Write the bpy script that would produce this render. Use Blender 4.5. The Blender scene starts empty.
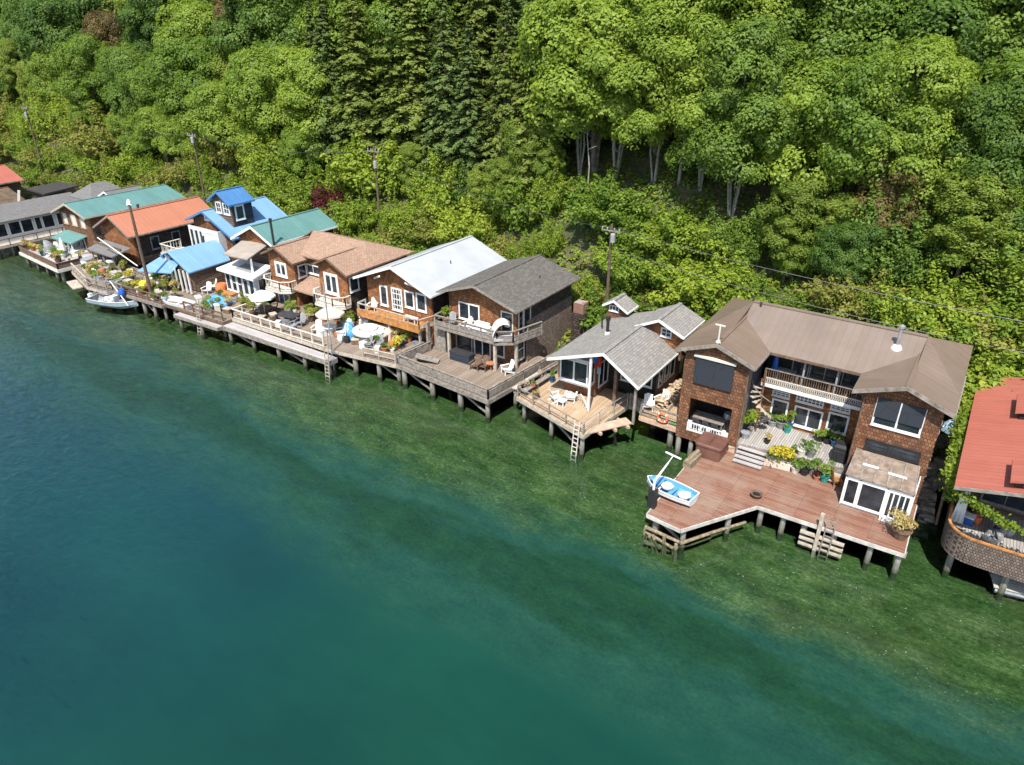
import bpy, math, random
import numpy as np
from mathutils import Vector, Matrix
random.seed(7)
RNG = np.random.default_rng(11)
SC = bpy.context.scene
COL = SC.collection
PI = math.pi

# ---------------------------------------------------------------- camera
CAM_H, PSI, TH, FPX = 26.0, math.radians(34.4), math.radians(27.3), 710.0
Fv = Vector((-math.sin(PSI)*math.cos(TH), math.cos(PSI)*math.cos(TH), -math.sin(TH)))
Rv = Vector((math.cos(PSI), math.sin(PSI), 0.0))
Uv = Rv.cross(Fv)
cam_d = bpy.data.cameras.new('camera'); cam = bpy.data.objects.new('camera', cam_d); COL.objects.link(cam)
cam.location = (0, 0, CAM_H)
cam.rotation_euler = Matrix((Rv, Uv, -Fv)).transposed().to_euler()
cam_d.sensor_width = 36.0; cam_d.lens = FPX/1024*36.0; cam_d.clip_start = 0.5; cam_d.clip_end = 3000
SC.camera = cam

def ray(px, py): return Fv*FPX + Rv*(px-512) - Uv*(py-382.5)
def G(px, py, z):                      # survey point on a level z
    d = ray(px, py); t = (z-CAM_H)/d.z
    return Vector((d.x*t, d.y*t, z))
def GY(px, py, Y):                     # survey point on a facade plane
    d = ray(px, py); t = Y/d.y
    return Vector((d.x*t, Y, CAM_H+d.z*t))

# ---------------------------------------------------------------- naming helpers
ABS = {}
def thing(name, label, cat, loc=(0,0,0), rz=0.0, group=None):
    o = bpy.data.objects.new(name, None); COL.objects.link(o)
    o.empty_display_size = 0.3
    o.location = loc; o.rotation_euler = (0,0,rz)
    o['label'] = label; o['category'] = cat
    if group: o['group'] = group
    ABS[o.name] = Vector(loc)
    return o
def tag(o, label, cat, group=None):
    o['label'] = label; o['category'] = cat
    if group: o['group'] = group
    return o
def struct(o, kind='structure'):
    o['kind'] = kind; return o
def rootloc(p):
    while p.parent: p = p.parent
    return ABS.get(p.name, p.location.copy())

class MB:
    def __init__(s): s.v=[]; s.f=[]
    def quad(s, a, b, c, d):
        n=len(s.v); s.v += [tuple(a),tuple(b),tuple(c),tuple(d)]; s.f.append((n,n+1,n+2,n+3)); return s
    def poly(s, pts):
        n=len(s.v); s.v += [tuple(p) for p in pts]; s.f.append(tuple(range(n,n+len(pts)))); return s
    def box(s, x0,x1,y0,y1,z0,z1):
        n=len(s.v)
        s.v += [(x0,y0,z0),(x1,y0,z0),(x1,y1,z0),(x0,y1,z0),(x0,y0,z1),(x1,y0,z1),(x1,y1,z1),(x0,y1,z1)]
        s.f += [tuple(n+i for i in q) for q in ((0,3,2,1),(4,5,6,7),(0,1,5,4),(1,2,6,5),(2,3,7,6),(3,0,4,7))]
        return s
    def hull8(s, lo, hi):               # lo, hi: 4 points each, same winding (ccw from above)
        n=len(s.v); s.v += [tuple(p) for p in lo]+[tuple(p) for p in hi]
        s.f += [tuple(n+i for i in q) for q in ((0,3,2,1),(4,5,6,7),(0,1,5,4),(1,2,6,5),(2,3,7,6),(3,0,4,7))]
        return s
    def prism(s, pts, z0, z1):          # pts ccw 2D
        n=len(s.v); k=len(pts)
        s.v += [(p[0],p[1],z0) for p in pts]+[(p[0],p[1],z1) for p in pts]
        s.f.append(tuple(n+i for i in range(k))[::-1]); s.f.append(tuple(n+k+i for i in range(k)))
        for i in range(k):
            j=(i+1)%k; s.f.append((n+i,n+j,n+k+j,n+k+i))
        return s
    def bar(s, a, b, w, h=None, up=(0,0,1)):    # square bar from a to b
        a=Vector(a); b=Vector(b); h = w if h is None else h
        d=(b-a)
        if d.length<1e-6: return s
        d.normalize(); u=Vector(up)
        if abs(d.dot(u))>0.98: u=Vector((0,1,0))
        x=d.cross(u).normalized(); y=x.cross(d).normalized()
        q=[]
        for p in (a,b):
            q.append([p-x*w/2-y*h/2, p+x*w/2-y*h/2, p+x*w/2+y*h/2, p-x*w/2+y*h/2])
        return s.hull8(q[0][::-1], q[1][::-1]) if False else s._ring(q)
    def _ring(s, q):
        n=len(s.v); k=len(q[0])
        for r in q: s.v += [tuple(p) for p in r]
        s.f.append(tuple(n+i for i in range(k))[::-1])
        for j in range(len(q)-1):
            for i in range(k):
                i2=(i+1)%k; s.f.append((n+j*k+i, n+j*k+i2, n+(j+1)*k+i2, n+(j+1)*k+i))
        m=n+(len(q)-1)*k
        s.f.append(tuple(m+i for i in range(k)))
        return s
    def tube(s, pts, rad, n=8):
        pts=[Vector(p) for p in pts]
        if not hasattr(rad,'__len__'): rad=[rad]*len(pts)
        rings=[]
        for i,p in enumerate(pts):
            d=(pts[min(i+1,len(pts)-1)]-pts[max(i-1,0)]).normalized()
            u=Vector((0,0,1)) if abs(d.z)<0.9 else Vector((0,1,0))
            x=d.cross(u).normalized(); y=x.cross(d)
            rings.append([p+(x*math.cos(2*PI*k/n)-y*math.sin(2*PI*k/n))*rad[i] for k in range(n)][::-1])
        return s._ring(rings)
    def lathe(s, prof, c=(0,0,0), n=14):
        rings=[[(c[0]+r*math.cos(2*PI*k/n), c[1]+r*math.sin(2*PI*k/n), c[2]+z) for k in range(n)] for r,z in prof]
        return s._ring(rings)
    def slab(s, q, th):                 # q: 4 top corners; thickness straight down
        lo=[Vector(p)-Vector((0,0,th)) for p in q]
        a=(Vector(q[1])-Vector(q[0])).cross(Vector(q[2])-Vector(q[0]))
        if a.z<0: q=q[::-1]; lo=lo[::-1]
        n=len(s.v); k=len(q)
        s.v += [tuple(p) for p in lo]+[tuple(p) for p in q]
        s.f.append(tuple(n+i for i in range(k))[::-1]); s.f.append(tuple(n+k+i for i in range(k)))
        for i in range(k):
            j=(i+1)%k; s.f.append((n+i,n+j,n+k+j,n+k+i))
        return s
    def build(s, name, mat, parent=None, world=True, smooth=False):
        me=bpy.data.meshes.new(name)
        v=s.v
        if parent is not None and world:
            o0=rootloc(parent); v=[(p[0]-o0.x,p[1]-o0.y,p[2]-o0.z) for p in v]
        me.from_pydata(v,[],s.f); me.materials.append(mat)
        if smooth: me.polygons.foreach_set('use_smooth',[True]*len(me.polygons))
        me.update()
        o=bpy.data.objects.new(name,me); COL.objects.link(o)
        if parent is not None: o.parent=parent
        return o

def np_mesh(name, V, nq, mat):
    """V: (4*nq,3) array of separate quads"""
    me=bpy.data.meshes.new(name)
    me.vertices.add(len(V)); me.vertices.foreach_set('co', V.astype(np.float32).ravel())
    me.loops.add(4*nq); me.loops.foreach_set('vertex_index', np.arange(4*nq,dtype=np.int32))
    me.polygons.add(nq); me.polygons.foreach_set('loop_start', np.arange(0,4*nq,4,dtype=np.int32))
    me.materials.append(mat); me.update(calc_edges=True)
    return me

def copy_tree(o, parent=None):
    c=o.copy(); COL.objects.link(c); c.parent=parent
    for ch in list(o.children): copy_tree(ch, c)
    return c
def place_copy(proto, loc, rz, label, group=None, scale=None):
    c=copy_tree(proto); c.location=loc; c.rotation_euler=(0,0,rz); c['label']=label
    if group: c['group']=group
    if scale is not None: c.scale=scale if hasattr(scale,'__len__') else (scale,)*3
    return c
class Kind:
    """first use moves the prototype itself, later uses copy it"""
    def __init__(s, maker): s.maker=maker; s.p=None; s.used=False
    def put(s, loc, rz, label, group=None, scale=None):
        if s.p is None: s.p=s.maker()
        if not s.used:
            s.used=True; o=s.p
            o.location=loc; o.rotation_euler=(0,0,rz); o['label']=label
            if group: o['group']=group
            if scale is not None: o.scale=scale if hasattr(scale,'__len__') else (scale,)*3
            return o
        return place_copy(s.p, loc, rz, label, group, (1,1,1) if scale is None else scale)

# ---------------------------------------------------------------- materials
def nt_new(name):
    m=bpy.data.materials.new(name); m.use_nodes=True
    nt=m.node_tree
    for n in list(nt.nodes): nt.nodes.remove(n)
    out=nt.nodes.new('ShaderNodeOutputMaterial')
    return m, nt, out
def N(nt, t, **kw):
    n=nt.nodes.new(t)
    for k,v in kw.items():
        if k.startswith('i_'):
            key=k[2:]
            n.inputs[int(key) if key.isdigit() else key.replace('_',' ')].default_value=v
        else: setattr(n,k,v)
    return n
def LK(nt, a, b): nt.links.new(a,b)
def c4(c): return (c[0],c[1],c[2],1.0)
def mixc(nt, a, b, fac, mode='MIX'):
    n=N(nt,'ShaderNodeMix',data_type='RGBA',blend_type=mode)
    for sock,val in ((0,fac),(6,a),(7,b)):
        if hasattr(val,'is_linked') or hasattr(val,'links'): LK(nt,val,n.inputs[sock])
        else: n.inputs[sock].default_value = val if sock==0 else c4(val)
    return n.outputs[2]
def math_(nt, op, a, b=None, c=None):
    n=N(nt,'ShaderNodeMath',operation=op)
    for i,v in enumerate((a,b,c)):
        if v is None: continue
        if hasattr(v,'links'): LK(nt,v,n.inputs[i])
        else: n.inputs[i].default_value=v
    return n.outputs[0]
def ramp(nt, fac, stops):
    r=N(nt,'ShaderNodeValToRGB'); e=r.color_ramp.elements
    while len(e)<len(stops): e.new(0.5)
    for k,(p,c) in enumerate(stops):
        e[k].position=p; e[k].color=c4(c) if hasattr(c,'__len__') else (c,c,c,1)
    LK(nt,fac,r.inputs[0]); return r.outputs[0]
def noise(nt, vec, scale, detail=4, rough=0.55, out=0, dist=0.0):
    n=N(nt,'ShaderNodeTexNoise'); n.inputs['Scale'].default_value=scale; n.inputs['Detail'].default_value=detail
    n.inputs['Roughness'].default_value=rough; n.inputs['Distortion'].default_value=dist
    if vec is not None: LK(nt,vec,n.inputs['Vector'])
    return n.outputs[out]
def objco(nt): return N(nt,'ShaderNodeTexCoord').outputs['Object']
def scaled(nt, vec, s):
    n=N(nt,'ShaderNodeVectorMath',operation='MULTIPLY'); LK(nt,vec,n.inputs[0]); n.inputs[1].default_value=s
    return n.outputs[0]

KB=0.88
def sc_(c): return tuple(k*KB for k in c)
def plain(name, col, rough=0.6, var=0.12, nscale=3.0, metallic=0.0, spec=0.4, bump=0.0, dirt=None):
    col=sc_(col)
    m,nt,out=nt_new(name); co=objco(nt)
    b=N(nt,'ShaderNodeBsdfPrincipled'); b.inputs['Roughness'].default_value=rough; b.inputs['Metallic'].default_value=metallic
    b.inputs['Specular IOR Level'].default_value=spec
    n1=noise(nt,co,nscale,5)
    dark=tuple(c*(1-2.2*var) for c in col); lite=tuple(min(1,c*(1+1.5*var)) for c in col)
    c=ramp(nt,n1,[(0.3,dark),(0.7,lite)])
    if dirt:
        n2=noise(nt,co,0.9,6,0.65)
        f=ramp(nt,n2,[(0.52,0.0),(0.7,0.55)])
        c=mixc(nt,c,dirt,f)
    LK(nt,c,b.inputs['Base Color'])
    if bump:
        bp=N(nt,'ShaderNodeBump'); bp.inputs['Strength'].default_value=bump; bp.inputs['Distance'].default_value=0.03
        LK(nt,noise(nt,co,nscale*6,4),bp.inputs['Height']); LK(nt,bp.outputs[0],b.inputs['Normal'])
    LK(nt,b.outputs[0],out.inputs[0]); return m

def coursed(name, c1, c2, mortar, w, h, mode, rough=0.8, stain=None, stain_amt=0.5, msize=0.02, bumpd=0.03, off=0.5, third=None, bias=0.0, spec=0.25):
    """shingles, planks, clapboards: brick texture in metres. mode: wall / roofx / roofy / plankx / planky"""
    c1=sc_(c1); c2=sc_(c2); third=sc_(third) if third else None
    m,nt,out=nt_new(name); co=objco(nt)
    sp=N(nt,'ShaderNodeSeparateXYZ'); LK(nt,co,sp.inputs[0]); X,Y,Z=sp.outputs
    cb=N(nt,'ShaderNodeCombineXYZ')
    if mode=='wall':
        LK(nt,math_(nt,'ADD',X,Y),cb.inputs[0]); LK(nt,Z,cb.inputs[1])
    elif mode=='wallv':
        LK(nt,Z,cb.inputs[0]); LK(nt,math_(nt,'ADD',X,Y),cb.inputs[1])
    elif mode in('roofx','planky'):
        LK(nt,Y,cb.inputs[0]); LK(nt,X,cb.inputs[1])
    else:
        LK(nt,X,cb.inputs[0]); LK(nt,Y,cb.inputs[1])
    # wobble so that rows are not ruled
    wob=noise(nt,co,1.3,2,0.5,out=1)
    va=N(nt,'ShaderNodeVectorMath',operation='MULTIPLY_ADD'); LK(nt,wob,va.inputs[0]); va.inputs[1].default_value=(h*0.5,h*0.5,0); LK(nt,cb.outputs[0],va.inputs[2])
    br=N(nt,'ShaderNodeTexBrick'); LK(nt,va.outputs[0],br.inputs['Vector'])
    br.offset=off; br.offset_frequency=2; br.squash=1.0
    br.inputs['Color1'].default_value=(0,0,0,1); br.inputs['Color2'].default_value=(1,1,1,1); br.inputs['Mortar'].default_value=(0.5,0.5,0.5,1)
    br.inputs['Scale'].default_value=1.0; br.inputs['Mortar Size'].default_value=msize; br.inputs['Mortar Smooth'].default_value=0.25
    br.inputs['Bias'].default_value=bias; br.inputs['Brick Width'].default_value=w; br.inputs['Row Height'].default_value=h
    stops=[(0.0,c1),(1.0,c2)] if third is None else [(0.0,c1),(0.5,c2),(1.0,third)]
    tone=math_(nt,'ADD',math_(nt,'MULTIPLY',br.outputs['Color'],0.6),math_(nt,'MULTIPLY',noise(nt,co,5.0,6,0.75),0.4))
    c=ramp(nt,tone,stops)
    if stain:
        f=ramp(nt,noise(nt,co,0.55,6,0.65),[(0.42,0.0),(0.72,stain_amt)])
        c=mixc(nt,c,stain,f)
    c=mixc(nt,c,mortar,br.outputs['Fac'])
    b=N(nt,'ShaderNodeBsdfPrincipled'); b.inputs['Roughness'].default_value=rough; b.inputs['Specular IOR Level'].default_value=spec
    LK(nt,c,b.inputs['Base Color'])
    hgt=math_(nt,'ADD',math_(nt,'SUBTRACT',1.0,br.outputs['Fac']),math_(nt,'MULTIPLY',br.outputs['Color'],0.8))
    bp=N(nt,'ShaderNodeBump'); bp.inputs['Strength'].default_value=0.8; bp.inputs['Distance'].default_value=bumpd
    LK(nt,hgt,bp.inputs['Height']); LK(nt,bp.outputs[0],b.inputs['Normal'])
    LK(nt,b.outputs[0],out.inputs[0]); return m

def metal_roof(name, col, mode, pitch=0.42, rough=0.45, fade=0.12, stain=(0.2,0.15,0.1)):
    m,nt,out=nt_new(name); co=objco(nt)
    col=sc_(col)
    sp=N(nt,'ShaderNodeSeparateXYZ'); LK(nt,co,sp.inputs[0])
    u=sp.outputs[1] if mode=='x' else sp.outputs[0]        # seams run down the slope
    fr=math_(nt,'FRACT',math_(nt,'DIVIDE',u,pitch))
    seam=ramp(nt,fr,[(0.0,1.0),(0.09,1.0),(0.13,0.0)])
    pan=math_(nt,'FLOOR',math_(nt,'DIVIDE',u,pitch))
    wn=N(nt,'ShaderNodeTexWhiteNoise',noise_dimensions='1D'); LK(nt,pan,wn.inputs['W'])
    n1=noise(nt,co,0.6,6,0.6)
    t=math_(nt,'ADD',math_(nt,'MULTIPLY',wn.outputs[0],0.18),math_(nt,'MULTIPLY',n1,0.75))
    c=ramp(nt,t,[(0.2,tuple(k*(1-fade*1.6) for k in col)),(0.75,tuple(min(1,k*(1+fade)) for k in col))])
    st=noise(nt,scaled(nt,co,(0.35,2.2,1) if mode=='x' else (2.2,0.35,1)),1.0,7,0.75)
    f=ramp(nt,st,[(0.48,0.0),(0.72,0.6)])
    c=mixc(nt,c,stain,f)
    c=mixc(nt,c,tuple(k*0.72 for k in col),math_(nt,'MULTIPLY',seam,0.22))
    b=N(nt,'ShaderNodeBsdfPrincipled'); b.inputs['Roughness'].default_value=rough; b.inputs['Specular IOR Level'].default_value=0.35
    LK(nt,c,b.inputs['Base Color'])
    bp=N(nt,'ShaderNodeBump'); bp.inputs['Strength'].default_value=0.5; bp.inputs['Distance'].default_value=0.03
    LK(nt,seam,bp.inputs['Height']); LK(nt,bp.outputs[0],b.inputs['Normal'])
    LK(nt,b.outputs[0],out.inputs[0]); return m

def glass(name, col=(0.02,0.025,0.03)):
    m,nt,out=nt_new(name); co=objco(nt)
    b=N(nt,'ShaderNodeBsdfPrincipled'); b.inputs['Roughness'].default_value=0.04; b.inputs['IOR'].default_value=1.5
    c=ramp(nt,noise(nt,co,1.1,4),[(0.35,tuple(k*0.5 for k in col)),(0.7,tuple(k*2.0 for k in col)),(0.78,tuple(k*7 for k in col))])
    LK(nt,c,b.inputs['Base Color'])
    bp=N(nt,'ShaderNodeBump'); bp.inputs['Strength'].default_value=0.05; bp.inputs['Distance'].default_value=0.05
    LK(nt,noise(nt,co,1.1,1),bp.inputs['Height']); LK(nt,bp.outputs[0],b.inputs['Normal'])
    LK(nt,b.outputs[0],out.inputs[0]); return m

def leafmat(name, cols, dry=None, trans=0.42, rough=0.55):
    """cols: dark, mid, light; varies by tree, by clump and by leaf"""
    m,nt,out=nt_new(name)
    oi=N(nt,'ShaderNodeObjectInfo'); ge=N(nt,'ShaderNodeNewGeometry'); co=objco(nt)
    t=math_(nt,'ADD',math_(nt,'ADD',math_(nt,'MULTIPLY',noise(nt,co,0.45,2,0.5),0.4),math_(nt,'MULTIPLY',noise(nt,co,1.5,2,0.6),0.34)),
            math_(nt,'ADD',math_(nt,'MULTIPLY',ge.outputs['Random Per Island'],0.26),math_(nt,'MULTIPLY',oi.outputs['Random'],0.30)))
    c=ramp(nt,t,[(0.28,cols[0]),(0.55,cols[1]),(0.9,cols[2])])
    if dry:
        f=ramp(nt,noise(nt,co,0.9,3,0.6),[(0.6,0.0),(0.75,0.6)]); c=mixc(nt,c,dry,f)
    b=N(nt,'ShaderNodeBsdfPrincipled'); b.inputs['Roughness'].default_value=rough; b.inputs['Specular IOR Level'].default_value=0.3
    LK(nt,c,b.inputs['Base Color'])
    tr=N(nt,'ShaderNodeBsdfTranslucent')
    cy=mixc(nt,c,(0.75,0.9,0.15),0.35,'MULTIPLY')
    hs=N(nt,'ShaderNodeHueSaturation'); hs.inputs['Value'].default_value=1.5; LK(nt,c,hs.inputs['Color'])
    LK(nt,hs.outputs[0],tr.inputs[0])
    mx=N(nt,'ShaderNodeMixShader'); mx.inputs[0].default_value=trans
    LK(nt,b.outputs[0],mx.inputs[1]); LK(nt,tr.outputs[0],mx.inputs[2]); LK(nt,mx.outputs[0],out.inputs[0])
    return m

def piling_mat(name):
    m,nt,out=nt_new(name)
    ge=N(nt,'ShaderNodeNewGeometry'); sp=N(nt,'ShaderNodeSeparateXYZ'); LK(nt,ge.outputs['Position'],sp.inputs[0])
    n=noise(nt,ge.outputs['Position'],3.0,5,0.65)
    z=math_(nt,'ADD',sp.outputs[2],math_(nt,'MULTIPLY',math_(nt,'SUBTRACT',n,0.5),0.9))
    mr=N(nt,'ShaderNodeMapRange'); LK(nt,z,mr.inputs[0]); mr.inputs[1].default_value=0.3; mr.inputs[2].default_value=2.6
    c=ramp(nt,mr.outputs[0],[(0.0,(0.04,0.07,0.02)),(0.12,(0.05,0.06,0.025)),(0.2,(0.10,0.095,0.07)),(0.36,(0.2,0.19,0.16)),(0.55,(0.3,0.28,0.25)),(0.85,(0.2,0.17,0.14))])
    c=mixc(nt,c,(0.06,0.05,0.04),ramp(nt,noise(nt,scaled(nt,ge.outputs['Position'],(6,6,0.8)),1.5,4),[(0.5,0.0),(0.7,0.6)]))
    b=N(nt,'ShaderNodeBsdfPrincipled'); b.inputs['Roughness'].default_value=0.9
    LK(nt,c,b.inputs['Base Color']); LK(nt,b.outputs[0],out.inputs[0]); return m

M={}
M['shingle_red']=coursed('cedar_shingle_red',(0.13,0.048,0.02),(0.34,0.135,0.052),(0.10,0.04,0.018),0.17,0.2,'wall',third=(0.54,0.27,0.115),stain=(0.10,0.05,0.03),stain_amt=0.8,msize=0.012)
M['shingle_brown']=coursed('cedar_shingle_brown',(0.085,0.036,0.018),(0.23,0.10,0.048),(0.06,0.028,0.016),0.17,0.2,'wall',third=(0.42,0.21,0.105),stain=(0.08,0.05,0.035),stain_amt=0.85,msize=0.013)
M['shingle_grey']=coursed('weathered_shingle',(0.19,0.14,0.11),(0.34,0.26,0.205),(0.07,0.05,0.04),0.17,0.2,'wall',third=(0.54,0.44,0.36),stain=(0.10,0.07,0.05),stain_amt=0.6,msize=0.024)
M['shingle_mid']=coursed('small_brown_grey_shingle',(0.10,0.075,0.06),(0.19,0.145,0.12),(0.04,0.03,0.025),0.13,0.15,'wall',third=(0.29,0.23,0.19),stain=(0.09,0.07,0.055),stain_amt=0.7,msize=0.014)
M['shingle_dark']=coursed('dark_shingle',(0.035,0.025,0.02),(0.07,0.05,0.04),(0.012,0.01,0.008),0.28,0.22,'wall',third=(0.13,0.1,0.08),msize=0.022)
M['siding_navy']=coursed('navy_siding',(0.03,0.04,0.055),(0.045,0.055,0.075),(0.012,0.015,0.02),3.0,0.18,'wall',msize=0.02)
M['siding_plank']=coursed('brown_plank_siding',(0.09,0.055,0.035),(0.17,0.11,0.075),(0.02,0.015,0.01),2.4,0.2,'wall',msize=0.02,third=(0.22,0.16,0.12))
M['siding_white']=coursed('white_siding',(0.62,0.62,0.6),(0.74,0.74,0.72),(0.35,0.35,0.35),3.0,0.2,'wall',msize=0.012)
M['roof_brownmetal_x']=metal_roof('brown_metal_roof_x',(0.20,0.145,0.11),'x')
M['roof_brownmetal_y']=metal_roof('brown_metal_roof_y',(0.215,0.168,0.137),'y')
M['roof_white']=plain('white_metal_roof',(0.43,0.445,0.465),0.4,0.05,0.6,dirt=(0.36,0.375,0.385))
M['roof_blue']=metal_roof('blue_metal_roof',(0.19,0.35,0.55),'x',0.45,0.42,0.1,(0.16,0.32,0.46))
M['roof_bluedeep']=metal_roof('deep_blue_metal_roof',(0.07,0.195,0.41),'x',0.45,0.42,0.1,(0.08,0.2,0.38))
M['roof_teal']=metal_roof('teal_metal_roof',(0.115,0.24,0.225),'x',0.5,0.45,0.12,(0.12,0.25,0.22))
M['roof_orange']=metal_roof('orange_metal_roof',(0.43,0.175,0.105),'x',0.5,0.5,0.08,(0.45,0.15,0.08))
M['roof_red']=metal_roof('red_metal_roof',(0.40,0.122,0.085),'x',0.35,0.5,0.1,(0.36,0.13,0.1))
def shroof(n,a,b,c,st,mode): return coursed(n,a,b,tuple(k*0.75 for k in a),0.3,0.15,mode,third=c,stain=st,stain_amt=0.45,msize=0.012,bumpd=0.015,rough=0.92)
for md in ('x','y'):
    M['roof_grey_'+md]=shroof('grey_shingle_roof_'+md,(0.19,0.18,0.165),(0.27,0.255,0.235),(0.36,0.34,0.31),(0.22,0.2,0.17),'roof'+md)
    M['roof_moss_'+md]=shroof('mossy_shingle_roof_'+md,(0.085,0.078,0.068),(0.135,0.125,0.11),(0.20,0.185,0.165),(0.10,0.095,0.07),'roof'+md)
    M['roof_tan_'+md]=shroof('tan_shingle_roof_'+md,(0.26,0.165,0.115),(0.36,0.235,0.165),(0.43,0.295,0.215),(0.25,0.15,0.1),'roof'+md)
    M['roof_slate_'+md]=shroof('dark_grey_roof_'+md,(0.13,0.125,0.12),(0.18,0.175,0.17),(0.23,0.22,0.215),(0.14,0.13,0.12),'roof'+md)
M['roof_dark']=plain('dark_felt_roof',(0.045,0.04,0.036),0.9,0.15,2.0)
M['roof_brownfelt']=plain('brown_mossy_roof',(0.12,0.085,0.055),0.95,0.2,1.5,dirt=(0.25,0.13,0.05))
M['roof_tanfelt']=plain('tan_canvas_roof',(0.36,0.31,0.255),0.9,0.08,1.2)
M['deck_red']=coursed('red_deck_planks',(0.17,0.078,0.05),(0.255,0.122,0.08),(0.05,0.025,0.018),3.6,0.14,'plankx',third=(0.345,0.19,0.132),stain=(0.31,0.24,0.18),stain_amt=0.75,msize=0.012,bumpd=0.01)
M['deck_grey']=coursed('grey_deck_planks',(0.27,0.25,0.23),(0.38,0.36,0.335),(0.09,0.08,0.07),3.0,0.14,'planky',third=(0.48,0.46,0.43),stain=(0.36,0.28,0.24),stain_amt=0.4,msize=0.012,bumpd=0.01)
M['deck_tan']=coursed('tan_deck_planks',(0.36,0.24,0.14),(0.5,0.36,0.23),(0.12,0.08,0.05),3.2,0.14,'planky',third=(0.6,0.46,0.32),stain=(0.3,0.2,0.13),stain_amt=0.5,msize=0.012,bumpd=0.01)
M['deck_old']=coursed('weathered_deck_planks',(0.20,0.15,0.11),(0.29,0.225,0.17),(0.05,0.04,0.03),3.2,0.16,'planky',third=(0.38,0.31,0.25),stain=(0.15,0.11,0.08),stain_amt=0.5,msize=0.016,bumpd=0.012)
M['deck_walk']=coursed('pale_walkway_planks',(0.36,0.33,0.31),(0.46,0.43,0.41),(0.13,0.12,0.11),2.6,0.15,'plankx',third=(0.55,0.52,0.5),stain=(0.3,0.26,0.24),stain_amt=0.5,msize=0.012,bumpd=0.01)
M['wood_grey']=plain('weathered_timber',(0.27,0.235,0.2),0.85,0.22,4.0,dirt=(0.12,0.1,0.08))
M['wood_pale']=plain('pale_timber',(0.46,0.4,0.32),0.8,0.16,4.0,dirt=(0.25,0.2,0.15))
M['wood_brown']=plain('brown_timber',(0.16,0.1,0.065),0.8,0.2,4.0)
M['wood_orange']=plain('varnished_orange_timber',(0.45,0.2,0.06),0.5,0.2,3.0)
M['wood_pink']=plain('fresh_plank_timber',(0.55,0.37,0.27),0.75,0.12,3.0)
M['log']=plain('mossy_log',(0.28,0.22,0.14),0.95,0.25,5.0,dirt=(0.1,0.1,0.04),bump=0.6)
M['pile']=piling_mat('tide_stained_piling')
M['pole']=plain('creosote_pole',(0.12,0.085,0.06),0.9,0.2,5.0)
M['white']=plain('white_paint',(0.78,0.78,0.76),0.55,0.04,2.0,dirt=(0.6,0.58,0.53))
M['white_worn']=plain('worn_white_paint',(0.56,0.53,0.48),0.7,0.14,3.0,dirt=(0.3,0.22,0.17))
M['offwhite']=plain('cream_paint',(0.66,0.62,0.53),0.6,0.05,2.0)
M['white_cloth']=plain('white_canvas',(0.8,0.79,0.76),0.9,0.04,1.5)
M['beige_cloth']=plain('beige_canvas',(0.66,0.52,0.43),0.9,0.05,1.5)
M['glass']=glass('window_glass')
M['glass_blue']=glass('window_glass_blue',(0.03,0.05,0.08))
M['screen']=coursed('dark_sun_screen',(0.03,0.035,0.045),(0.036,0.042,0.055),(0.022,0.026,0.034),1.2,3.0,'wall',msize=0.012,rough=0.7)
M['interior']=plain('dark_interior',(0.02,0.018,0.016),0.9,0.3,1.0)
M['black']=plain('black_plastic',(0.02,0.02,0.022),0.5,0.1)
M['dkgrey']=plain('dark_grey_metal',(0.06,0.06,0.065),0.45,0.15,metallic=0.3)
M['steel']=plain('galvanised_steel',(0.45,0.46,0.47),0.4,0.1,metallic=0.6)
M['grey_pl']=plain('grey_plastic',(0.3,0.31,0.32),0.5,0.1)
M['blue_pl']=plain('bright_blue_plastic',(0.03,0.13,0.5),0.4,0.1)
M['blue_tarp']=plain('blue_tarp',(0.09,0.32,0.68),0.5,0.15,3.0,bump=0.4)
M['boat_blue']=plain('pale_blue_gelcoat',(0.11,0.33,0.56),0.35,0.08,2.0)
M['boat_white']=plain('white_gelcoat',(0.74,0.76,0.77),0.3,0.05,2.0)
M['boat_grey']=plain('grey_blue_hull',(0.34,0.42,0.47),0.35,0.1,2.0)
M['brown_vinyl']=plain('brown_vinyl_cover',(0.16,0.075,0.055),0.5,0.12,1.5)
M['red_pl']=plain('red_plastic',(0.5,0.05,0.03),0.45,0.1)
M['orange_pl']=plain('orange_plastic',(0.75,0.2,0.07),0.5,0.08)
M['yellow_pl']=plain('yellow_plastic',(0.8,0.72,0.04),0.5,0.08)
M['teal_pot']=plain('teal_glaze',(0.03,0.3,0.25),0.25,0.15)
M['navy_pot']=plain('blue_glaze',(0.02,0.09,0.2),0.25,0.15)
M['grey_pot']=plain('grey_ceramic',(0.22,0.22,0.21),0.6,0.15)
M['terracotta']=plain('terracotta',(0.42,0.17,0.085),0.85,0.12)
M['brick']=coursed('chimney_brick',(0.22,0.09,0.055),(0.34,0.15,0.095),(0.28,0.25,0.22),0.22,0.075,'wall',msize=0.01)
M['polycarb']=plain('dirty_clear_roofing',(0.26,0.2,0.155),0.35,0.18,2.5,dirt=(0.4,0.34,0.28))
M['cushion']=plain('grey_cushion',(0.42,0.41,0.41),0.9,0.08)
M['skyblue_cushion']=plain('pale_blue_cushion',(0.3,0.46,0.58),0.9,0.08)
M['firewood']=plain('cut_firewood',(0.5,0.38,0.25),0.9,0.25,5.0)
M['stone']=plain('grey_stone',(0.3,0.28,0.25),0.9,0.25,2.5,bump=0.5)
M['bark']=plain('grey_bark',(0.2,0.175,0.14),0.95,0.3,3.0,bump=0.5)
M['bark_pale']=plain('pale_bark',(0.32,0.3,0.26),0.9,0.25,2.5,dirt=(0.18,0.18,0.13))
M['bark_dark']=plain('dark_bark',(0.07,0.05,0.038),0.95,0.3,3.0)
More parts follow.
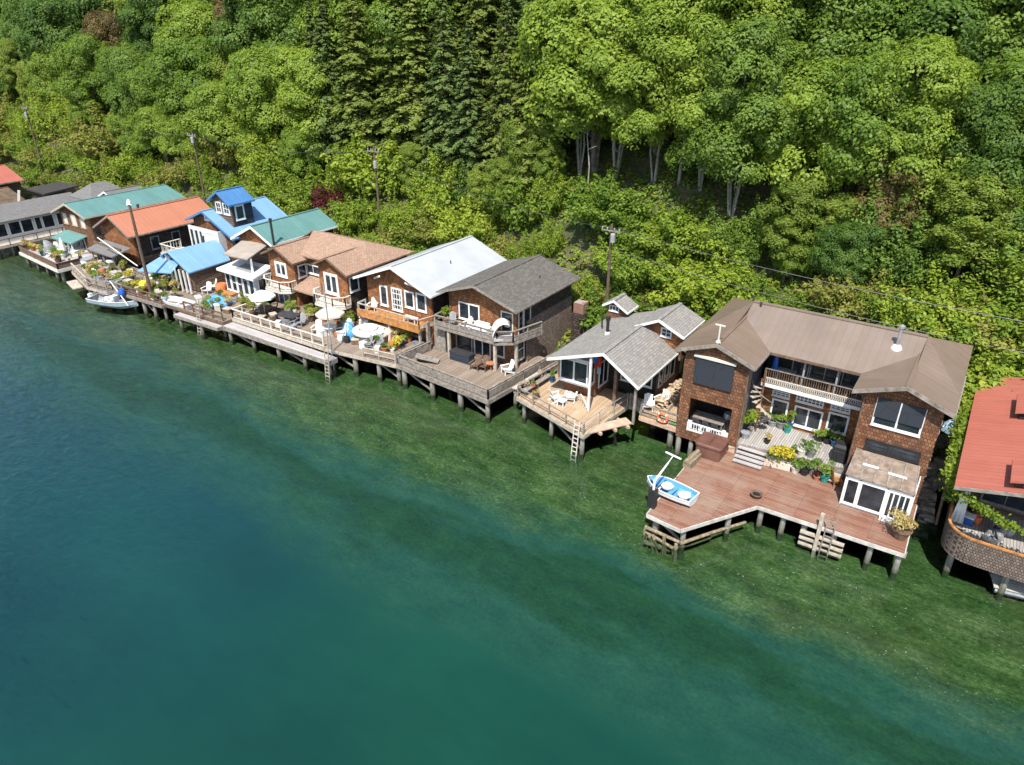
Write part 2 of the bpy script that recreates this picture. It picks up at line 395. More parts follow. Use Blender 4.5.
M['leaf_maple']=leafmat('maple_leaves',((0.040,0.095,0.011),(0.125,0.205,0.022),(0.27,0.35,0.044)))
M['leaf_maple2']=leafmat('deep_green_leaves',((0.028,0.074,0.012),(0.082,0.152,0.022),(0.19,0.272,0.04)))
M['leaf_alder']=leafmat('alder_leaves',((0.055,0.10,0.014),(0.14,0.205,0.026),(0.265,0.325,0.048)),dry=(0.17,0.13,0.05))
M['leaf_bright']=leafmat('bright_shrub_leaves',((0.05,0.10,0.012),(0.155,0.23,0.022),(0.32,0.38,0.042)))
M['leaf_olive']=leafmat('olive_shrub_leaves',((0.09,0.115,0.02),(0.185,0.205,0.034),(0.32,0.31,0.07)),dry=(0.26,0.2,0.1))
M['leaf_dry']=leafmat('bronze_dry_leaves',((0.06,0.055,0.018),(0.15,0.115,0.035),(0.26,0.18,0.065)))
M['leaf_red']=leafmat('purple_red_leaves',((0.035,0.008,0.008),(0.075,0.014,0.014),(0.12,0.02,0.02)))
M['leaf_fir']=leafmat('fir_needles',((0.024,0.052,0.017),(0.058,0.10,0.026),(0.13,0.18,0.045)),trans=0.15)
M['leaf_dryfir']=leafmat('olive_fir_needles',((0.065,0.095,0.02),(0.135,0.175,0.032),(0.225,0.27,0.055)),trans=0.2)
M['leaf_yellow']=leafmat('golden_leaves',((0.26,0.22,0.02),(0.42,0.36,0.03),(0.55,0.48,0.05)))
M['leaf_pot']=leafmat('potted_plant_leaves',((0.06,0.12,0.02),(0.12,0.2,0.03),(0.22,0.3,0.05)))
M['leaf_straw']=leafmat('straw_coloured_leaves',((0.28,0.22,0.07),(0.4,0.32,0.11),(0.52,0.42,0.17)))
# ---------------------------------------------------------------- light
SUN_EL = math.radians(57); sx, sy = 0.36, -0.93
hl = math.hypot(sx, sy); sx/=hl; sy/=hl
SUN = Vector((sx*math.cos(SUN_EL), sy*math.cos(SUN_EL), math.sin(SUN_EL)))
ld = bpy.data.lights.new('sun','SUN'); ld.energy=4.4; ld.angle=math.radians(0.53); ld.color=(1.0,0.955,0.88)
lo = bpy.data.objects.new('sun', ld); COL.objects.link(lo); lo.rotation_euler = SUN.to_track_quat('Z','Y').to_euler(); lo.location=(0,0,80)
w = bpy.data.worlds.new('World'); SC.world=w; w.use_nodes=True
wnt=w.node_tree; bg=wnt.nodes['Background']; sky=wnt.nodes.new('ShaderNodeTexSky')
sky.sky_type='NISHITA'; sky.sun_disc=False; sky.sun_elevation=SUN_EL; sky.sun_rotation=math.atan2(sx,sy); sky.air_density=1.0; sky.dust_density=1.2; sky.ozone_density=1.0
wnt.links.new(sky.outputs[0],bg.inputs[0]); bg.inputs[1].default_value=0.14
SC.view_settings.view_transform='Standard'; SC.view_settings.look='None'; SC.view_settings.gamma=1.0; SC.view_settings.exposure=0.8
SC.cycles.max_bounces=6; SC.cycles.diffuse_bounces=2; SC.cycles.glossy_bounces=3; SC.cycles.transmission_bounces=3; SC.cycles.transparent_max_bounces=8
SC.cycles.caustics_reflective=False; SC.cycles.caustics_refractive=False
SC.cycles.use_denoising=True

WL=0.6      # water level
# ---------------------------------------------------------------- terrain
def lerp(a,b,t): return a+(b-a)*max(0.0,min(1.0,t))
def hill(x, y):
    pts=((43.0,0.0),(45.5,1.6),(47.0,2.3),(50.0,3.2),(54.0,6.2),(62.0,12.0),(75.0,21.5),(90.0,31.0),(170.0,70.0))
    z=pts[0][1]
    for (a,za),(b,zb) in zip(pts,pts[1:]):
        if y>=a: z=lerp(za,zb,(y-a)/(b-a))
    k=max(0.0,min(1.0,(y-48)/10))
    z+=k*(0.8*math.sin(x*0.21+1.3)+0.5*math.sin(x*0.47+y*0.3)+0.5*math.sin(y*0.5-x*0.13))
    return z
def bedz(x,y):
    pts=((-400,-4.0),(12,-3.4),(20,-2.2),(26,-0.9),(30,-0.25),(33,0.12),(43.0,0.22),(50,0.9))
    z=pts[0][1]
    for (a,za),(b,zb) in zip(pts,pts[1:]):
        if y>=a: z=lerp(za,zb,(y-a)/(b-a))
    return z
def sheet(name, xs, ys, fz, mat, smooth=True):
    v=[(x,y,fz(x,y)) for y in ys for x in xs]; nx=len(xs)
    f=[(j*nx+i,j*nx+i+1,(j+1)*nx+i+1,(j+1)*nx+i) for j in range(len(ys)-1) for i in range(nx-1)]
    b=MB(); b.v=v; b.f=f
    return struct(b.build(name,mat,None,smooth=smooth))

def mat_hill():
    m,nt,out=nt_new('hillside_soil'); co=objco(nt)
    c=ramp(nt,noise(nt,co,0.35,7,0.7),[(0.3,(0.03,0.035,0.012)),(0.5,(0.075,0.07,0.03)),(0.68,(0.13,0.10,0.055))])
    c=mixc(nt,c,(0.04,0.065,0.015),ramp(nt,noise(nt,co,1.6,5,0.65),[(0.45,0.0),(0.6,0.8)]))
    b=N(nt,'ShaderNodeBsdfPrincipled'); b.inputs['Roughness'].default_value=0.95; LK(nt,c,b.inputs['Base Color'])
    bp=N(nt,'ShaderNodeBump'); bp.inputs['Strength'].default_value=0.8; bp.inputs['Distance'].default_value=0.3
    LK(nt,noise(nt,co,2.0,6,0.7),bp.inputs['Height']); LK(nt,bp.outputs[0],b.inputs['Normal'])
    LK(nt,b.outputs[0],out.inputs[0]); return m
def mat_bed():
    m,nt,out=nt_new('seabed_sand_eelgrass_water_tint'); co=objco(nt)
    sp=N(nt,'ShaderNodeSeparateXYZ'); LK(nt,co,sp.inputs[0])
    big=noise(nt,scaled(nt,co,(0.05,0.12,0.0)),1.0,8,0.68)
    yw=math_(nt,'ADD',sp.outputs[1],math_(nt,'MULTIPLY',math_(nt,'SUBTRACT',big,0.5),14.0))
    # silty shelf with algae near the piles, an eelgrass band at its lip, deep-water scatter colour painted beyond
    weed=noise(nt,scaled(nt,co,(0.40,0.85,0)),1.0,9,0.8)
    fine=noise(nt,scaled(nt,co,(4.5,6.0,0)),1.0,5,0.85)
    t=math_(nt,'ADD',math_(nt,'MULTIPLY',weed,0.55),math_(nt,'MULTIPLY',fine,0.45))
    shelf=ramp(nt,t,[(0.37,(0.010,0.028,0.010)),(0.46,(0.050,0.084,0.027)),(0.53,(0.105,0.140,0.048)),(0.63,(0.26,0.27,0.125))])
    shelf=mixc(nt,shelf,(0.10,0.080,0.034),ramp(nt,noise(nt,scaled(nt,co,(0.09,0.16,0)),1.0,4,0.6),[(0.5,0.0),(0.68,0.6)]))
    shelf=mixc(nt,shelf,(0.75,0.72,0.6),ramp(nt,noise(nt,scaled(nt,co,(6.5,8.0,0)),1.0,2,0.5),[(0.70,0.0),(0.72,0.7)]))  # white specks: shells and surface glints painted into the bed colour
    lip=ramp(nt,t,[(0.38,(0.006,0.036,0.013)),(0.55,(0.022,0.080,0.028)),(0.68,(0.05,0.12,0.05))])
    pale=ramp(nt,t,[(0.35,(0.010,0.055,0.038)),(0.5,(0.028,0.095,0.062)),(0.65,(0.06,0.14,0.09))])
    dn=noise(nt,scaled(nt,co,(0.06,0.12,0)),1.0,5,0.6)
    deepa=ramp(nt,dn,[(0.3,(0.004,0.054,0.070)),(0.7,(0.011,0.085,0.090))]); deepb=ramp(nt,dn,[(0.3,(0.007,0.066,0.050)),(0.7,(0.016,0.104,0.068))])
    mx_=N(nt,'ShaderNodeMapRange',interpolation_type='SMOOTHSTEP'); LK(nt,math_(nt,'ADD',sp.outputs[0],math_(nt,'MULTIPLY',big,10.0)),mx_.inputs[0]); mx_.inputs[1].default_value=-34.0; mx_.inputs[2].default_value=-8.0
    deep=mixc(nt,deepa,deepb,mx_.outputs[0])  # bluer to the left: sky reflection painted into the deep tone
    def band(c0,c1,a,b_):
        mr=N(nt,'ShaderNodeMapRange',interpolation_type='SMOOTHSTEP'); LK(nt,yw,mr.inputs[0]); mr.inputs[1].default_value=a; mr.inputs[2].default_value=b_
        return mixc(nt,c0,c1,mr.outputs[0])
    c=band(deep,pale,18.5,24.0); c=band(c,lip,22.5,25.0); c=band(c,pale,25.6,27.2); c=band(c,shelf,26.8,30.0)
    b=N(nt,'ShaderNodeBsdfDiffuse'); LK(nt,c,b.inputs[0]); LK(nt,b.outputs[0],out.inputs[0]); return m
def mat_water():
    m,nt,out=nt_new('clear_green_water'); co=objco(nt)
    tr=N(nt,'ShaderNodeBsdfTransparent'); tr.inputs[0].default_value=(0.58,0.74,0.70,1)
    gl=N(nt,'ShaderNodeBsdfGlossy'); gl.inputs['Roughness'].default_value=0.015; gl.inputs[0].default_value=(1,1,1,1)
    h1=noise(nt,scaled(nt,co,(1.1,1.8,1)),1.0,5,0.6,dist=0.4)
    h2=noise(nt,scaled(nt,co,(0.14,0.2,1)),1.0,3,0.5)
    sp=N(nt,'ShaderNodeSeparateXYZ'); LK(nt,co,sp.inputs[0])
    mr=N(nt,'ShaderNodeMapRange'); LK(nt,math_(nt,'ADD',sp.outputs[0],math_(nt,'MULTIPLY',noise(nt,scaled(nt,co,(0.04,0.07,1)),1.0,4,0.6),40.0)),mr.inputs[0])
    mr.inputs[1].default_value=-5.0; mr.inputs[2].default_value=-60.0; mr.inputs[3].default_value=0.13; mr.inputs[4].default_value=0.85
    gust=mr.outputs[0]
    h=math_(nt,'ADD',math_(nt,'MULTIPLY',math_(nt,'MULTIPLY',h1,0.19),gust),math_(nt,'MULTIPLY',h2,0.06))
    bp=N(nt,'ShaderNodeBump'); bp.inputs['Strength'].default_value=1.0; bp.inputs['Distance'].default_value=1.0; LK(nt,h,bp.inputs['Height'])
    LK(nt,bp.outputs[0],gl.inputs['Normal'])
    fr=N(nt,'ShaderNodeFresnel'); fr.inputs['IOR'].default_value=1.5; LK(nt,bp.outputs[0],fr.inputs['Normal'])
    mx=N(nt,'ShaderNodeMixShader'); LK(nt,fr.outputs[0],mx.inputs[0]); LK(nt,tr.outputs[0],mx.inputs[1]); LK(nt,gl.outputs[0],mx.inputs[2])
    LK(nt,mx.outputs[0],out.inputs[0]); return m
def fr(a,b,s):
    o=[]; x=a
    while x<b: o.append(x); x+=s
    return o+[b]
sheet('hillside', fr(-420,160,4), fr(43.0,100,1.5)+fr(106,170,8), hill, mat_hill())
sheet('seabed', fr(-900,600,20), [-900,-400,-100,0]+fr(6,43.0,1.5)+[44.5], lambda x,y: bedz(x,y), mat_bed())
sheet('water', [-900,-300,-150,0,150,600], [-900,-300,0,46.0], lambda x,y:WL, mat_water())
# photograph survey frames: (origin, scale) of the enlargements the plans were measured on
def ZF(ox,oy,s): return lambda x,y: (ox+x/s, oy+y/s)
zM1=ZF(640,280,4.636); zM2=ZF(820,320,2.732); zDk=ZF(640,420,3.657); zL=ZF(500,280,4.5); zK=ZF(400,230,3.825); zI=ZF(220,220,4.5)
zF=ZF(120,180,5.1); zD=ZF(0,160,4.783); zA=ZF(640,450,8.5); zB=ZF(720,400,7.286); zC=ZF(820,430,5.1); zR=ZF(930,370,3.33); zE=ZF(505,350,7.314)
zG=ZF(620,300,5.1); zK2=ZF(420,290,5.886); zH=ZF(320,290,9.18); zI2=ZF(250,235,6.96); zJ=ZF(180,250,7.65); zW=ZF(80,230,7.65); zLb=ZF(0,165,7.65)
zMb=ZF(10,220,10.24); zN=ZF(130,180,6.827); zO=ZF(340,240,7.283); zP=ZF(740,340,6.96)

def front_wall(root, x0,x1,y,z0,zl,zr,mat,apex=None,th=0.15,holes=()):
    """wall facing the water; holes = [(xa,xb,za,zb)] rectangular openings"""
    b=MB()
    if not holes:
        pts=[(x0,z0),(x1,z0),(x1,zr)]+([apex] if apex else [])+[(x0,zl)]
        n=len(b.v); k=len(pts)
        b.v += [(p[0],y,p[1]) for p in pts]+[(p[0],y+th,p[1]) for p in pts]
        b.f.append(tuple(n+i for i in range(k))); b.f.append(tuple(n+k+i for i in range(k))[::-1])
        for i in range(k):
            j=(i+1)%k; b.f.append((n+i,n+k+i,n+k+j,n+j))
    else:
        xa,xb,za,zb=holes[0]
        for (p,q,r,s) in ((x0,xa,z0,zb),(xb,x1,z0,zb),(xa,xb,z0,za)): b.box(p,q,y,y+th,r,s)
        pts=[(x0,zb),(x1,zb),(x1,zr)]+([apex] if apex else [])+[(x0,zl)]
        n=len(b.v); k=len(pts)
        b.v += [(p[0],y,p[1]) for p in pts]+[(p[0],y+th,p[1]) for p in pts]
        b.f.append(tuple(n+i for i in range(k))); b.f.append(tuple(n+k+i for i in range(k))[::-1])
        for i in range(k):
            j=(i+1)%k; b.f.append((n+i,n+k+i,n+k+j,n+j))
    return b.build('wall',mat,root)
def box_wall(root,x0,x1,y0,y1,z0,z1,mat,name='wall'):
    return MB().box(x0,x1,y0,y1,z0,z1).build(name,mat,root)
def shell(root,x0,x1,y0,y1,z0,zl,zr,front,side,apex=None,holes=(),back=None,left=None):
    front_wall(root,x0,x1,y0,z0,zl,zr,front,apex,holes=holes)
    box_wall(root,x1-0.14,x1-0.003,y0+0.16,y1-0.16,z0,zr,side)
    box_wall(root,x0+0.003,x0+0.14,y0+0.16,y1-0.16,z0,zl,left or side)
    front_wall(root,x0,x1,y1-0.15,z0,zl,zr,back or side,apex)
def gable_roof(root,x0,z0,xa,za,x1,z1,y0,y1,mat,th=0.14,trim='white',ridge=True,tw=0.2,name='roof',backtrim=True):
    b=MB(); b.slab([(x0,y0,z0),(xa,y0,za),(xa,y1,za),(x0,y1,z0)],th); b.slab([(xa,y0,za),(x1,y0,z1),(x1,y1,z1),(xa,y1,za)],th)
    r=b.build(name,mat,root)
    if ridge:
        MB().bar((xa,y0-0.01,za+0.015),(xa,y1+0.01,za+0.015),0.26,0.05).build('ridge_cap',mat,r)
    if trim:
        t=MB()
        for (p,zp,q,zq) in ((x0,z0,xa,za),(xa,za,x1,z1)):
            lo=[(p,y0-0.05,zp-tw),(q,y0-0.05,zq-tw),(q,y0-0.004,zq-tw),(p,y0-0.004,zp-tw)]
            hi=[(p,y0-0.05,zp+0.015),(q,y0-0.05,zq+0.015),(q,y0-0.004,zq+0.015),(p,y0-0.004,zp+0.015)]
            t.hull8(lo,hi)
        t.build('barge_board',M[trim] if isinstance(trim,str) else trim,r)
        g=MB(); g.box(x1+0.004,x1+0.06,y0,y1,z1-th-0.02,z1-0.01); g.build('gutter',M[trim] if isinstance(trim,str) else trim,r)
    return r
def window(root,face,a,b,z0,z1,pos,nx=1,ny=1,frame='white',pane='glass',fw=0.09,mw=0.045,name='window',proud=0.06):
    """face f: facade at y=pos looking to -y, a..b along x.  face s: wall at x=pos looking to +x, a..b along y"""
    if a>b: a,b=b,a
    if z0>z1: z0,z1=z1,z0
    fm=MB(); pm=MB()
    def bx(m,u0,u1,w0,w1,d0,d1):
        if face=='f': m.box(u0,u1,pos-d1,pos-d0,w0,w1)
        else: m.box(pos+d0,pos+d1,u0,u1,w0,w1)
    bx(fm,a,a+fw,z0,z1,0.004,proud); bx(fm,b-fw,b,z0,z1,0.004,proud)
    bx(fm,a+fw,b-fw,z0,z0+fw,0.004,proud); bx(fm,a+fw,b-fw,z1-fw,z1,0.004,proud)
    for i in range(1,nx):
        c=a+(b-a)*i/nx; bx(fm,c-mw/2,c+mw/2,z0+fw,z1-fw,0.004,proud-0.008)
    for j in range(1,ny):
        c=z0+(z1-z0)*j/ny; bx(fm,a+fw,b-fw,c-mw/2,c+mw/2,0.004,proud-0.012)
    bx(fm,a-0.03,b+0.03,z0-0.05,z0-0.002,0.004,proud+0.04)
    f=fm.build(name,M[frame],root)
    bx(pm,a+fw*0.6,b-fw*0.6,z0+fw*0.6,z1-fw*0.6,0.006,0.018)
    pm.build('pane',M[pane],f)
    return f
def wpx(root,Y,tl,br,**kw):
    A=GY(tl[0],tl[1],Y); B=GY(br[0],br[1],Y)
    return window(root,'f',A.x,B.x,B.z,A.z,Y,**kw)
def railing(root,pts,h=0.95,post=0.09,rails=(1.0,0.5),step=1.5,bal=0,mat='wood_grey',name='railing',cap=True,rw=0.06,panel=None):
    """open railing along a polyline of 3-D points"""
    b=MB()
    for p,q in zip(pts,pts[1:]):
        p=Vector(p); q=Vector(q); L=(q-p).length; n=max(1,round(L/step))
        for i in range(n+1):
            c=p.lerp(q,i/n); b.box(c.x-post/2,c.x+post/2,c.y-post/2,c.y+post/2,c.z,c.z+h)
        for r in rails:
            o=Vector((0,0,h*r)); b.bar(p+o,q+o,rw,rw)
        if cap:
            o=Vector((0,0,h+0.035)); b.bar(p+o,q+o,0.14,0.04)
        if bal:
            m=max(1,int(L/bal))
            for i in range(m):
                c=p.lerp(q,(i+0.5)/m); b.box(c.x-0.018,c.x+0.018,c.y-0.018,c.y+0.018,c.z+0.08,c.z+h*0.98)
        if panel:
            o=Vector((0,0,h*panel[0])); o2=Vector((0,0,h*panel[1])); d=(q-p).normalized(); nrm=Vector((d.y,-d.x,0))*0.012
            b.hull8([p+o-nrm,q+o-nrm,q+o+nrm,p+o+nrm][::-1],[p+o2-nrm,q+o2-nrm,q+o2+nrm,p+o2+nrm][::-1])
    return b.build(name,M[mat],root)
def pilings(root,pts,ztop,r=0.15,lean=0.06):
    for (x,y) in pts:
        b=MB(); dx,dy=random.uniform(-lean,lean),random.uniform(-lean,lean); rr=r*random.uniform(0.85,1.2)
        b.tube([(x+dx,y+dy,bedz(x,y)-.5),(x+dx*0.5,y+dy*0.5,0),(x,y,ztop)],[rr*1.15,rr*1.08,rr],9)
        b.build('piling',M['pile'],root)
def deck(name,label,cat,poly,z,mat,th=0.12,fascia='wood_grey',pil=None,fh=0.28,group=None,beams=True,pr=0.15):
    cx=sum(p[0] for p in poly)/len(poly); cy=sum(p[1] for p in poly)/len(poly)
    t=thing(name,label,cat,(cx,cy,0),0,group)
    MB().prism(poly,z-th,z).build('decking',M[mat],t)
    b=MB(); k=len(poly)
    for i in range(k):
        p=Vector((*poly[i],0)); q=Vector((*poly[(i+1)%k],0)); d=(q-p).normalized(); n=Vector((d.y,-d.x,0))
        p2=p+n*0.004; q2=q+n*0.004; p3=p+n*0.055; q3=q+n*0.055
        lo=[Vector((v.x,v.y,z-fh)) for v in (p3,q3,q2,p2)]; hi=[Vector((v.x,v.y,z-0.015)) for v in (p3,q3,q2,p2)]
        b.hull8(lo,hi)
    b.build('fascia',M[fascia],t)
    if pil:
        pilings(t,pil,z-th-0.02,pr)
        if beams:
            rows={}
            for x,y in pil: rows.setdefault(round(y,1),[]).append(x)
            for y,xs in rows.items():
                if len(xs)>1: MB().box(min(xs)-0.3,max(xs)+0.3,y-0.11,y+0.11,z-th-0.3,z-th-0.004).build('beam',M['wood_grey'],t)
    if pil and len(pil)>3:
        fr_=sorted([q for q in pil if q[1]<min(p[1] for p in pil)+1.2])
        for a,c in list(zip(fr_,fr_[1:]))[::2]: MB().bar((a[0],a[1]+.16,z-th-.4),(c[0],c[1]+.16,WL+.1),.06,.16).build('brace',M['wood_grey'],t)
    return t
def ladder(root,a,b,w=0.42,mat='wood_pale',step=0.3,dirn=(1,0,0)):
    a=Vector(a); b=Vector(b); d=Vector(dirn)*w/2; m=MB()
    m.bar(a-d,b-d,0.05,0.07); m.bar(a+d,b+d,0.05,0.07)
    n=int((b-a).length/step)
    for i in range(1,n):
        c=a.lerp(b,i/n); m.bar(c-d,c+d,0.04,0.05)
    return m.build('ladder',M[mat],root)

# =================================================================== house with two wings (brown metal roof)
h=thing('shingled_house','large red-brown cedar shingle house with brown metal roof and two projecting gabled wings','house',(-6.5,38.7,2.2))
r=gable_roof(h,-13.9,8.2,-11.45,9.1,-9.05,8.2,37.75,43.2,M['roof_brownmetal_x'],trim='wood_grey',tw=0.22)
r2=gable_roof(h,-3.95,8.2,-1.45,9.1,0.9,8.2,38.1,43.4,M['roof_brownmetal_x'],trim='wood_grey',tw=0.22)
# main hipped roof
b=MB(); zr=9.66; xl,xr_,yf,yb=-13.897,0.897,40.45,48.3; rx0,rx1,ry=-11.45,-1.42,44.35
def Pm(x,y,z): return (x,y,z)
zf=8.2
b.slab([(rx0,yf,zf),(rx1,yf,zf),(rx1,ry,zr),(rx0,ry,zr)],0.14)
b.slab([(xr_,yb,zf),(xl,yb,zf),(rx0,ry,zr),(rx1,ry,zr)],0.14)
main=b.build('roof',M['roof_brownmetal_y'],h)
for xe,xm in ((xl,rx0),(xr_,rx1)):
    b=MB(); b.slab([(xe,yf,zf+.004),(xm,yf,9.103),(xm,ry,zr)],0.14); b.slab([(xe,yb,zf),(xe,yf,zf+.004),(xm,ry,zr)],0.14); b.build('hip_roof',M['roof_brownmetal_x'],h)
MB().bar((rx0,ry,zr+0.02),(rx1,ry,zr+0.02),0.3,0.06).build('ridge_cap',M['roof_brownmetal_y'],main)
MB().box(-9.0,-4.0,yf-0.06,yf-0.004,8.04,8.19).build('gutter',M['wood_brown'],main)
# chimney flue and vents
p=G(896,350,9.0); c=MB(); c.lathe([(0.32,-0.3),(0.3,0.12),(0.2,0.3),(0.12,0.34)],(p.x,p.y,9.0),12); fl=c.build('flue_flashing',M['white'],h)
MB().lathe([(0.1,0.3),(0.1,1.35),(0.17,1.36),(0.17,1.5),(0.02,1.58)],(p.x,p.y,9.0),10).build('flue',M['steel'],fl)
c=MB(); c.lathe([(0.05,0),(0.05,1.15)],(-11.45,37.95,9.1),8); c.bar((-11.75,37.95,10.2),(-11.15,37.95,10.2),0.07); c.lathe([(0.16,0.0),(0.12,0.12),(0.06,0.2)],(-11.45,37.95,9.1),8); c.build('mast',M['offwhite'],h)
for x,y,z in ((-12.0,46.2,9.1),(-10.9,44.0,9.6)): MB().lathe([(0.06,-0.2),(0.06,0.15),(0.1,0.16),(0.08,0.24)],(x,y,z),8).build('vent_pipe',M['dkgrey'],h)
# left wing walls
front_wall(h,-13.4,-9.55,38.2,2.0,8.27,8.25,M['shingle_brown'],apex=(-11.45,8.93),holes=[(-12.75,-10.1,2.62,4.95)])
box_wall(h,-9.69,-9.553,38.36,39.3,2.0,8.2,M['shingle_grey']); box_wall(h,-9.69,-9.553,39.3,41.6,2.9,8.2,M['siding_navy'])
box_wall(h,-13.397,-13.26,38.36,47.6,2.0,8.25,M['shingle_brown'])
MB().box(-13.2,-9.7,38.4,41.4,2.4,2.56).build('porch_floor',M['white'],h)
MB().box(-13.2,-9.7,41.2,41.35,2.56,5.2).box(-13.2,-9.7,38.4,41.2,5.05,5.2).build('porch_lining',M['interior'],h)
railing(h,[(-12.7,38.28,2.58),(-10.12,38.28,2.58)],0.62,rails=(1.0,0.12),bal=0.16,mat='white',cap=False,step=1.3)
s=MB(); s.box(-12.68,-10.32,38.06,38.17,6.12,7.86); sc=s.build('sun_screen',M['screen'],h)
MB().box(-12.78,-10.22,37.98,38.185,7.87,8.0).build('screen_box',M['offwhite'],sc)
MB().box(-11.53,-11.49,38.03,38.055,6.14,7.84).build('screen_mullion',M['dkgrey'],sc)
MB().tube([(-9.48,38.12,2.2),(-9.48,38.12,7.9),(-9.1,37.95,8.1)],0.05,8).build('downpipe',M['wood_brown'],h)
# recessed middle: ground floor
front_wall(h,-9.55,-3.4,41.7,2.6,5.75,5.75,M['shingle_red'])
Y=41.7
for tl,br,nx,ny,nm in ((zP(228,400),zP(320,556),1,1,'window'),(zP(385,450),zP(553,640),2,1,'door'),(zP(622,495),zP(735,660),1,1,'window')):
    wpx(h,Y,tl,br,nx=nx,ny=ny,name=nm,fw=0.11,mw=0.09)
for tl,br,n in ((zP(232,340),zP(345,410),4),(zP(398,375),zP(580,470),7),(zP(637,440),zP(765,512),4)):
    wpx(h,Y,tl,br,nx=n,ny=2,fw=0.08,mw=0.05,proud=0.08)
MB().box(-6.55,-5.95,41.5,41.62,5.45,5.62).build('lamp',M['offwhite'],h)
# balcony
bal=MB().box(-9.2,-3.55,40.65,42.2,5.82,6.0).build('balcony_floor',M['wood_grey'],h)
MB().box(-9.25,-3.5,40.58,40.645,5.83,6.03).build('balcony_fascia',M['white'],h)
rl=railing(h,[(-9.15,40.75,6.0),(-3.6,40.75,6.0)],0.95,rails=(1.0,0.42),bal=0.13,mat='wood_brown',cap=False,step=1.85,name='balcony_railing')
MB().box(-9.15,-3.6,40.69,40.735,6.95,7.0).build('handrail',M['wood_grey'],rl)
lat=MB()
for i in range(46):
    x=-9.1+i*0.12
    lat.bar((x,40.7,6.05),(x+0.1,40.7,6.38),0.03,0.02); lat.bar((x+0.1,40.69,6.05),(x,40.69,6.38),0.03,0.02)
lat.box(-9.15,-3.6,40.685,40.71,6.38,6.42)
lat.build('lattice',M['offwhite'],rl)
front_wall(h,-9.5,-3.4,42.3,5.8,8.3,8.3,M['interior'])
for a,bb in ((-8.0,-7.0),(-6.95,-5.2),(-5.1,-4.0)): window(h,'f',a,bb,6.3,7.9,42.3,nx=2 if bb-a>1.2 else 1,frame='grey_pl',fw=0.06)
for x in (-7.0,-5.15): MB().box(x-0.05,x+0.05,40.75,40.85,6.0,8.1).build('post',M['grey_pl'],h)
# right wing walls
front_wall(h,-3.4,0.45,38.7,1.9,8.25,8.25,M['shingle_brown'],apex=(-1.45,8.93))
box_wall(h,0.31,0.447,38.86,47.8,1.9,8.2,M['shingle_grey']); box_wall(h,-3.397,-3.26,38.86,42.0,1.9,8.2,M['shingle_brown'])
MB().box(-13.2,0.3,47.7,47.85,2.5,8.25).build('wall',M['shingle_brown'],h)
MB().box(-13.2,0.3,41.9,47.6,2.0,2.3).build('floor_frame',M['wood_brown'],h)
A=GY(*zM2(152,215),38.7); B=GY(*zM2(276,320),38.7)
w_=window(h,'f',-2.72,-0.32,6.2,7.85,38.7,nx=2,fw=0.1,mw=0.1)
for a,bb in ((-2.68,-1.56),(-1.48,-0.36)): MB().box(a,bb,38.6,38.66,6.72,7.88).build('sun_screen',M['screen'],w_)
window(h,'f',-2.75,0.0,4.65,5.3,38.7,nx=2,frame='black',pane='glass',fw=0.07)
MB().tube([(-3.33,38.62,2.9),(-3.33,38.62,7.7),(-3.75,38.3,8.05)],0.05,8).build('downpipe',M['wood_brown'],h)
# glazed lean-to
lt=MB().slab([(-3.1,36.3,4.1),(0.3,36.3,4.1),(0.1,38.69,4.5),(-3.1,38.69,4.5)],0.05).build('lean_to_roof',M['polycarb'],h)
gb=MB()
for i in range(6):
    x=-3.05+i*0.66; gb.bar((x,36.28,4.12),(x-.03*i,38.6,4.5),0.06,0.05)
gb.bar((-3.05,37.45,4.3),(0.2,37.45,4.3),0.04,0.04); gb.build('glazing_bars',M['wood_grey'],lt)
MB().slab([(-2.5,37.4,4.33),(-1.7,37.4,4.33),(-1.7,37.55,4.36),(-2.5,37.55,4.36)],0.02).slab([(-1.2,37.25,4.31),(-0.3,37.25,4.31),(-0.3,37.4,4.34),(-1.2,37.4,4.34)],0.02).build('light_strip',M['white'],lt)
fr_=MB()
for x in (-3.0,-2.3,-0.95,0.25): fr_.box(x-0.05,x+0.05,36.4,36.5,2.1,3.95)
fr_.box(-3.0,0.25,36.4,36.5,3.88,3.98); fr_.box(-2.95,-0.95,36.41,36.49,2.1,2.3); fr_.build('lean_to_frame',M['white'],h)
for a,bb,z0,z1,n in ((-2.95,-2.32,2.3,3.86,1),(-2.24,-1.0,2.3,3.86,1)): window(h,'f',a,bb,z0,z1,36.4,nx=n,fw=0.06)
d_=window(h,'f',-0.9,0.2,2.12,3.86,36.4,nx=4,fw=0.08,mw=0.07,name='door')
MB().box(-1.0,0.25,36.05,36.3,2.105,2.35).build('step',M['white'],h)
window(h,'s',36.55,38.6,2.0,3.95,0.25,nx=2,fw=0.06)
# spiral stair
st=MB(); sx0,sy0=-8.95,40.05
for i in range(13):
    a=1.9-i*0.42; z=3.1+i*0.235
    p1=(sx0+0.06*math.cos(a),sy0+0.06*math.sin(a)); p2=(sx0+0.75*math.cos(a-0.2),sy0+0.75*math.sin(a-0.2)); p3=(sx0+0.75*math.cos(a+0.2),sy0+0.75*math.sin(a+0.2))
    st.prism([p1,p2,p3],z-0.05,z)
sp=st.build('spiral_stair',M['wood_pale'],h); MB().tube([(sx0,sy0,2.9),(sx0,sy0,7.1)],0.05,8).build('newel_post',M['wood_brown'],sp)
hr=[(sx0+0.78*math.cos(1.9-i*0.42),sy0+0.78*math.sin(1.9-i*0.42),4.0+i*0.235) for i in range(13)]
MB().tube(hr,0.03,6).build('handrail',M['wood_grey'],sp)
pilings(h,[(-13.2,38.4),(-12.4,38.5),(-9.8,38.5),(-13.1,41),(0.2,39.2),(0.2,41.5),(0.2,43.6)],2.05)

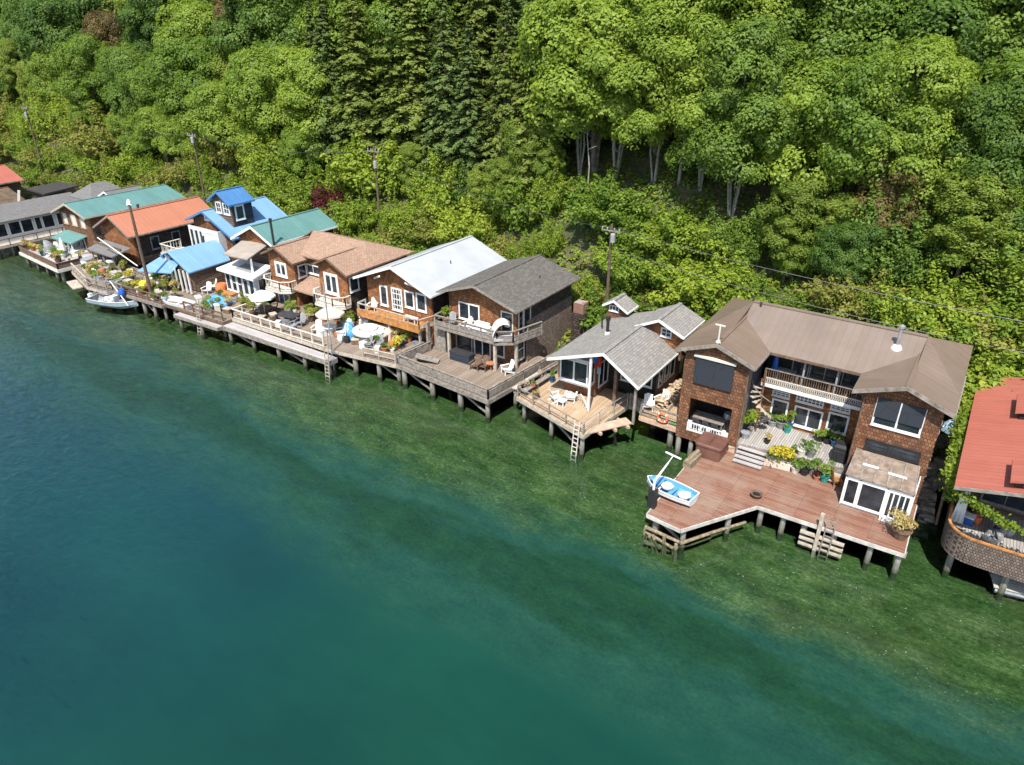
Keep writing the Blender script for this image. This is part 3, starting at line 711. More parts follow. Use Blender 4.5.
# big lower deck
poly=[(-11.4,29.58),(-9.4,29.38),(-6.7,33.7),(0.58,33.9),(0.5,38.68),(-3.42,38.68),(-3.42,38.9),(-9.4,38.1),(-11.6,38.12),(-11.45,36.6)]
mdk=deck('boat_deck','wide red-stained plank deck on pilings with a boat drawn up on it','deck',poly,2.1,'deck_red',fascia='white_worn',fh=0.24,pil=[(-6.5,34.0),(-5.3,34.05),(-4.2,34.1),(-2.7,34.15),(-0.9,34.2),(0.4,34.2),(-7.8,32.4),(-9.4,29.9),(-11.0,30.0),(-11.1,32.8),(-6,37),(-3,37),(0.3,37),(-10.5,36.6)])
lg=MB()
for a,bb,z,r_ in (((-11.5,29.75),(-9.45,29.6),1.05,.15),((-9.4,29.65),(-7.1,33.4),.95,.14),((-11.6,29.95),(-9.7,29.5),.55,.17),((-9.8,29.5),(-8.4,31.6),.5,.15),((-11.4,29.6),(-9.9,29.75),.15,.2),((-11.7,30.1),(-10.4,29.4),.3,.14)):
    r_*=.72; lg.tube([(a[0],a[1],z),((a[0]+bb[0])/2+random.uniform(-.08,.08),(a[1]+bb[1])/2,z+random.uniform(-.06,.06)),(bb[0],bb[1],z)],[r_,r_*.9,r_*.8],8)
for i in range(9):
    t=i/8; lg.tube([(-11.4+1.9*t+random.uniform(-.2,.2),29.7-0.15*t,-0.4),(-11.4+1.9*t+random.uniform(-.3,.3),29.62-0.1*t,random.uniform(.5,1.25))],random.uniform(.05,.1),6)
lg.build('fender_logs',M['log'],mdk)
ladder(mdk,(-2.95,33.55,-0.2),(-2.9,33.68,3.0),0.42,'wood_grey')
lg=MB()
for z in (0.15,0.55,0.95): lg.bar((-4.3,33.78-.1*z,z+.5),(-2.1,33.82-.1*z,z+.5),0.2,0.12)
lg.build('fender_boards',M['wood_pale'],mdk)
MB().box(-3.5,-3.32,33.55,33.72,-0.3,3.0).build('mooring_post',M['wood_pale'],mdk)
# upper patio of pale boards with three steps
up=[(-9.45,38.12),(-3.42,38.92),(-3.42,41.69),(-9.45,41.69)]
ud=deck('raised_patio','raised patio of pale grey boards between the two house wings','patio',up,2.88,'deck_grey',fascia='wood_grey',fh=0.75)
stp=MB()
for i in range(4): stp.box(-9.3,-7.6,37.05+i*0.27,37.36+i*0.27,2.2+i*0.16,2.26+i*0.16)
stp.build('steps',M['deck_walk'],ud)
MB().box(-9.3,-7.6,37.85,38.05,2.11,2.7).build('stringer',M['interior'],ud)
MB().box(-4.6,-3.5,38.0,38.25,2.3,2.37).box(-4.6,-3.5,38.3,38.55,2.55,2.62).build('steps',M['deck_walk'],ud)

# =================================================================== grey roofed cottage
h=thing('cottage','low cottage with grey shingle roof, glazed bay and side dormer above a tan deck','house',(-19.5,40,2.3))
ay,az=37.2,6.9
gr=gable_roof(h,-22.6,5.45,-18.4,6.9,-15.8,5.2,ay,46.3,M['roof_grey_x'],trim='white',tw=0.2,th=0.12)
MB().slab([(-22.65,46.301,5.4),(-15.75,46.301,5.2),(-18.4,44.9,6.87)],0.1).build('roof',M['roof_grey_y'],h)
# raised rear block with side dormer
d1=GY(*zL(740,170),43.2)
pA=(-17.1,42.9,7.55)
dr=gable_roof(h,-18.9,6.75,-17.15,7.6,-15.25,6.75,42.8,46.6,M['roof_grey_x'],trim='white',tw=0.18,th=0.12)
front_wall(h,-18.6,-15.6,43.4,5.3,6.85,6.8,M['shingle_red'],apex=(-17.15,7.5)); box_wall(h,-15.75,-15.6,43.55,46.4,4.6,6.8,M['siding_plank'])
window(h,'f',-17.15,-16.35,6.2,6.85,43.4,nx=2,ny=2,frame='white',fw=0.09)
MB().slab([(-15.7,43.9,5.35),(-14.1,43.9,4.9),(-14.1,47.6,4.9),(-15.7,47.6,5.35)],0.1).build('side_roof',M['roof_grey_x'],h)
d2=gable_roof(h,-22.7,6.75,-21.8,7.25,-20.6,6.55,45.2,47.0,M['roof_grey_x'],trim='white',tw=0.16,th=0.12)
front_wall(h,-22.5,-20.8,45.6,5.2,6.7,6.6,M['shingle_brown'],apex=(-21.8,7.1)); box_wall(h,-20.95,-20.8,45.76,46.8,5.0,6.6,M['shingle_brown'])
window(h,'f',-22.3,-21.5,6.25,6.7,45.6,nx=3,fw=0.06)
p=G(*zL(483,238),6.35); c=MB(); c.lathe([(0.2,-0.2),(0.17,0.1),(0.1,0.16)],(p.x,p.y,6.3),10); ff=c.build('flue_flashing',M['white'],h)
MB().lathe([(0.11,0.1),(0.11,1.0),(0.17,1.01),(0.17,1.25),(0.03,1.3)],(p.x,p.y,6.3),10).build('flue',M['black'],ff)
p=G(*zL(459,200),6.2); MB().lathe([(0.06,-0.2),(0.06,0.55),(0.09,0.56),(0.08,0.65)],(p.x,p.y,6.2),8).build('vent_pipe',M['black'],h)
# walls: left glazed room and right recessed porch wall
front_wall(h,-22.3,-19.9,39.3,2.35,5.45,6.2,M['shingle_brown'])
box_wall(h,-20.05,-19.903,39.46,41.4,2.35,6.1,M['shingle_brown']); box_wall(h,-22.297,-22.15,39.46,46,2.0,5.4,M['shingle_red'])
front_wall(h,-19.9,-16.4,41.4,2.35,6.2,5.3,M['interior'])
box_wall(h,-16.55,-16.403,41.56,45.8,2.0,5.3,M['siding_plank'])
MB().box(-22.45,-20.02,38.5,39.29,3.3,3.5).build('bay_sill',M['white'],h); MB().box(-22.45,-20.02,38.5,39.29,5.15,5.32).build('bay_head',M['white'],h)
MB().hull8([(-22.1,39.0,2.5),(-20.4,39.0,2.5),(-20.4,39.29,2.5),(-22.1,39.29,2.5)],[(-22.42,38.53,3.295),(-20.05,38.53,3.295),(-20.05,39.29,3.295),(-22.42,39.29,3.295)]).build('bay_base',M['shingle_brown'],h)
window(h,'f',-22.3,-20.1,3.5,5.15,38.52,nx=2,fw=0.1,mw=0.12); window(h,'s',38.55,39.28,3.5,5.15,-20.04,fw=0.07)
MB().box(-22.45,-22.36,38.53,39.29,3.5,5.15).build('bay_cheek',M['wood_orange'],h)
window(h,'f',-19.0,-16.6,3.1,4.9,41.4,nx=3,fw=0.09,mw=0.08); window(h,'s',39.7,41.1,2.9,4.8,-19.9,nx=2,fw=0.08)
for (a,bb) in ((41.9,42.6),(42.9,43.6),(43.9,44.7)): window(h,'s',a,bb,3.0,4.4,-16.4,nx=1,fw=0.08)
MB().box(-19.4,-19.26,37.28,37.42,2.3,6.35).build('post',M['white'],h); 
MB().box(-18.35,-18.13,38.9,39.12,2.3,6.55).build('post',M['wood_brown'],h); MB().box(-16.15,-16.0,37.4,37.55,2.3,5.25).build('post',M['wood_grey'],h)
tr=MB(); tr.tube([(-20.9,38.3,2.5),(-20.3,38.0,3.0),(-19.7,37.5,2.9),(-19.4,37.35,2.4)],0.03,6)
for k in range(5): tr.bar((-20.7+k*0.28,38.15-k*.18,2.35),(-20.5+k*0.24,38.05-k*.16,2.9),0.022)
tr.build('trellis',M['white'],h)
pilings(h,[(-22,40),(-19,41),(-16.6,42)],2.2)
poly=[(-24.3,36.35),(-18.2,34.45),(-18.0,36.9),(-17.55,39.8),(-16.45,40.15),(-19.3,40.15),(-22.2,41.5),(-24.0,41.5)]
poly=[(-24.5,36.4),(-18.1,34.5),(-17.5,39.75),(-16.2,40.1),(-16.2,41.0),(-24.0,41.2)]
cd=deck('cottage_deck','tan plank deck with pipe railing under the grey shingle roof','deck',poly,2.25,'deck_tan',fascia='wood_pale',fh=0.3,pil=[(-24.0,36.6),(-21.2,35.7),(-18.3,34.8),(-23.8,39.5),(-20,38.5),(-17.8,38.6),(-22,37.6)])
railing(cd,[(-24.45,36.45,2.25),(-18.15,34.56,2.25)],0.8,rails=(0.95,0.45),mat='wood_grey',step=1.5,rw=0.06,cap=False)
railing(cd,[(-18.12,34.6,2.25),(-17.55,39.65,2.25)],0.95,rails=(1.0,0.55),mat='grey_pl',post=0.05,step=1.9,rw=0.035,cap=False)
railing(cd,[(-24.45,36.5,2.25),(-24.0,41.1,2.25)],0.8,rails=(0.95,0.45),mat='wood_grey',step=1.6)
ladder(cd,(-18.7,34.3,-0.4),(-18.6,34.55,3.1),0.36,'offwhite')
pk=MB().slab([(-17.95,35.0,2.2),(-16.25,37.7,2.2),(-16.9,38.1,2.24),(-18.0,36.3,2.24)],0.08); 
for t in (0.25,0.6,0.9): 
    x,y=lerp(-17.95,-16.25,t),lerp(35.0,37.7,t); pk.bar((x-1.0,y+0.5,2.02),(x+0.15,y-0.1,2.02),0.16,0.18)
pk.build('plank_ramp',M['wood_pink'],cd)
poly=[(-16.2,38.75),(-13.45,38.65),(-13.42,45.5),(-16.2,45.5)]
sd=deck('side_deck','narrow light timber deck with firewood stack between cottage and big house','deck',poly,2.25,'deck_tan',fascia='wood_pink',fh=0.3,pil=[(-14.0,39.0),(-13.6,39.3),(-15.8,40.5)])
railing(sd,[(-16.15,38.85,2.25),(-13.5,38.75,2.25)],0.85,rails=(1.0,0.6,0.25),mat='wood_grey',step=1.3)
railing(sd,[(-17.4,39.75,2.25),(-16.25,38.95,2.25)],0.9,rails=(1.0,0.1),bal=0.2,mat='wood_grey',step=1.3)

# =================================================================== tall two-storey house with balcony
h=thing('balcony_house','tall two-storey house with weathered shingle side, mossy grey roof and front balcony','house',(-30,41,2.2))
rr=gable_roof(h,-33.95,7.25,-30.4,8.4,-26.55,7.2,39.3,48.5,M['roof_moss_x'],trim='wood_grey',tw=0.16)
MB().lathe([(0.05,-0.1),(0.05,0.2),(0.07,0.22)],(-28.3,45.2,7.7),8).build('vent_pipe',M['dkgrey'],h)
front_wall(h,-33.4,-27.15,40.2,4.6,7.28,7.25,M['shingle_red'],apex=(-30.4,8.2))
front_wall(h,-33.2,-27.3,40.35,2.1,4.4,4.4,M['shingle_brown'])
box_wall(h,-27.28,-27.153,40.37,42.3,4.6,7.2,M['siding_plank']); box_wall(h,-27.28,-27.15,42.3,48.2,5.6,7.2,M['siding_navy'].copy() if False else M['shingle_dark'])
box_wall(h,-27.2,-27.02,41.6,48.2,1.2,5.6,M['shingle_grey']); box_wall(h,-33.4,-33.25,40.12,48.2,2.0,7.2,M['shingle_brown'])
box_wall(h,-33.2,-27.3,48.05,48.2,2.0,7.2,M['shingle_dark'])
box_wall(h,-27.42,-27.303,40.52,41.6,2.1,4.5,M['shingle_brown'])
window(h,'f',-32.5,-30.5,5.1,6.5,40.2,nx=2,fw=0.1,mw=0.12); window(h,'f',-28.5,-27.4,4.75,6.6,40.2,nx=1,frame='offwhite',fw=0.09)
for a,bb in ((40.45,41.1),(41.15,42.1)): window(h,'s',a,bb,4.75,6.75,-27.15,nx=1,frame='offwhite',fw=0.08)
window(h,'f',-33.0,-31.4,2.3,3.9,40.35,frame='grey_pl',pane='glass',fw=0.08); window(h,'f',-31.2,-29.6,2.25,4.1,40.35,nx=2,frame='offwhite',fw=0.09,mw=0.09,name='door')
window(h,'f',-29.3,-28.3,2.7,4.1,40.35,frame='offwhite',fw=0.08); window(h,'s',40.45,41.5,2.6,4.3,-27.3,ny=2,frame='white',fw=0.1,mw=0.08)
fl=MB().prism([(-33.85,38.75),(-27.9,38.75),(-26.9,39.5),(-26.2,42.4),(-27.14,42.4),(-27.14,40.19),(-33.85,40.19)],4.42,4.62).build('balcony_floor',M['wood_grey'],h)
railing(h,[(-33.8,38.8,4.62),(-27.9,38.8,4.62),(-26.95,39.5,4.62),(-26.25,42.35,4.62)],0.85,rails=(0.95,0.5),mat='wood_grey',step=1.6,name='balcony_railing',panel=(0.08,0.42))
railing(h,[(-33.8,38.85,4.62),(-33.8,40.0,4.62)],0.85,rails=(0.95,0.5),mat='wood_grey',name='balcony_railing')
for x,y in ((-32.6,38.95),(-28.2,38.95),(-27.0,40.0)): MB().box(x-0.1,x+0.1,y-0.1,y+0.1,2.2,4.42).build('post',M['wood_pale'],h)
MB().box(-34.4,-33.3,39.3,39.45,2.2,4.4).box(-34.9,-34.7,38.9,39.2,2.2,4.6).build('fence_panel',M['wood_grey'],h)
ck=MB().box(-25.95,-24.75,46.3,47.5,1.0,5.0).build('chimney_base',M['shingle_dark'],h)
MB().box(-25.85,-24.95,46.4,47.2,5.0,5.85).build('chimney',M['brick'],ck)
pilings(h,[(-27.3,41.8),(-27.3,44),(-30,41),(-33,41),(-27.2,46)],2.0)
poly=[(-35.0,35.6),(-25.9,34.9),(-25.2,43.0),(-27.0,43.0),(-27.3,40.19),(-34.9,40.19)]
kd=deck('front_deck','weathered brown plank deck with low solid railing below the balcony','deck',poly,2.2,'deck_old',fascia='wood_grey',fh=0.35,pil=[(-34.6,35.8),(-31.6,35.6),(-28.8,35.4),(-26.2,35.2),(-25.7,38),(-25.4,41.5),(-33,38),(-29.5,38.5),(-31.3,37.3),(-27.5,37.2)],pr=0.17)
railing(kd,[(-34.9,35.68,2.2),(-25.98,34.98,2.2),(-25.3,42.9,2.2)],0.75,rails=(0.95,),mat='wood_grey',step=1.9,panel=(0.1,0.75))
railing(kd,[(-34.9,35.7,2.2),(-34.6,39.0,2.2)],0.75,rails=(0.95,),mat='wood_grey',step=1.9,panel=(0.1,0.75))

# =================================================================== white metal roof house
h=thing('white_roofed_house','orange cedar shingle house under a plain white metal gable roof','house',(-38.7,41,2.3))
gable_roof(h,-43.0,6.65,-38.64,8.35,-34.55,6.7,39.3,50.0,M['roof_white'],trim='white',tw=0.2)
MB().lathe([(0.04,-0.1),(0.04,0.22),(0.06,0.23)],(-36.7,44.5,7.6),8).build('vent_pipe',M['dkgrey'],h)
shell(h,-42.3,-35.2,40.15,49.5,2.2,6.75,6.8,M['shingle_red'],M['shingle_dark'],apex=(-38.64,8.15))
Y=40.15
wpx(h,Y,zO(287,322),zO(357,485),fw=0.14); wpx(h,Y,zO(372,340),zO(462,525),nx=4,ny=4,fw=0.13,mw=0.06,name='door')
wpx(h,Y,zO(468,362),zO(548,505),fw=0.14); wpx(h,Y,zO(552,380),zO(635,530),fw=0.14)
for k,(a,bb) in enumerate(((-40.4,-39.2),(-39.1,-37.9),(-37.6,-36.4))): window(h,'f',a,bb,2.4,3.75,40.15,nx=2,frame='grey_pl',fw=0.1)
for xa,xb in ((-41.4,-39.6),(-35.9,-37.5)): MB().bar((xa,40.14,6.6),(lerp(xa,-38.64,0.5),39.4,7.25),0.1,0.14).build('bracket',M['white'],h)
MB().box(-42.2,-35.3,38.62,40.14,3.72,3.9).build('balcony_floor',M['wood_orange'],h)
railing(h,[(-42.1,38.68,3.9),(-35.4,38.68,3.9),(-35.0,40.1,3.9)],0.8,rails=(1.0,0.1),mat='wood_pale',step=1.1,post=0.07,name='balcony_railing',panel=(0.1,0.45))
MB().box(-42.15,-35.35,38.56,38.615,3.62,4.25).build('balcony_fascia',M['wood_orange'],h)
for x in (-42.0,-38.8,-35.5): MB().box(x-0.08,x+0.08,38.75,38.91,2.2,3.7).build('post',M['wood_pale'],h)
pilings(h,[(-42,40.5),(-39,40.5),(-35.6,40.5)],2.2)
poly=[(-41.9,34.1),(-35.05,35.55),(-35.0,40.1),(-42.3,40.1)]
poly=[(-42.0,34.5),(-35.05,35.5),(-34.95,40.1),(-42.3,40.1)]
jd=deck('cluttered_deck','deck crowded with covered tables and pots below the white roof','deck',poly,2.2,'deck_old',fascia='wood_pale',fh=0.3,pil=[(-41.6,34.9),(-39.3,35.2),(-37.0,35.5),(-35.3,35.9),(-40.4,37.5),(-37,38)],pr=0.17)
railing(jd,[(-38.2,35.1,2.2),(-35.2,35.55,2.2)],0.75,rails=(0.95,0.5),mat='wood_pale',step=1.4)
railing(jd,[(-35.15,35.6,2.2),(-34.95,38.6,2.2)],0.75,rails=(0.95,),mat='wood_grey',step=1.4,panel=(0.1,0.6))

# =================================================================== tan roofed double-gable house
h=thing('double_gable_house','cedar house with tan shingle roof, twin front gables and white french balconies','house',(-49,40,2.3))
gable_roof(h,-47.7,7.0,-45.7,7.95,-43.35,6.78,38.9,43.5,M['roof_tan_x'],trim='wood_brown',tw=0.18)
gable_roof(h,-54.4,6.85,-52.35,7.75,-50.1,6.6,38.9,43.0,M['roof_tan_x'],trim='wood_brown',tw=0.18)
b=MB(); zi=8.3; b.slab([(-50.8,40.4,6.9),(-47.0,40.4,6.9),(-45.7,43.6,zi-0.1),(-52.4,43.6,zi-0.1)],0.13); b.slab([(-43.36,47.4,6.78),(-54.4,47.4,6.78),(-52.4,43.6,zi-0.1),(-45.7,43.6,zi-0.1)],0.13)
b.build('roof',M['roof_tan_y'],h)
MB().slab([(-43.353,41.5,6.77),(-43.353,47.4,6.77),(-45.7,43.6,zi-0.1),(-45.7,42.0,7.94)],0.13).build('hip_roof',M['roof_tan_x'],h); MB().slab([(-54.397,47.4,6.77),(-54.397,41.0,6.83),(-52.4,41.5,7.74),(-52.4,43.6,zi-0.1)],0.13).build('hip_roof',M['roof_tan_x'],h)
front_wall(h,-47.35,-43.9,39.4,2.2,7.0,6.9,M['shingle_red'],apex=(-45.7,7.78)); front_wall(h,-54.0,-50.6,39.4,2.2,6.85,6.7,M['shingle_red'],apex=(-52.35,7.58))
front_wall(h,-50.6,-47.35,40.9,2.2,6.9,6.9,M['shingle_brown'])
box_wall(h,-44.05,-43.903,39.56,47.0,2.0,6.85,M['shingle_dark']); box_wall(h,-50.74,-50.603,39.56,40.9,2.2,6.8,M['shingle_brown']); box_wall(h,-53.997,-53.86,39.56,47,2.0,6.8,M['shingle_brown']); box_wall(h,-53.8,-44.1,46.85,47.0,2,6.8,M['shingle_dark'])
wpx(h,39.4,zI2(170,178),zI2(265,300),nx=2,fw=0.22,mw=0.18,name='door'); wpx(h,39.4,zI2(512,255),zI2(625,425),nx=2,ny=1,fw=0.22,mw=0.18,name='door')
wpx(h,40.9,zI2(392,195),zI2(492,285),nx=2,fw=0.12); window(h,'s',39.75,40.75,4.9,6.1,-50.6,fw=0.12)
window(h,'s',39.6,40.7,4.95,6.3,-43.9,fw=0.12); window(h,'s',40.3,41.3,2.5,3.9,-43.9,fw=0.14)
wpx(h,39.4,zI2(195,390),zI2(290,505),nx=2,fw=0.12,mw=0.1,pane='glass_blue',name='door'); wpx(h,39.4,zI2(480,485),zI2(640,560),nx=3,fw=0.12)
window(h,'f',-50.3,-49.3,2.5,4.0,40.9,fw=0.14); window(h,'f',-49.0,-47.6,2.7,4.0,40.9,nx=2,fw=0.12)
MB().slab([(-50.7,38.9,4.15),(-47.3,38.9,4.15),(-47.3,40.9,4.9),(-50.7,40.9,4.9)],0.12).build('porch_roof',M['roof_tan_y'],h)
for xa,xb,yf in ((-47.5,-43.7,38.0),(-54.2,-50.6,38.1)):
    xm=(xa+xb)/2
    pl=[(xa,39.39),(xa,38.7),(xa+0.8,yf),(xb-0.8,yf),(xb,38.7),(xb,39.39)]
    bf=MB().prism(pl,3.75,3.95).build('balcony_floor',M['offwhite'],h)
    railing(bf,[(p[0],p[1]+0.06 if p[1]<39 else p[1],3.95) for p in pl],0.85,rails=(1.0,0.1),bal=0.3,mat='offwhite',step=1.2,post=0.07,name='balcony_railing')
poly=[(-53.4,34.2),(-41.95,34.4),(-42.2,41.0),(-53.4,41.0)]
idk=deck('terrace_deck','long deck with white post railing in front of the twin gables','deck',poly,2.3,'deck_old',fascia='wood_pale',fh=0.3,pil=[(-52.5,34.6),(-49.5,34.6),(-46.5,34.6),(-43.5,34.6),(-51,37),(-47,37),(-43,37)])
railing(idk,[(-53.35,37.3,2.3),(-53.35,34.28,2.3),(-42.0,34.48,2.3)],0.8,rails=(1.0,0.08),mat='offwhite',step=1.2,post=0.1)
poly=[(-53.3,33.1),(-40.2,33.35),(-40.2,34.15),(-53.3,34.13)]
iw=deck('boardwalk','pale narrow boardwalk hung outside the white post railing','boardwalk',poly,1.95,'deck_walk',fascia='wood_grey',fh=0.4,pil=[(-52.9,33.4),(-49.8,33.45),(-46.6,33.5),(-43.4,33.55),(-40.6,33.6)])
ladder(iw,(-40.3,33.0,-0.2),(-40.25,33.35,4.4),0.42,'wood_pale')
MB().tube([(-40.9,34.3,0),(-40.85,34.3,8.0)],0.06,8).build('mast',M['grey_pl'],iw)

# =================================================================== white flat-roofed sunroom and tan canopy behind it
h=thing('sunroom','small white glazed sunroom with flat white roof and grey roof panel','sunroom',(-57,38.7,2.3))
rf=MB().slab([(-59.1,37.2,5.0),(-53.6,37.1,5.0),(-55.1,40.6,5.02),(-59.6,40.2,5.02)],0.22).build('roof',M['white'],h)
MB().slab([(-57.6,38.1,5.04),(-55.2,38.0,5.04),(-55.6,39.6,5.045),(-57.9,39.6,5.045)],0.035).build('roof_panel',M['grey_pl'],h)
front_wall(h,-58.7,-54.3,37.7,2.3,4.75,4.75,M['siding_white']); box_wall(h,-54.45,-54.303,37.86,40.2,2.3,4.75,M['siding_white']); box_wall(h,-58.7,-58.55,37.86,40.2,2.3,4.75,M['siding_white']); box_wall(h,-58.5,-54.5,40.05,40.2,2.3,4.75,M['siding_white'])
for i in range(5): window(h,'f',-58.6+i*0.86,-57.84+i*0.86,2.9 if i!=2 else 2.35,4.6,37.7,fw=0.09)
window(h,'s',38.0,39.9,2.9,4.6,-54.3,nx=2,fw=0.09)
h=thing('teal_gable_house','teal metal roofed house with cedar gable and black stove flue behind the sunroom','house',(-58,44,2.5))
gable_roof(h,-61.5,6.65,-58.1,8.3,-55.35,6.95,40.9,49.4,M['roof_teal'],trim='white',tw=0.22)
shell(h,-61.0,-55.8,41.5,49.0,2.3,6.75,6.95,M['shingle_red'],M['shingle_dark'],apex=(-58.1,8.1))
p=G(*zI(242,103),7.1); MB().lathe([(0.11,-0.3),(0.11,2.0),(0.17,2.02),(0.15,2.2)],(p.x,p.y,7.2),9).build('flue',M['black'],h)
MB().slab([(-58.4,37.75,6.35),(-54.9,37.8,6.45),(-56.9,41.9,6.6),(-60.5,41.6,6.5)],0.12).build('porch_roof',M['roof_tanfelt'],h)
for x,y in ((-55.15,38.3),(-56.95,41.4)): MB().box(x-0.07,x+0.07,y-0.07,y+0.07,2.3,6.3).build('post',M['white'],h)
window(h,'f',-57.2,-56.2,5.2,6.3,41.5,fw=0.14); box_wall(h,-60.8,-55.0,41.3,41.42,4.5,6.2,M['siding_plank'])

# =================================================================== blue roofed house
h=thing('blue_roofed_house','house with blue metal roofs, a raised tower room and white upstairs sunroom','house',(-66.5,43,2.4))
gable_roof(h,-69.6,7.2,-66.4,8.5,-61.9,6.3,41.4,49.3,M['roof_blue'],trim='roof_bluedeep',tw=0.2)
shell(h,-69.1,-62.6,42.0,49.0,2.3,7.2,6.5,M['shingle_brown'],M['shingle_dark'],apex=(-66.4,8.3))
gable_roof(h,-66.55,9.4,-64.7,10.5,-62.95,9.35,42.3,45.4,M['roof_bluedeep'],trim='roof_bluedeep',tw=0.18)
shell(h,-66.2,-63.3,42.7,45.2,6.4,9.45,9.4,M['siding_plank'],M['siding_navy'],apex=(-64.7,10.3))
for a,bb in ((-65.7,-64.8),(-64.5,-63.5)): window(h,'f',a,bb,8.2,9.35,42.7,ny=2,nx=2,fw=0.12)
window(h,'s',43.1,44.2,7.6,9.1,-63.3,ny=1,fw=0.15)
window(h,'f',-67.0,-66.2,7.4,7.95,42.0,fw=0.15,pane='grey_pl')
sr=front_wall(h,-69.0,-64.0,41.2,4.2,6.75,6.75,M['siding_white']); box_wall(h,-64.15,-64.0,41.36,42.0,4.2,6.75,M['siding_white'])
for a,bb in ((-68.8,-68.1),(-68.0,-67.3),(-67.2,-66.6)): window(h,'f',a,bb,4.5,6.5,41.2,fw=0.1)
window(h,'f',-66.3,-64.5,5.3,6.5,41.2,fw=0.1,pane='offwhite')
MB().box(-72.2,-68.4,39.4,42.0,3.5,3.7).build('balcony_floor',M['offwhite'],h)
railing(h,[(-72.1,41.8,3.7),(-72.1,39.5,3.7),(-68.5,39.5,3.7)],0.9,rails=(1.0,0.1),bal=0.3,mat='offwhite',step=1.2,name='balcony_railing')
# low blue porch in front
b=MB(); b.slab([(-61.4,35.7,4.5),(-61.6,40.5,4.5),(-64.6,41.5,5.9),(-64.8,36.0,5.9)],0.12); b.slab([(-64.81,36.0,5.88),(-64.61,41.5,5.88),(-66.4,41.5,5.2),(-66.6,36.2,5.2)],0.12); b.build('porch_roof',M['roof_blue'],h)
b=MB(); b.slab([(-66.9,33.8,4.2),(-63.6,35.3,4.2),(-64.6,37.4,4.95),(-66.9,36.4,4.95)],0.1); b.build('porch_roof',M['roof_blue'],h)
front_wall(h,-64.6,-61.7,36.6,2.3,5.3,4.4,M['siding_plank']); box_wall(h,-61.85,-61.703,36.76,40.4,2.3,4.4,M['siding_plank'])
for x in (-64.5,-63.8,-63.1,-62.4,-61.75): MB().box(x-0.06,x+0.06,35.75,35.87,2.3,4.5).build('post',M['white'],h)
p=G(*zF(435,350),5.1); MB().lathe([(0.15,-0.2),(0.1,0.15),(0.1,1.1),(0.15,1.12),(0.13,1.3)],(p.x,p.y,5.1),9).build('flue',M['dkgrey'],h)
p=G(*zN(260,535),4.9); MB().lathe([(0.3,-0.3),(0.26,0.25),(0.1,0.4)],(p.x,p.y,4.9),9).build('roof_vent',M['white'],h)
poly=[(-61.6,33.0),(-53.45,33.3),(-53.45,38.5),(-61.6,38.5)]
fd=deck('patio_dock','plank dock with clutter beside the blue porch roof','dock',poly,2.2,'deck_old',fascia='wood_brown',fh=0.3,pil=[(-61.0,33.4),(-58.4,33.5),(-55.8,33.6),(-53.9,33.6),(-60,36),(-57,36)])
railing(fd,[(-59.0,33.2,2.2),(-53.6,33.4,2.2)],0.75,rails=(0.95,0.5),mat='wood_brown',step=1.3)
poly=[(-59.4,32.3),(-53.4,32.6),(-53.4,33.15),(-59.4,32.9)]
fw_=deck('low_boardwalk','short pale boardwalk in front of the blue tarp','boardwalk',poly,1.9,'deck_walk',fascia='wood_grey',fh=0.3,pil=[(-59,32.6),(-56,32.7)])
q_=G(199,334,0.6); t_=GY(197,299,q_.y+.25); ladder(fw_,(q_.x,q_.y,0.2),tuple(t_),0.42,'wood_pale'); MB().box(min(q_.x,-59.4)-.5,max(q_.x,-58.9)+.5,q_.y+.05,32.6,1.7,1.78).build('landing',M['wood_brown'],fw_)
poly=[(-69.5,32.2),(-61.65,32.6),(-61.65,38.0),(-69.5,38.0)]
fd2=deck('garden_dock','plant covered dock under a tall leaning pole','dock',poly,2.2,'deck_old',fascia='wood_grey',fh=0.3,pil=[(-68.8,32.6),(-66.8,32.7),(-65.0,32.7),(-63.4,32.8),(-62.0,33.0),(-67,35),(-64,35),(-62.4,36)])
railing(fd2,[(-67.5,32.35,2.2),(-61.8,32.7,2.2)],0.8,rails=(0.95,0.5,0.2),mat='wood_brown',step=0.9)
railing(fd2,[(-69.4,36.0,2.2),(-69.4,32.3,2.2),(-67.5,32.3,2.2)],0.85,rails=(1.0,0.5),mat='wood_grey',step=1.2)

# =================================================================== orange roofed house
h=thing('orange_roofed_house','cedar shingle house with plain orange metal gable roof','house',(-77.6,42,2.3))
gable_roof(h,-81.3,5.5,-77.6,7.25,-74.3,5.45,37.5,48.4,M['roof_orange'],trim='wood_grey',tw=0.2)
shell(h,-80.7,-74.8,38.2,48.0,2.2,5.6,5.6,M['shingle_red'],M['shingle_dark'],apex=(-77.6,7.05))
p=G(*zN(62,215),6.5); MB().lathe([(0.12,-0.4),(0.12,0.6),(0.18,0.62),(0.16,0.8)],(p.x,p.y,6.5),8).build('flue',M['dkgrey'],h)
MB().slab([(-79.9,35.6,3.75),(-74.9,35.6,3.7),(-74.3,37.49,4.3),(-79.4,37.49,4.4)],0.12).build('porch_roof',M['roof_slate_y'],h)
for x in (-79.4,-77.2,-75.2): MB().box(x-0.07,x+0.07,35.8,35.94,2.1,3.68).build('post',M['wood_grey'],h)
front_wall(h,-80.2,-74.9,36.6,2.2,4.3,4.3,M['siding_plank'])
for a,bb in ((-79.6,-78.4),(-78.0,-76.8),(-76.4,-75.4)): window(h,'f',a,bb,2.6,3.9,36.6,frame='wood_grey',fw=0.1)
for y in (40,42.5,45): window(h,'s',y,y+1.0,3.4,4.8,-74.8,frame='grey_pl',fw=0.1)
poly=[(-80.6,30.6),(-69.6,30.9),(-69.6,37.5),(-80.6,37.5)]
poly=[(-78.9,33.1),(-72.8,31.5),(-69.6,31.8),(-69.6,37.5),(-80.6,37.5)]
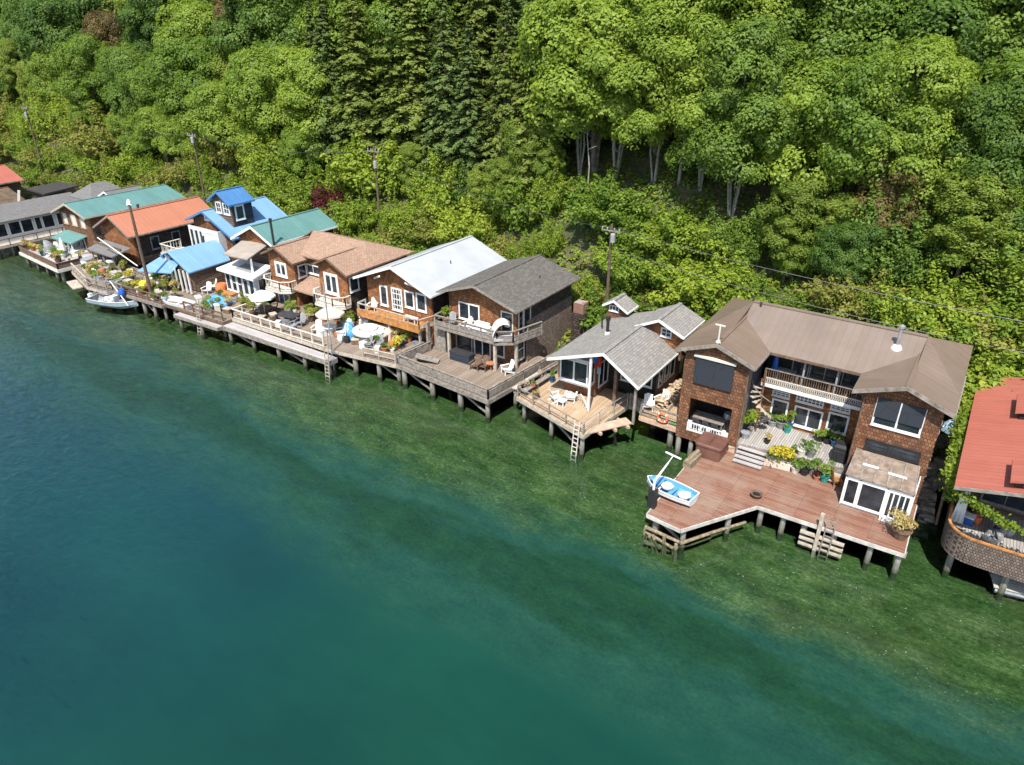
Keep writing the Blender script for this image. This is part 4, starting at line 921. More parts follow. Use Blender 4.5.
ed=deck('workshop_dock','old cluttered timber dock below the orange roof','dock',poly,2.1,'deck_old',fascia='wood_pale',fh=0.3,pil=[(-78.2,33.4),(-76.2,32.8),(-74.2,32.3),(-72.5,32.0),(-70,32.2),(-75,35),(-71,35)])
railing(ed,[(-78.8,33.2,2.1),(-72.8,31.6,2.1)],0.85,rails=(1.0,0.5),mat='wood_pale',step=1.3)
railing(ed,[(-72.7,31.6,2.1),(-69.7,31.9,2.1)],0.85,rails=(1.0,0.5),mat='wood_grey',step=1.3)
MB().slab([(-77.6,31.7,1.6),(-74.8,31.0,1.6),(-74.6,31.9,1.6),(-77.4,32.7,1.6)],0.1).build('landing',M['wood_pale'],ed)

# =================================================================== green roofed house
h=thing('green_roofed_house','dark cedar house with long teal-green metal roof and three bright gable windows','house',(-85.4,40,2.3))
gable_roof(h,-89.1,6.2,-85.35,7.6,-81.55,6.55,37.0,49.2,M['roof_teal'],trim='wood_pale',tw=0.22)
shell(h,-88.5,-82.0,37.7,48.8,2.0,6.3,6.55,M['shingle_brown'],M['siding_plank'],apex=(-85.35,7.4))
for tl,br in ((zLb(472,358),zLb(530,452)),(zLb(535,375),zLb(600,470)),(zLb(605,395),zLb(665,488))): wpx(h,37.7,tl,br,fw=0.12,frame='wood_pale',pane='offwhite')
for y in (38.6,40.2,42,44): window(h,'s',y,y+0.8,4.4,5.9,-82.0,frame='wood_grey',fw=0.12,pane='offwhite' if y<40 else 'glass')
MB().slab([(-88.6,36.0,3.5),(-84.4,36.1,3.45),(-83.6,37.69,4.1),(-87.9,37.69,4.15)],0.12).build('porch_roof',M['roof_teal'],h)
for x in (-87.9,-86.4,-85.4,-84.6): MB().box(x-0.06,x+0.06,36.2,36.32,2.0,3.5).build('post',M['white'],h)
for a,bb in ((-87.6,-86.6),(-86.3,-85.5),(-85.2,-84.4)): window(h,'f',a,bb,2.4,3.6,37.7,fw=0.1)
poly=[(-87.2,32.1),(-75.6,31.0),(-79.5,37.4),(-88.9,37.4)]
poly=[(-91.3,33.4),(-80.9,32.6),(-80.9,37.6),(-91.3,37.6)]
dd=deck('seating_dock','dock with low solid parapet holding a hammock chair and pots','dock',poly,2.0,'deck_walk',fascia='offwhite',fh=0.35,pil=[(-90.8,33.8),(-88,33.6),(-85.4,33.4),(-82.8,33.2),(-81.2,33.1),(-86,35.5)])
railing(dd,[(-91.2,37.5,2.0),(-91.2,33.5,2.0),(-81.0,32.7,2.0),(-80.95,35.0,2.0)],0.6,rails=(0.95,),mat='wood_brown',step=2.0,panel=(0.05,0.95))

# =================================================================== long low grey house and the sheds beyond
h=thing('long_grey_house','long low grey roofed house with white posts and dark windows over the water','house',(-99,38,1.5))
b=MB(); b.slab([(-97.6,31.0,4.2),(-97.6,45.0,4.2),(-101.0,45.0,5.5),(-101.0,31.0,5.5)],0.14); b.slab([(-101.01,31.0,5.5),(-101.01,45.0,5.5),(-104.2,45.0,4.2),(-104.2,31.0,4.2)],0.14)
b.build('roof',M['roof_slate_x'],h)
box_wall(h,-98.3,-98.15,32,44.6,1.4,4.25,M['siding_white']); front_wall(h,-103.8,-98.3,32,1.4,4.2,4.2,M['siding_white'],apex=(-101,5.35)); box_wall(h,-103.8,-98.3,44.4,44.55,1.4,4.2,M['siding_white'])
for y in (32.4,34.0,35.6,37.0,38.6,39.5,41.2): window(h,'s',y,y+(0.8 if y==38.6 else 1.4),2.3,3.9,-98.15,fw=0.1)
MB().box(-98.1,-96.5,31.5,42.5,1.4,1.58).build('porch_floor',M['wood_pale'],h)
railing(h,[(-96.55,31.6,1.58),(-96.55,42.4,1.58)],0.8,rails=(1.0,0.1),mat='wood_brown',step=1.6,name='railing')
for y in (31.8,34.6,37.4,40.2): MB().box(-96.7,-96.56,y,y+0.14,1.58,2.4).build('post',M['white'],h)
pilings(h,[(-96.8,31.8+1.5*i) for i in range(8)]+[(-98.5,32+2*i) for i in range(5)],1.4,0.13)
h=thing('boat_shed','red roofed timber shed at the far end of the row','shed',(-120,42,3))
gable_roof(h,-125,5.7,-121.0,6.8,-116.0,5.2,40.0,46.0,M['roof_red'],trim='wood_grey',tw=0.2); shell(h,-124.6,-116.6,40.5,45.6,1.5,5.6,5.2,M['siding_plank'],M['siding_plank'],apex=(-121,6.6))
window(h,'f',-121.5,-119.5,3.3,4.6,40.5,frame='white',fw=0.12)
h=thing('flat_roofed_shed','flat dark felt roofed shed standing behind the long grey house','shed',(-104,44,2.5))
MB().slab([(-107.5,42.5,5.6),(-102.2,42.3,5.6),(-103.0,47.2,5.75),(-107.7,47.0,5.75)],0.2).build('roof',M['roof_dark'],h)
shell(h,-107.0,-102.7,42.9,46.6,1.8,5.45,5.45,M['shingle_dark'],M['shingle_dark'])
h=thing('mossy_shed','low shed with rusty mossy brown roof at the left edge','shed',(-111,38,2))
gable_roof(h,-116,4.3,-111.6,5.4,-106.5,4.0,36.0,42.0,M['roof_brownfelt'],trim='wood_pale',tw=0.15); shell(h,-115.5,-107,36.5,41.6,1.2,4.2,4.0,M['siding_plank'],M['siding_plank'],apex=(-111.6,5.2))
MB().bar((-107.2,41.0,4.0),(-107.0,41.4,5.6),0.3,0.3).build('chimney',M['offwhite'],h)
h=thing('hip_roofed_cottage','small cottage with two grey hipped roofs behind the green roof','house',(-95.5,47,2.5))
b=MB(); b.slab([(-98.4,43.5,5.6),(-93.0,43.5,5.6),(-95.6,45.3,7.2)],0.12).slab([(-93.0,43.5,5.6),(-93.0,49,5.6),(-95.6,47.2,7.2),(-95.6,45.3,7.2)],0.12).slab([(-98.4,49,5.6),(-98.4,43.5,5.6),(-95.6,45.3,7.2),(-95.6,47.2,7.2)],0.12); b.build('roof',M['roof_slate_x'],h)
gable_roof(h,-94.5,5.6,-91.9,6.7,-89.3,5.6,44.8,49.5,M['roof_slate_x'],trim='white',tw=0.2)
shell(h,-98.0,-89.8,44.9,48.8,2.0,5.6,5.6,M['siding_navy'],M['siding_navy'])
for a in (-93.6,-92.5,-91.4): window(h,'f',a,a+0.8,4.4,5.5,44.9,fw=0.12)

# =================================================================== red roofed house at the right edge
h=thing('red_roofed_house','house with red metal roof and curved shingled deck wall at the right edge','house',(5.5,41,2.5))
gable_roof(h,1.7,6.0,7.2,7.3,12.7,6.0,35.0,49.2,M['roof_red'],trim='wood_grey',tw=0.16)
shell(h,2.3,12.1,39.8,48.8,1.5,6.1,6.1,M['siding_plank'],M['siding_plank'],apex=(7.2,7.1))
window(h,'f',3.2,6.5,2.9,5.0,39.8,nx=3,frame='wood_grey',fw=0.1)
dm=MB().slab([(3.6,42.9,7.0),(3.6,45.4,7.0),(6.6,45.4,8.0),(6.6,42.9,8.0)],0.12).build('dormer_roof',M['roof_red'],h)
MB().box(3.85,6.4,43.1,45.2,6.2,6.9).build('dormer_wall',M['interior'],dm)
dm=MB().slab([(3.7,35.2,7.0),(3.7,37.4,7.0),(7.0,37.4,8.0),(7.0,35.2,8.0)],0.12).build('dormer_roof',M['roof_red'],h)
MB().box(3.95,6.8,35.5,37.2,6.2,6.95).build('dormer_wall',M['shingle_dark'],dm)
window(h,'f',4.4,5.6,6.55,7.1,35.5,frame='white',fw=0.1)
def arc(cx,cy,r,a0,a1,n): return [(cx+r*math.cos(a0+(a1-a0)*i/n),cy+r*math.sin(a0+(a1-a0)*i/n)) for i in range(n+1)]
pl=[(2.1,39.7)]+arc(3.3,36.35,1.2,PI,1.5*PI,8)+[(9.0,35.3),(9.0,39.7)]
rd=deck('curved_deck','deck with rounded corner and shingled parapet under the red roof','deck',pl,2.5,'deck_grey',fascia='wood_pale',fh=0.2,pil=[(2.6,35.9),(5,35.6),(2.6,38.5)])
pr_=MB(); rp=MB(); pts=pl[:-2]+[(9.0,35.15)]
for p,q in zip(pts,pts[1:]):
    d=(Vector((*q,0))-Vector((*p,0))).normalized(); n=Vector((d.y,-d.x,0))*0.1
    lo=[(p[0]+n.x*1.3,p[1]+n.y*1.3,1.95),(q[0]+n.x*1.3,q[1]+n.y*1.3,1.95),(q[0]+n.x*0.6,q[1]+n.y*0.6,1.95),(p[0]+n.x*0.6,p[1]+n.y*0.6,1.95)]
    pr_.hull8(lo,[(a,b_,3.35) for a,b_,_ in lo])
    lo=[(p[0]+n.x*1.5,p[1]+n.y*1.5,3.352),(q[0]+n.x*1.5,q[1]+n.y*1.5,3.352),(q[0]+n.x*0.2,q[1]+n.y*0.2,3.352),(p[0]+n.x*0.2,p[1]+n.y*0.2,3.352)]
    rp.hull8(lo,[(a,b_,3.43) for a,b_,_ in lo])
pw=pr_.build('parapet',M['shingle_mid'],rd); rp.build('cap_rail',M['wood_orange'],pw)
# ================================================================ props
def unit0(v): 
    v=Vector(v); v.normalize(); return v
RP=np.random.default_rng(21)
def q_unit(a): return a/np.maximum(1e-6,np.linalg.norm(a,axis=1,keepdims=True))
def plant_part(root,c,r,h,n,leaf,mat,name='plant',world=True):
    """bushy plant: leaves spread through an uneven dome"""
    k=5; L=[(RP.uniform(-.5,.5)*r,RP.uniform(-.5,.5)*r,RP.uniform(.25,.7)*h,RP.uniform(.4,.7)*r) for _ in range(k)]
    i=RP.integers(0,k,n); Lc=np.array(L)[i]; d=q_unit(RP.normal(size=(n,3))); d[:,2]=np.abs(d[:,2])*0.9-0.15
    P=Lc[:,:3]+d*Lc[:,3:4]*RP.uniform(0.5,1.05,(n,1)); P[:,2]=np.maximum(0.02,P[:,2]*1.0)
    Nn=d+RP.normal(size=(n,3))*0.5+np.array([0,0,0.4]); t=q_unit(np.cross(q_unit(Nn),RP.normal(size=(n,3)))); b=np.cross(q_unit(Nn),t); s=(leaf*RP.uniform(.6,1.3,n))[:,None]
    V=np.empty((n,4,3)); V[:,0]=P+t*s; V[:,1]=P+b*s*.55; V[:,2]=P-t*s; V[:,3]=P-b*s*.55
    V=V.reshape(-1,3)+np.array(c)
    if world: o=rootloc(root); V=V-np.array([o.x,o.y,o.z])
    ob=bpy.data.objects.new(name,np_mesh(name,V,n,M[mat])); COL.objects.link(ob); ob.parent=root; return ob
def pot(px,py,z,label,r=0.28,h=0.42,pm='terracotta',lm='leaf_pot',pr=0.45,ph=0.7,n=260,leaf=0.075,group='potted plants on the decks',cat='potted plant'):
    p=G(px,py,z); t=thing('potted_plant',label,cat,p,0,group)
    MB().lathe([(r*0.68,0),(r*0.95,h*0.75),(r,h*0.9),(r*1.08,h*0.9),(r*1.08,h),(r*0.92,h),(r*0.9,h*0.86),(0.01,h*0.86)],tuple(p),12).build('pot',M[pm],t,smooth=False)
    plant_part(t,(p.x,p.y,p.z+h*0.85),pr,ph,n,leaf,lm)
    return t
def boxthing(name,label,cat,px,py,z,sx,sy,sz,mat,rz=0,lid=None,group=None):
    p=G(px,py,z); t=thing(name,label,cat,p,rz,group)
    b=MB(); b.box(-sx/2,sx/2,-sy/2,sy/2,0,sz*(0.82 if lid else 1)); b.build('body',M[mat],t,world=False)
    if lid: MB().box(-sx/2-.02,sx/2+.02,-sy/2-.02,sy/2+.02,sz*0.82+0.002,sz).build('lid',M[lid],t,world=False)
    return t
def barrel(px,py,z,label,mat,r=0.28,h=0.8,group=None,cat='barrel'):
    p=G(px,py,z); t=thing('barrel',label,cat,p,0,group)
    MB().lathe([(r*.9,0),(r,h*.2),(r*1.04,h*.5),(r,h*.8),(r*.9,h),(r*.84,h),(r*.84,h-.05),(.01,h-.05)],(0,0,0),14).build('body',M[mat],t,world=False)
    MB().lathe([(r*1.03,h*.22),(r*1.06,h*.22),(r*1.06,h*.27),(r*1.03,h*.27)],(0,0,0),14).build('hoop',M['dkgrey'],t,world=False)
    return t
# ---- adirondack chair
def adirondack_maker(mat):
    def mk():
        t=thing('deck_chair','chair','chair',(0,0,0))
        s=MB(); s.slab([(-.27,-.32,.40),(.27,-.32,.40),(.27,.28,.25),(-.27,.28,.25)],.04); s.build('seat',M[mat],t,world=False)
        b=MB()
        for i in range(5):
            x=-.23+i*.115; hh=.92+.1*math.cos((i-2)*.7); b.hull8([(x-.045,.26,.24),(x+.045,.26,.24),(x+.045,.29,.24),(x-.045,.29,.24)],[(x-.05,.5,hh),(x+.05,.5,hh),(x+.05,.53,hh),(x-.05,.53,hh)])
        b.bar((-.29,.36,.45),(.29,.36,.45),.05); b.build('backrest',M[mat],t,world=False)
        for sgn in (-1,1):
            MB().box(sgn*.36-.06,sgn*.36+.06,-.38,.36,.545,.575).build('armrest',M[mat],t,world=False)
            MB().box(sgn*.32-.025,sgn*.32+.025,-.34,-.26,0,.54).build('leg',M[mat],t,world=False)
            MB().hull8([(sgn*.3-.02,-.3,.3),(sgn*.3+.02,-.3,.3),(sgn*.3+.02,.42,0),(sgn*.3-.02,.42,0)],[(sgn*.3-.02,-.3,.4),(sgn*.3+.02,-.3,.4),(sgn*.3+.02,.55,.08),(sgn*.3-.02,.55,.08)]).build('leg',M[mat],t,world=False)
        return t
    return Kind(mk)
CH_W=adirondack_maker('white'); CH_B=adirondack_maker('wood_brown'); CH_G=adirondack_maker('grey_pl'); CH_S=adirondack_maker('skyblue_cushion')
def chair(K,px,py,z,rz,label,group=None): return K.put(tuple(G(px,py,z)),rz,label,group)
# ---- parasol and tables
def parasol(px,py,z,label,mat,R=1.45,hh=2.5):
    p=G(px,py,z); t=thing('parasol',label,'parasol',p)
    MB().lathe([(.28,0),(.28,.06),(.05,.1),(.03,.12)],(0,0,0),12).build('base',M['dkgrey'],t,world=False)
    MB().tube([(0,0,.1),(0,0,hh)],.025,7).build('pole',M['offwhite'],t,world=False)
    b=MB(); n=8; ap=(0,0,hh+.05); ring=[(R*math.cos(2*PI*i/n),R*math.sin(2*PI*i/n),hh-.5) for i in range(n)]
    mid=[(R*.5*math.cos(2*PI*i/n),R*.5*math.sin(2*PI*i/n),hh-.17) for i in range(n)]
    for i in range(n):
        j=(i+1)%n; b.poly([ap,mid[i],mid[j]]); b.quad(mid[i],ring[i],ring[j],mid[j])
        b.quad(ring[i],(ring[i][0],ring[i][1],hh-.66),(ring[j][0],ring[j][1],hh-.66),ring[j])
        b.poly([(0,0,hh+.01),(mid[j][0],mid[j][1],mid[j][2]-.04),(mid[i][0],mid[i][1],mid[i][2]-.04)]); b.quad((mid[j][0],mid[j][1],mid[j][2]-.04),(ring[j][0]*.98,ring[j][1]*.98,hh-.53),(ring[i][0]*.98,ring[i][1]*.98,hh-.53),(mid[i][0],mid[i][1],mid[i][2]-.04))
    b.build('canopy',M[mat],t,world=False)
    rb=MB()
    for i in range(n): rb.bar((0,0,hh-.25),(ring[i][0]*.6,ring[i][1]*.6,hh-.26),.02)
    rb.build('ribs',M['offwhite'],t,world=False)
    return t
def round_table(px,py,z,label,mat,r=.6,h=.72,cat='table'):
    p=G(px,py,z); t=thing('round_table',label,cat,p)
    MB().lathe([(r,h-.04),(r,h),(.01,h)],(0,0,0),20).build('tabletop',M[mat],t,world=False)
    for k in range(4):
        a=PI/4+k*PI/2; MB().bar((.25*r*math.cos(a),.25*r*math.sin(a),h-.04),(.75*r*math.cos(a),.75*r*math.sin(a),0),.045).build('leg',M[mat],t,world=False)
    return t
def rect_table(p,label,mat,L=1.6,W=.8,h=.73,rz=0,cat='table',name='long_table'):
    t=thing(name,label,cat,p,rz)
    MB().box(-L/2,L/2,-W/2,W/2,h-.05,h).build('tabletop',M[mat],t,world=False)
    for sx in (-1,1):
        for sy in (-1,1): x,y=sx*(L/2-.08),sy*(W/2-.08); MB().box(x-.035,x+.035,y-.035,y+.035,0,h-.052).build('leg',M[mat],t,world=False)
    return t
# ---- open boats
def boat_maker(name,label,cat,L,B,D,outer,inner,seats=3,transom=0.8,rake=0.25,motor=False):
    t=thing(name,label,cat,(0,0,0)); n=14
    def sect(u,off):
        hb=B/2*(transom+(1-transom)*math.sin(min(1,u/.45)*PI/2)) if u<.45 else B/2*math.cos(((u-.45)/.55)**1.7*PI/2)
        hb=max(.015,hb-off); sz=D*(1+.28*u**2.2); kz=(D*.55*max(0,(u-.6)/.4)**2.2)+off*1.0
        x=-L/2+L*u+(rake*0 if u<1 else 0)
        return [(x,-hb,sz),(x,-hb*.93,kz+(sz-kz)*.5),(x,-hb*.62,kz+(sz-kz)*.12),(x,0,kz),(x,hb*.62,kz+(sz-kz)*.12),(x,hb*.93,kz+(sz-kz)*.5),(x,hb,sz)]
    O=[sect(i/n,0) for i in range(n+1)]; I=[sect(i/n,.05) for i in range(n+1)]
    b=MB()
    for i in range(n):
        for k in range(6): b.quad(O[i][k],O[i][k+1],O[i+1][k+1],O[i+1][k])
    b.poly(O[0][::-1]); b.build('hull',M[outer],t,world=False)
    b=MB()
    for i in range(n):
        for k in range(6): b.quad(I[i][k],I[i+1][k],I[i+1][k+1],I[i][k+1])
    b.poly([(p[0]+.03,p[1],p[2]) for p in I[0]]); b.build('inner_hull',M[inner],t,world=False)
    b=MB()
    for s in (0,6): b.tube([(p[s][0],p[s][1],p[s][2]+.01) for p in O],.035,6)
    b.bar(O[0][0],O[0][6],.06,.05); b.build('gunwale',M['boat_white'],t,world=False)
    for k in range(seats):
        u=.2+.26*k; q=sect(u,.06); w_=abs(q[1][1]); MB().box(q[0][0]-.13,q[0][0]+.13,-w_,w_,D*.55,D*.6).build('thwart',M['boat_white' if k!=1 else inner],t,world=False)
    if motor:
        m=MB(); m.box(-L/2-.35,-L/2-.02,-.17,.17,D*.75,D*1.35); mo=m.build('outboard_motor',M['boat_white'],t,world=False)
        MB().box(-L/2-.28,-L/2-.12,-.06,.06,-.35,D*.75).build('motor_leg',M['grey_pl'],mo,world=False)
    return t
# rowing boat drawn up on the red deck
bow=G(*zA(60,215),2.8); ste=G(*zA(465,410),2.6); mid=(bow+ste)/2; d=bow-ste
rb=boat_maker('rowing_boat','pale blue and white open boat lying on the red deck beside the crane','boat',d.xy.length*0.98,1.5,.48,'boat_white','boat_blue',3)
rb.location=(mid.x,mid.y,2.13); rb.rotation_euler=(0.05,0,math.atan2(d.y,d.x)); ABS[rb.name]=Vector(rb.location)
L_=d.xy.length
MB().slab([(.35*L_*.5,-.5,.62),(.82*L_*.5,-.2,.7),(.82*L_*.5,.2,.7),(.35*L_*.5,.5,.62)],.04).build('foredeck',M['boat_blue'],rb,world=False)
for k,(x,y) in enumerate(((-.9,.1),(.25,-.1))): MB().lathe([(.32,0),(.36,.12),(.25,.2),(.02,.22)],(x,y,.36),10).build('seat_cushion',M['white_cloth'],rb,world=False)
p=G(*zA(100,480),2.1); t=thing('boat_crane','white boom boat crane on a black post at the deck corner','crane',p)
MB().box(-.22,.22,-.18,.18,0,1.15).build('winch_housing',M['black'],t,world=False)
MB().tube([(0,0,1.15),(0,0,1.75)],.075,8).build('mast',M['white'],t,world=False)
e=G(*zA(238,112),3.8)-p; MB().tube([(0,0,1.7),tuple(e)],[.07,.05],8).build('boom',M['white'],t,world=False)
MB().bar((e.x-.1,e.y+.1,e.z+.05),(e.x-.1,e.y+.1,e.z-1.0),.025).build('hoist_cable',M['dkgrey'],t,world=False)
e2=e+Vector((0.2,0.15,0.5)); MB().bar(tuple(e2+Vector((-.5,.1,0))),tuple(e2+Vector((.5,-.1,0))),.09,.06).build('spreader_bar',M['white'],t,world=False)
MB().tube([tuple(e),tuple(e2)],.03,6).build('boom_tip',M['white'],t,world=False)
# skiffs on the far docks
p=G(117,308,.6); sk=boat_maker('motor_skiff','grey-blue open skiff with white outboard motor hanging beside the workshop dock','boat',5.6,2.0,.75,'boat_grey','grey_pl',3,motor=True); sk.location=(p.x,p.y,.75); sk.rotation_euler=(0,0,.28); 
for k,(x,y,m) in enumerate(((-1.2,.3,'white_cloth'),(-.2,-.3,'offwhite'),(.9,.1,'grey_pl'))): MB().box(x-.3,x+.3,y-.22,y+.22,.4,.75).build('locker',M[m],sk,world=False)
b=MB()
for x in (-1.6,-.4,.8):
    b.tube([(x,-.85,.75),(x,-.8,1.5),(x,.8,1.5),(x,.85,.75)],.03,6)
b.tube([(-1.6,-.8,1.5),(.8,-.8,1.5)],.03,6).tube([(-1.6,.8,1.5),(.8,.8,1.5)],.03,6)
b.build('canopy_frame',M['steel'],sk,world=False); MB().box(-.3,.3,-.35,.35,.4,1.15).build('console',M['boat_white'],sk,world=False)
p=G(180,302,2.3); sk=boat_maker('white_skiff','plain white skiff stored along the edge of the garden dock','boat',3.9,1.4,.5,'boat_white','boat_white',2); sk.location=(p.x,p.y-.3,2.0); sk.rotation_euler=(0,0,PI+.15)
for n_,a,b_ in (('davit',(-69.2,32.6,2.1),(-67.0,30.9,.9)),('davit',(-73.4,31.8,5.2),(-67.3,33.2,4.0))):
    pass
def spar(px0,py0,z0,px1,py1,z1,r,mat,name,label,cat):
    a=G(px0,py0,z0); b=G(px1,py1,z1); t=thing(name,label,cat,a); MB().tube([a,b],r,8).build('spar',M[mat],t); MB().lathe([(.12,0),(.12,.1),(.02,.12)],tuple(a-Vector((0,0,.05))),8).build('foot',M['dkgrey'],t); return t
spar(*zW(225,385),3.2,*zW(370,580),1.6,.045,'white','boat_boom','white boom reaching from the workshop dock rail down to the grey skiff','boom')
spar(*zW(130,55),5.6,*zW(440,275),3.6,.055,'white','gangway_pole','long white pole slanting down from the orange gable towards the garden','pole')
# ---- red deck: hot tub, bowl, crate, planters
p=G(705,449,2.2); t=thing('hot_tub','square hot tub under a brown vinyl cover below the left wing','hot tub',(-10.72,37.3,2.1))
def rsq(a,r,z,n=5): 
    o=[]
    for cx,cy,a0 in ((a-r,a-r,0),(-a+r,a-r,PI/2),(-a+r,-a+r,PI),(a-r,-a+r,1.5*PI)):
        o+=[(cx+r*math.cos(a0+PI/2*i/n),cy+r*math.sin(a0+PI/2*i/n),z) for i in range(n+1)]
    return o
MB()._ring([rsq(.78,.2,0),rsq(.78,.2,.78)]).build('cabinet',M['brown_vinyl'],t,world=False)
cv=MB()._ring([rsq(.84,.22,.782),rsq(.84,.22,.9),rsq(.76,.2,.95)]).build('cover',M['brown_vinyl'],t,world=False)
MB().box(-.012,.012,-.74,.74,.952,.962).build('fold_seam',M['black'],cv,world=False)
t=thing('fire_bowl','small dark metal bowl standing alone near the deck edge','bowl',G(*zB(262,710),2.1)); MB().lathe([(.1,0),(.22,.1),(.3,.26),(.34,.26),(.34,.3),(.28,.3),(.1,.12),(.01,.1)],(0,0,0),14).build('bowl',M['wood_brown'],t,world=False); MB().lathe([(.27,.23),(.01,.24)],(0,0,0),12).build('ash',M['black'],t,world=False)
t=thing('dock_box','short log trough with moss at the back corner of the red deck','trough',G(*zA(440,110),2.1),1.5); MB().box(-.7,.7,-.25,.25,0,.4).build('box',M['log'],t,world=False); MB().tube([(-.75,.05,.48),(.75,0,.46)],.14,8).build('log',M['log'],t,world=False)
t=thing('bench_box','small pale wooden box by the foot of the patio steps','box',G(*zB(90,370),2.1),.3); MB().box(-.25,.25,-.2,.2,0,.32).build('box',M['wood_pink'],t,world=False); MB().box(-.28,.28,-.23,.23,.322,.36).build('lid',M['wood_pale'],t,world=False)
t=thing('trough_planter','pink stone trough overflowing with a golden yellow shrub','planter',G(*zB(415,480),2.1),.13); MB().box(-.75,.75,-.28,.28,0,.42).build('trough',M['beige_cloth'],t,world=False); plant_part(t,(0,0,.4),.85,1.15,900,.085,'leaf_yellow',world=False); plant_part(t,(-.2,.1,.35),.9,.7,350,.085,'leaf_pot',world=False)
z2,zu=2.1,2.88
for px,py,z,lab,kw in (
 (*zB(545,490),z2,'leafy plant in a cream pot next to the golden shrub trough',dict(pm='offwhite',pr=.5,ph=.8)),
 (*zB(610,505),z2,'wide leafy plant spilling over the patio edge in a dark pot',dict(pm='black',pr=.6,ph=.7)),
 (*zB(665,500),z2,'dense rounded plant in a grey pot by the patio edge',dict(pm='grey_pot',pr=.55,ph=.85)),
 (*zB(700,545),z2,'small red-leaved plant in a terracotta pot at the patio edge',dict(lm='leaf_red',r=.2,h=.3,pr=.3,ph=.35,n=120)),
 (*zB(757,555),z2,'tall leafy plant in a shiny turquoise pot on the red deck',dict(pm='teal_pot',pr=.55,ph=.9)),
 (*zB(800,500),z2,'low bushy plant in a brown pot beside the short steps',dict(pm='wood_brown',pr=.45,ph=.6)),
 (*zB(590,400),zu,'spindly plant in a pale pot on the patio front edge',dict(pm='offwhite',pr=.3,ph=.9,n=120)),
 (*zB(525,400),zu,'small dark pot of trailing leaves on the patio front edge',dict(pm='black',r=.2,h=.3,pr=.3,ph=.4,n=120)),
 (*zB(655,410),zu,'bushy green plant standing on the patio front edge',dict(pm='grey_pot',pr=.5,ph=.6)),
 (*zB(340,315),zu,'yellowing grassy plant in a small dark pot on the patio',dict(lm='leaf_straw',pm='black',r=.18,h=.28,pr=.25,ph=.6,n=110)),
 (*zB(330,165),zu,'round clipped plant in a dark pot under the left ground floor window',dict(pm='dkgrey',pr=.42,ph=.55)),
 (*zB(380,185),zu,'plant in a pale grey bowl under the left ground floor window',dict(pm='grey_pl',r=.34,pr=.45,ph=.5)),
 (*zB(440,200),zu,'plant in a large dark grey pot left of the french doors',dict(pm='grey_pot',r=.36,h=.5,pr=.45,ph=.6)),
 (*zB(495,205),zu,'tall yellow-green plant in a navy blue pot beside the french doors',dict(pm='navy_pot',r=.3,h=.5,lm='leaf_bright',pr=.42,ph=1.1)),
 (*zB(488,235),zu,'empty looking turquoise pot with a few sprigs before the navy pot',dict(pm='teal_pot',r=.24,h=.4,pr=.2,ph=.25,n=50)),
 (*zB(720,295),zu,'low green plant right of the french doors, first in the row',dict(pm='black',pr=.5,ph=.55,lm='leaf_bright')),
 (*zB(775,312),zu,'low green plant below the right ground floor window, middle of the row',dict(pm='black',pr=.5,ph=.5)),
 (*zB(835,340),zu,'broad green plant in a blue pot, last of the window row',dict(pm='navy_pot',pr=.65,ph=.6)),
 (*zB(180,275),zu,'tall climbing plant in a pot at the corner of the left wing',dict(pm='grey_pl',lm='leaf_bright',pr=.65,ph=2.0,n=600)),
 (*zC(405,545),z2,'straw-coloured bush in a half barrel at the right deck corner',dict(pm='wood_brown',r=.48,h=.55,lm='leaf_straw',pr=.75,ph=1.15,n=600,leaf=.08)),
 ): pot(px,py+(5 if z==z2 and px<840 else 0),z,lab,**kw)
t=thing('garden_chair','orange wooden chair tilted beside the lean-to on the red deck','chair',G(*zB(840,620),z2),2.2)
MB().box(-.25,.25,-.25,.25,.4,.45).build('seat',M['wood_orange'],t,world=False); MB().slab([(-.25,.25,.45),(.25,.25,.45),(.25,.42,1.15),(-.25,.42,1.15)],.05).build('backrest',M['wood_orange'],t,world=False)
for a in (-.22,.22):
    for c in (-.22,.22): MB().box(a-.025,a+.025,c-.025,c+.025,0,.398).build('leg',M['wood_orange'],t,world=False)
t=thing('covered_grill','tall grill under a black cover in the patio corner by the right wing','grill',(-3.95,39.7,2.88)); MB()._ring([rsq(.42,.08,0),rsq(.4,.1,.95),rsq(.3,.1,1.12)]).build('cover',M['black'],t,world=False); MB().bar((-.35,-.43,.7),(.35,-.43,.7),.04).build('handle',M['dkgrey'],t,world=False)
# table and grill in the open porch of the left wing
rect_table(Vector((-11.7,39.3,2.56)),'long grey table inside the open ground floor porch','wood_grey',2.0,.8)
for i,x in enumerate((-12.3,-11.7,-11.1)):
    t=thing('porch_chair','dark metal chair at the porch table, '+('leftmost','middle one','rightmost')[i]+' of three','chair',(x,38.72,2.56),PI,'chairs at the porch table')
    MB().box(-.2,.2,-.2,.2,.42,.46).build('seat',M['dkgrey'],t,world=False); MB().box(-.2,.2,.17,.2,.46,.9).build('backrest',M['dkgrey'],t,world=False)
    for a in (-.18,.18):
        for c in (-.18,.18): MB().box(a-.015,a+.015,c-.015,c+.015,0,.418).build('leg',M['dkgrey'],t,world=False)
t=thing('kettle_grill','round steel kettle grill at the back of the porch','grill',(-10.8,40.2,2.56)); MB().lathe([(.02,.5),(.26,.62),(.3,.8),(.26,.98),(.05,1.1),(.01,1.12)],(0,0,0),14).build('bowl',M['steel'],t,world=False)
for k in range(3): MB().bar((.15*math.cos(k*2.1),.15*math.sin(k*2.1),.6),(.3*math.cos(k*2.1),.3*math.sin(k*2.1),0),.03).build('leg',M['dkgrey'],t,world=False)
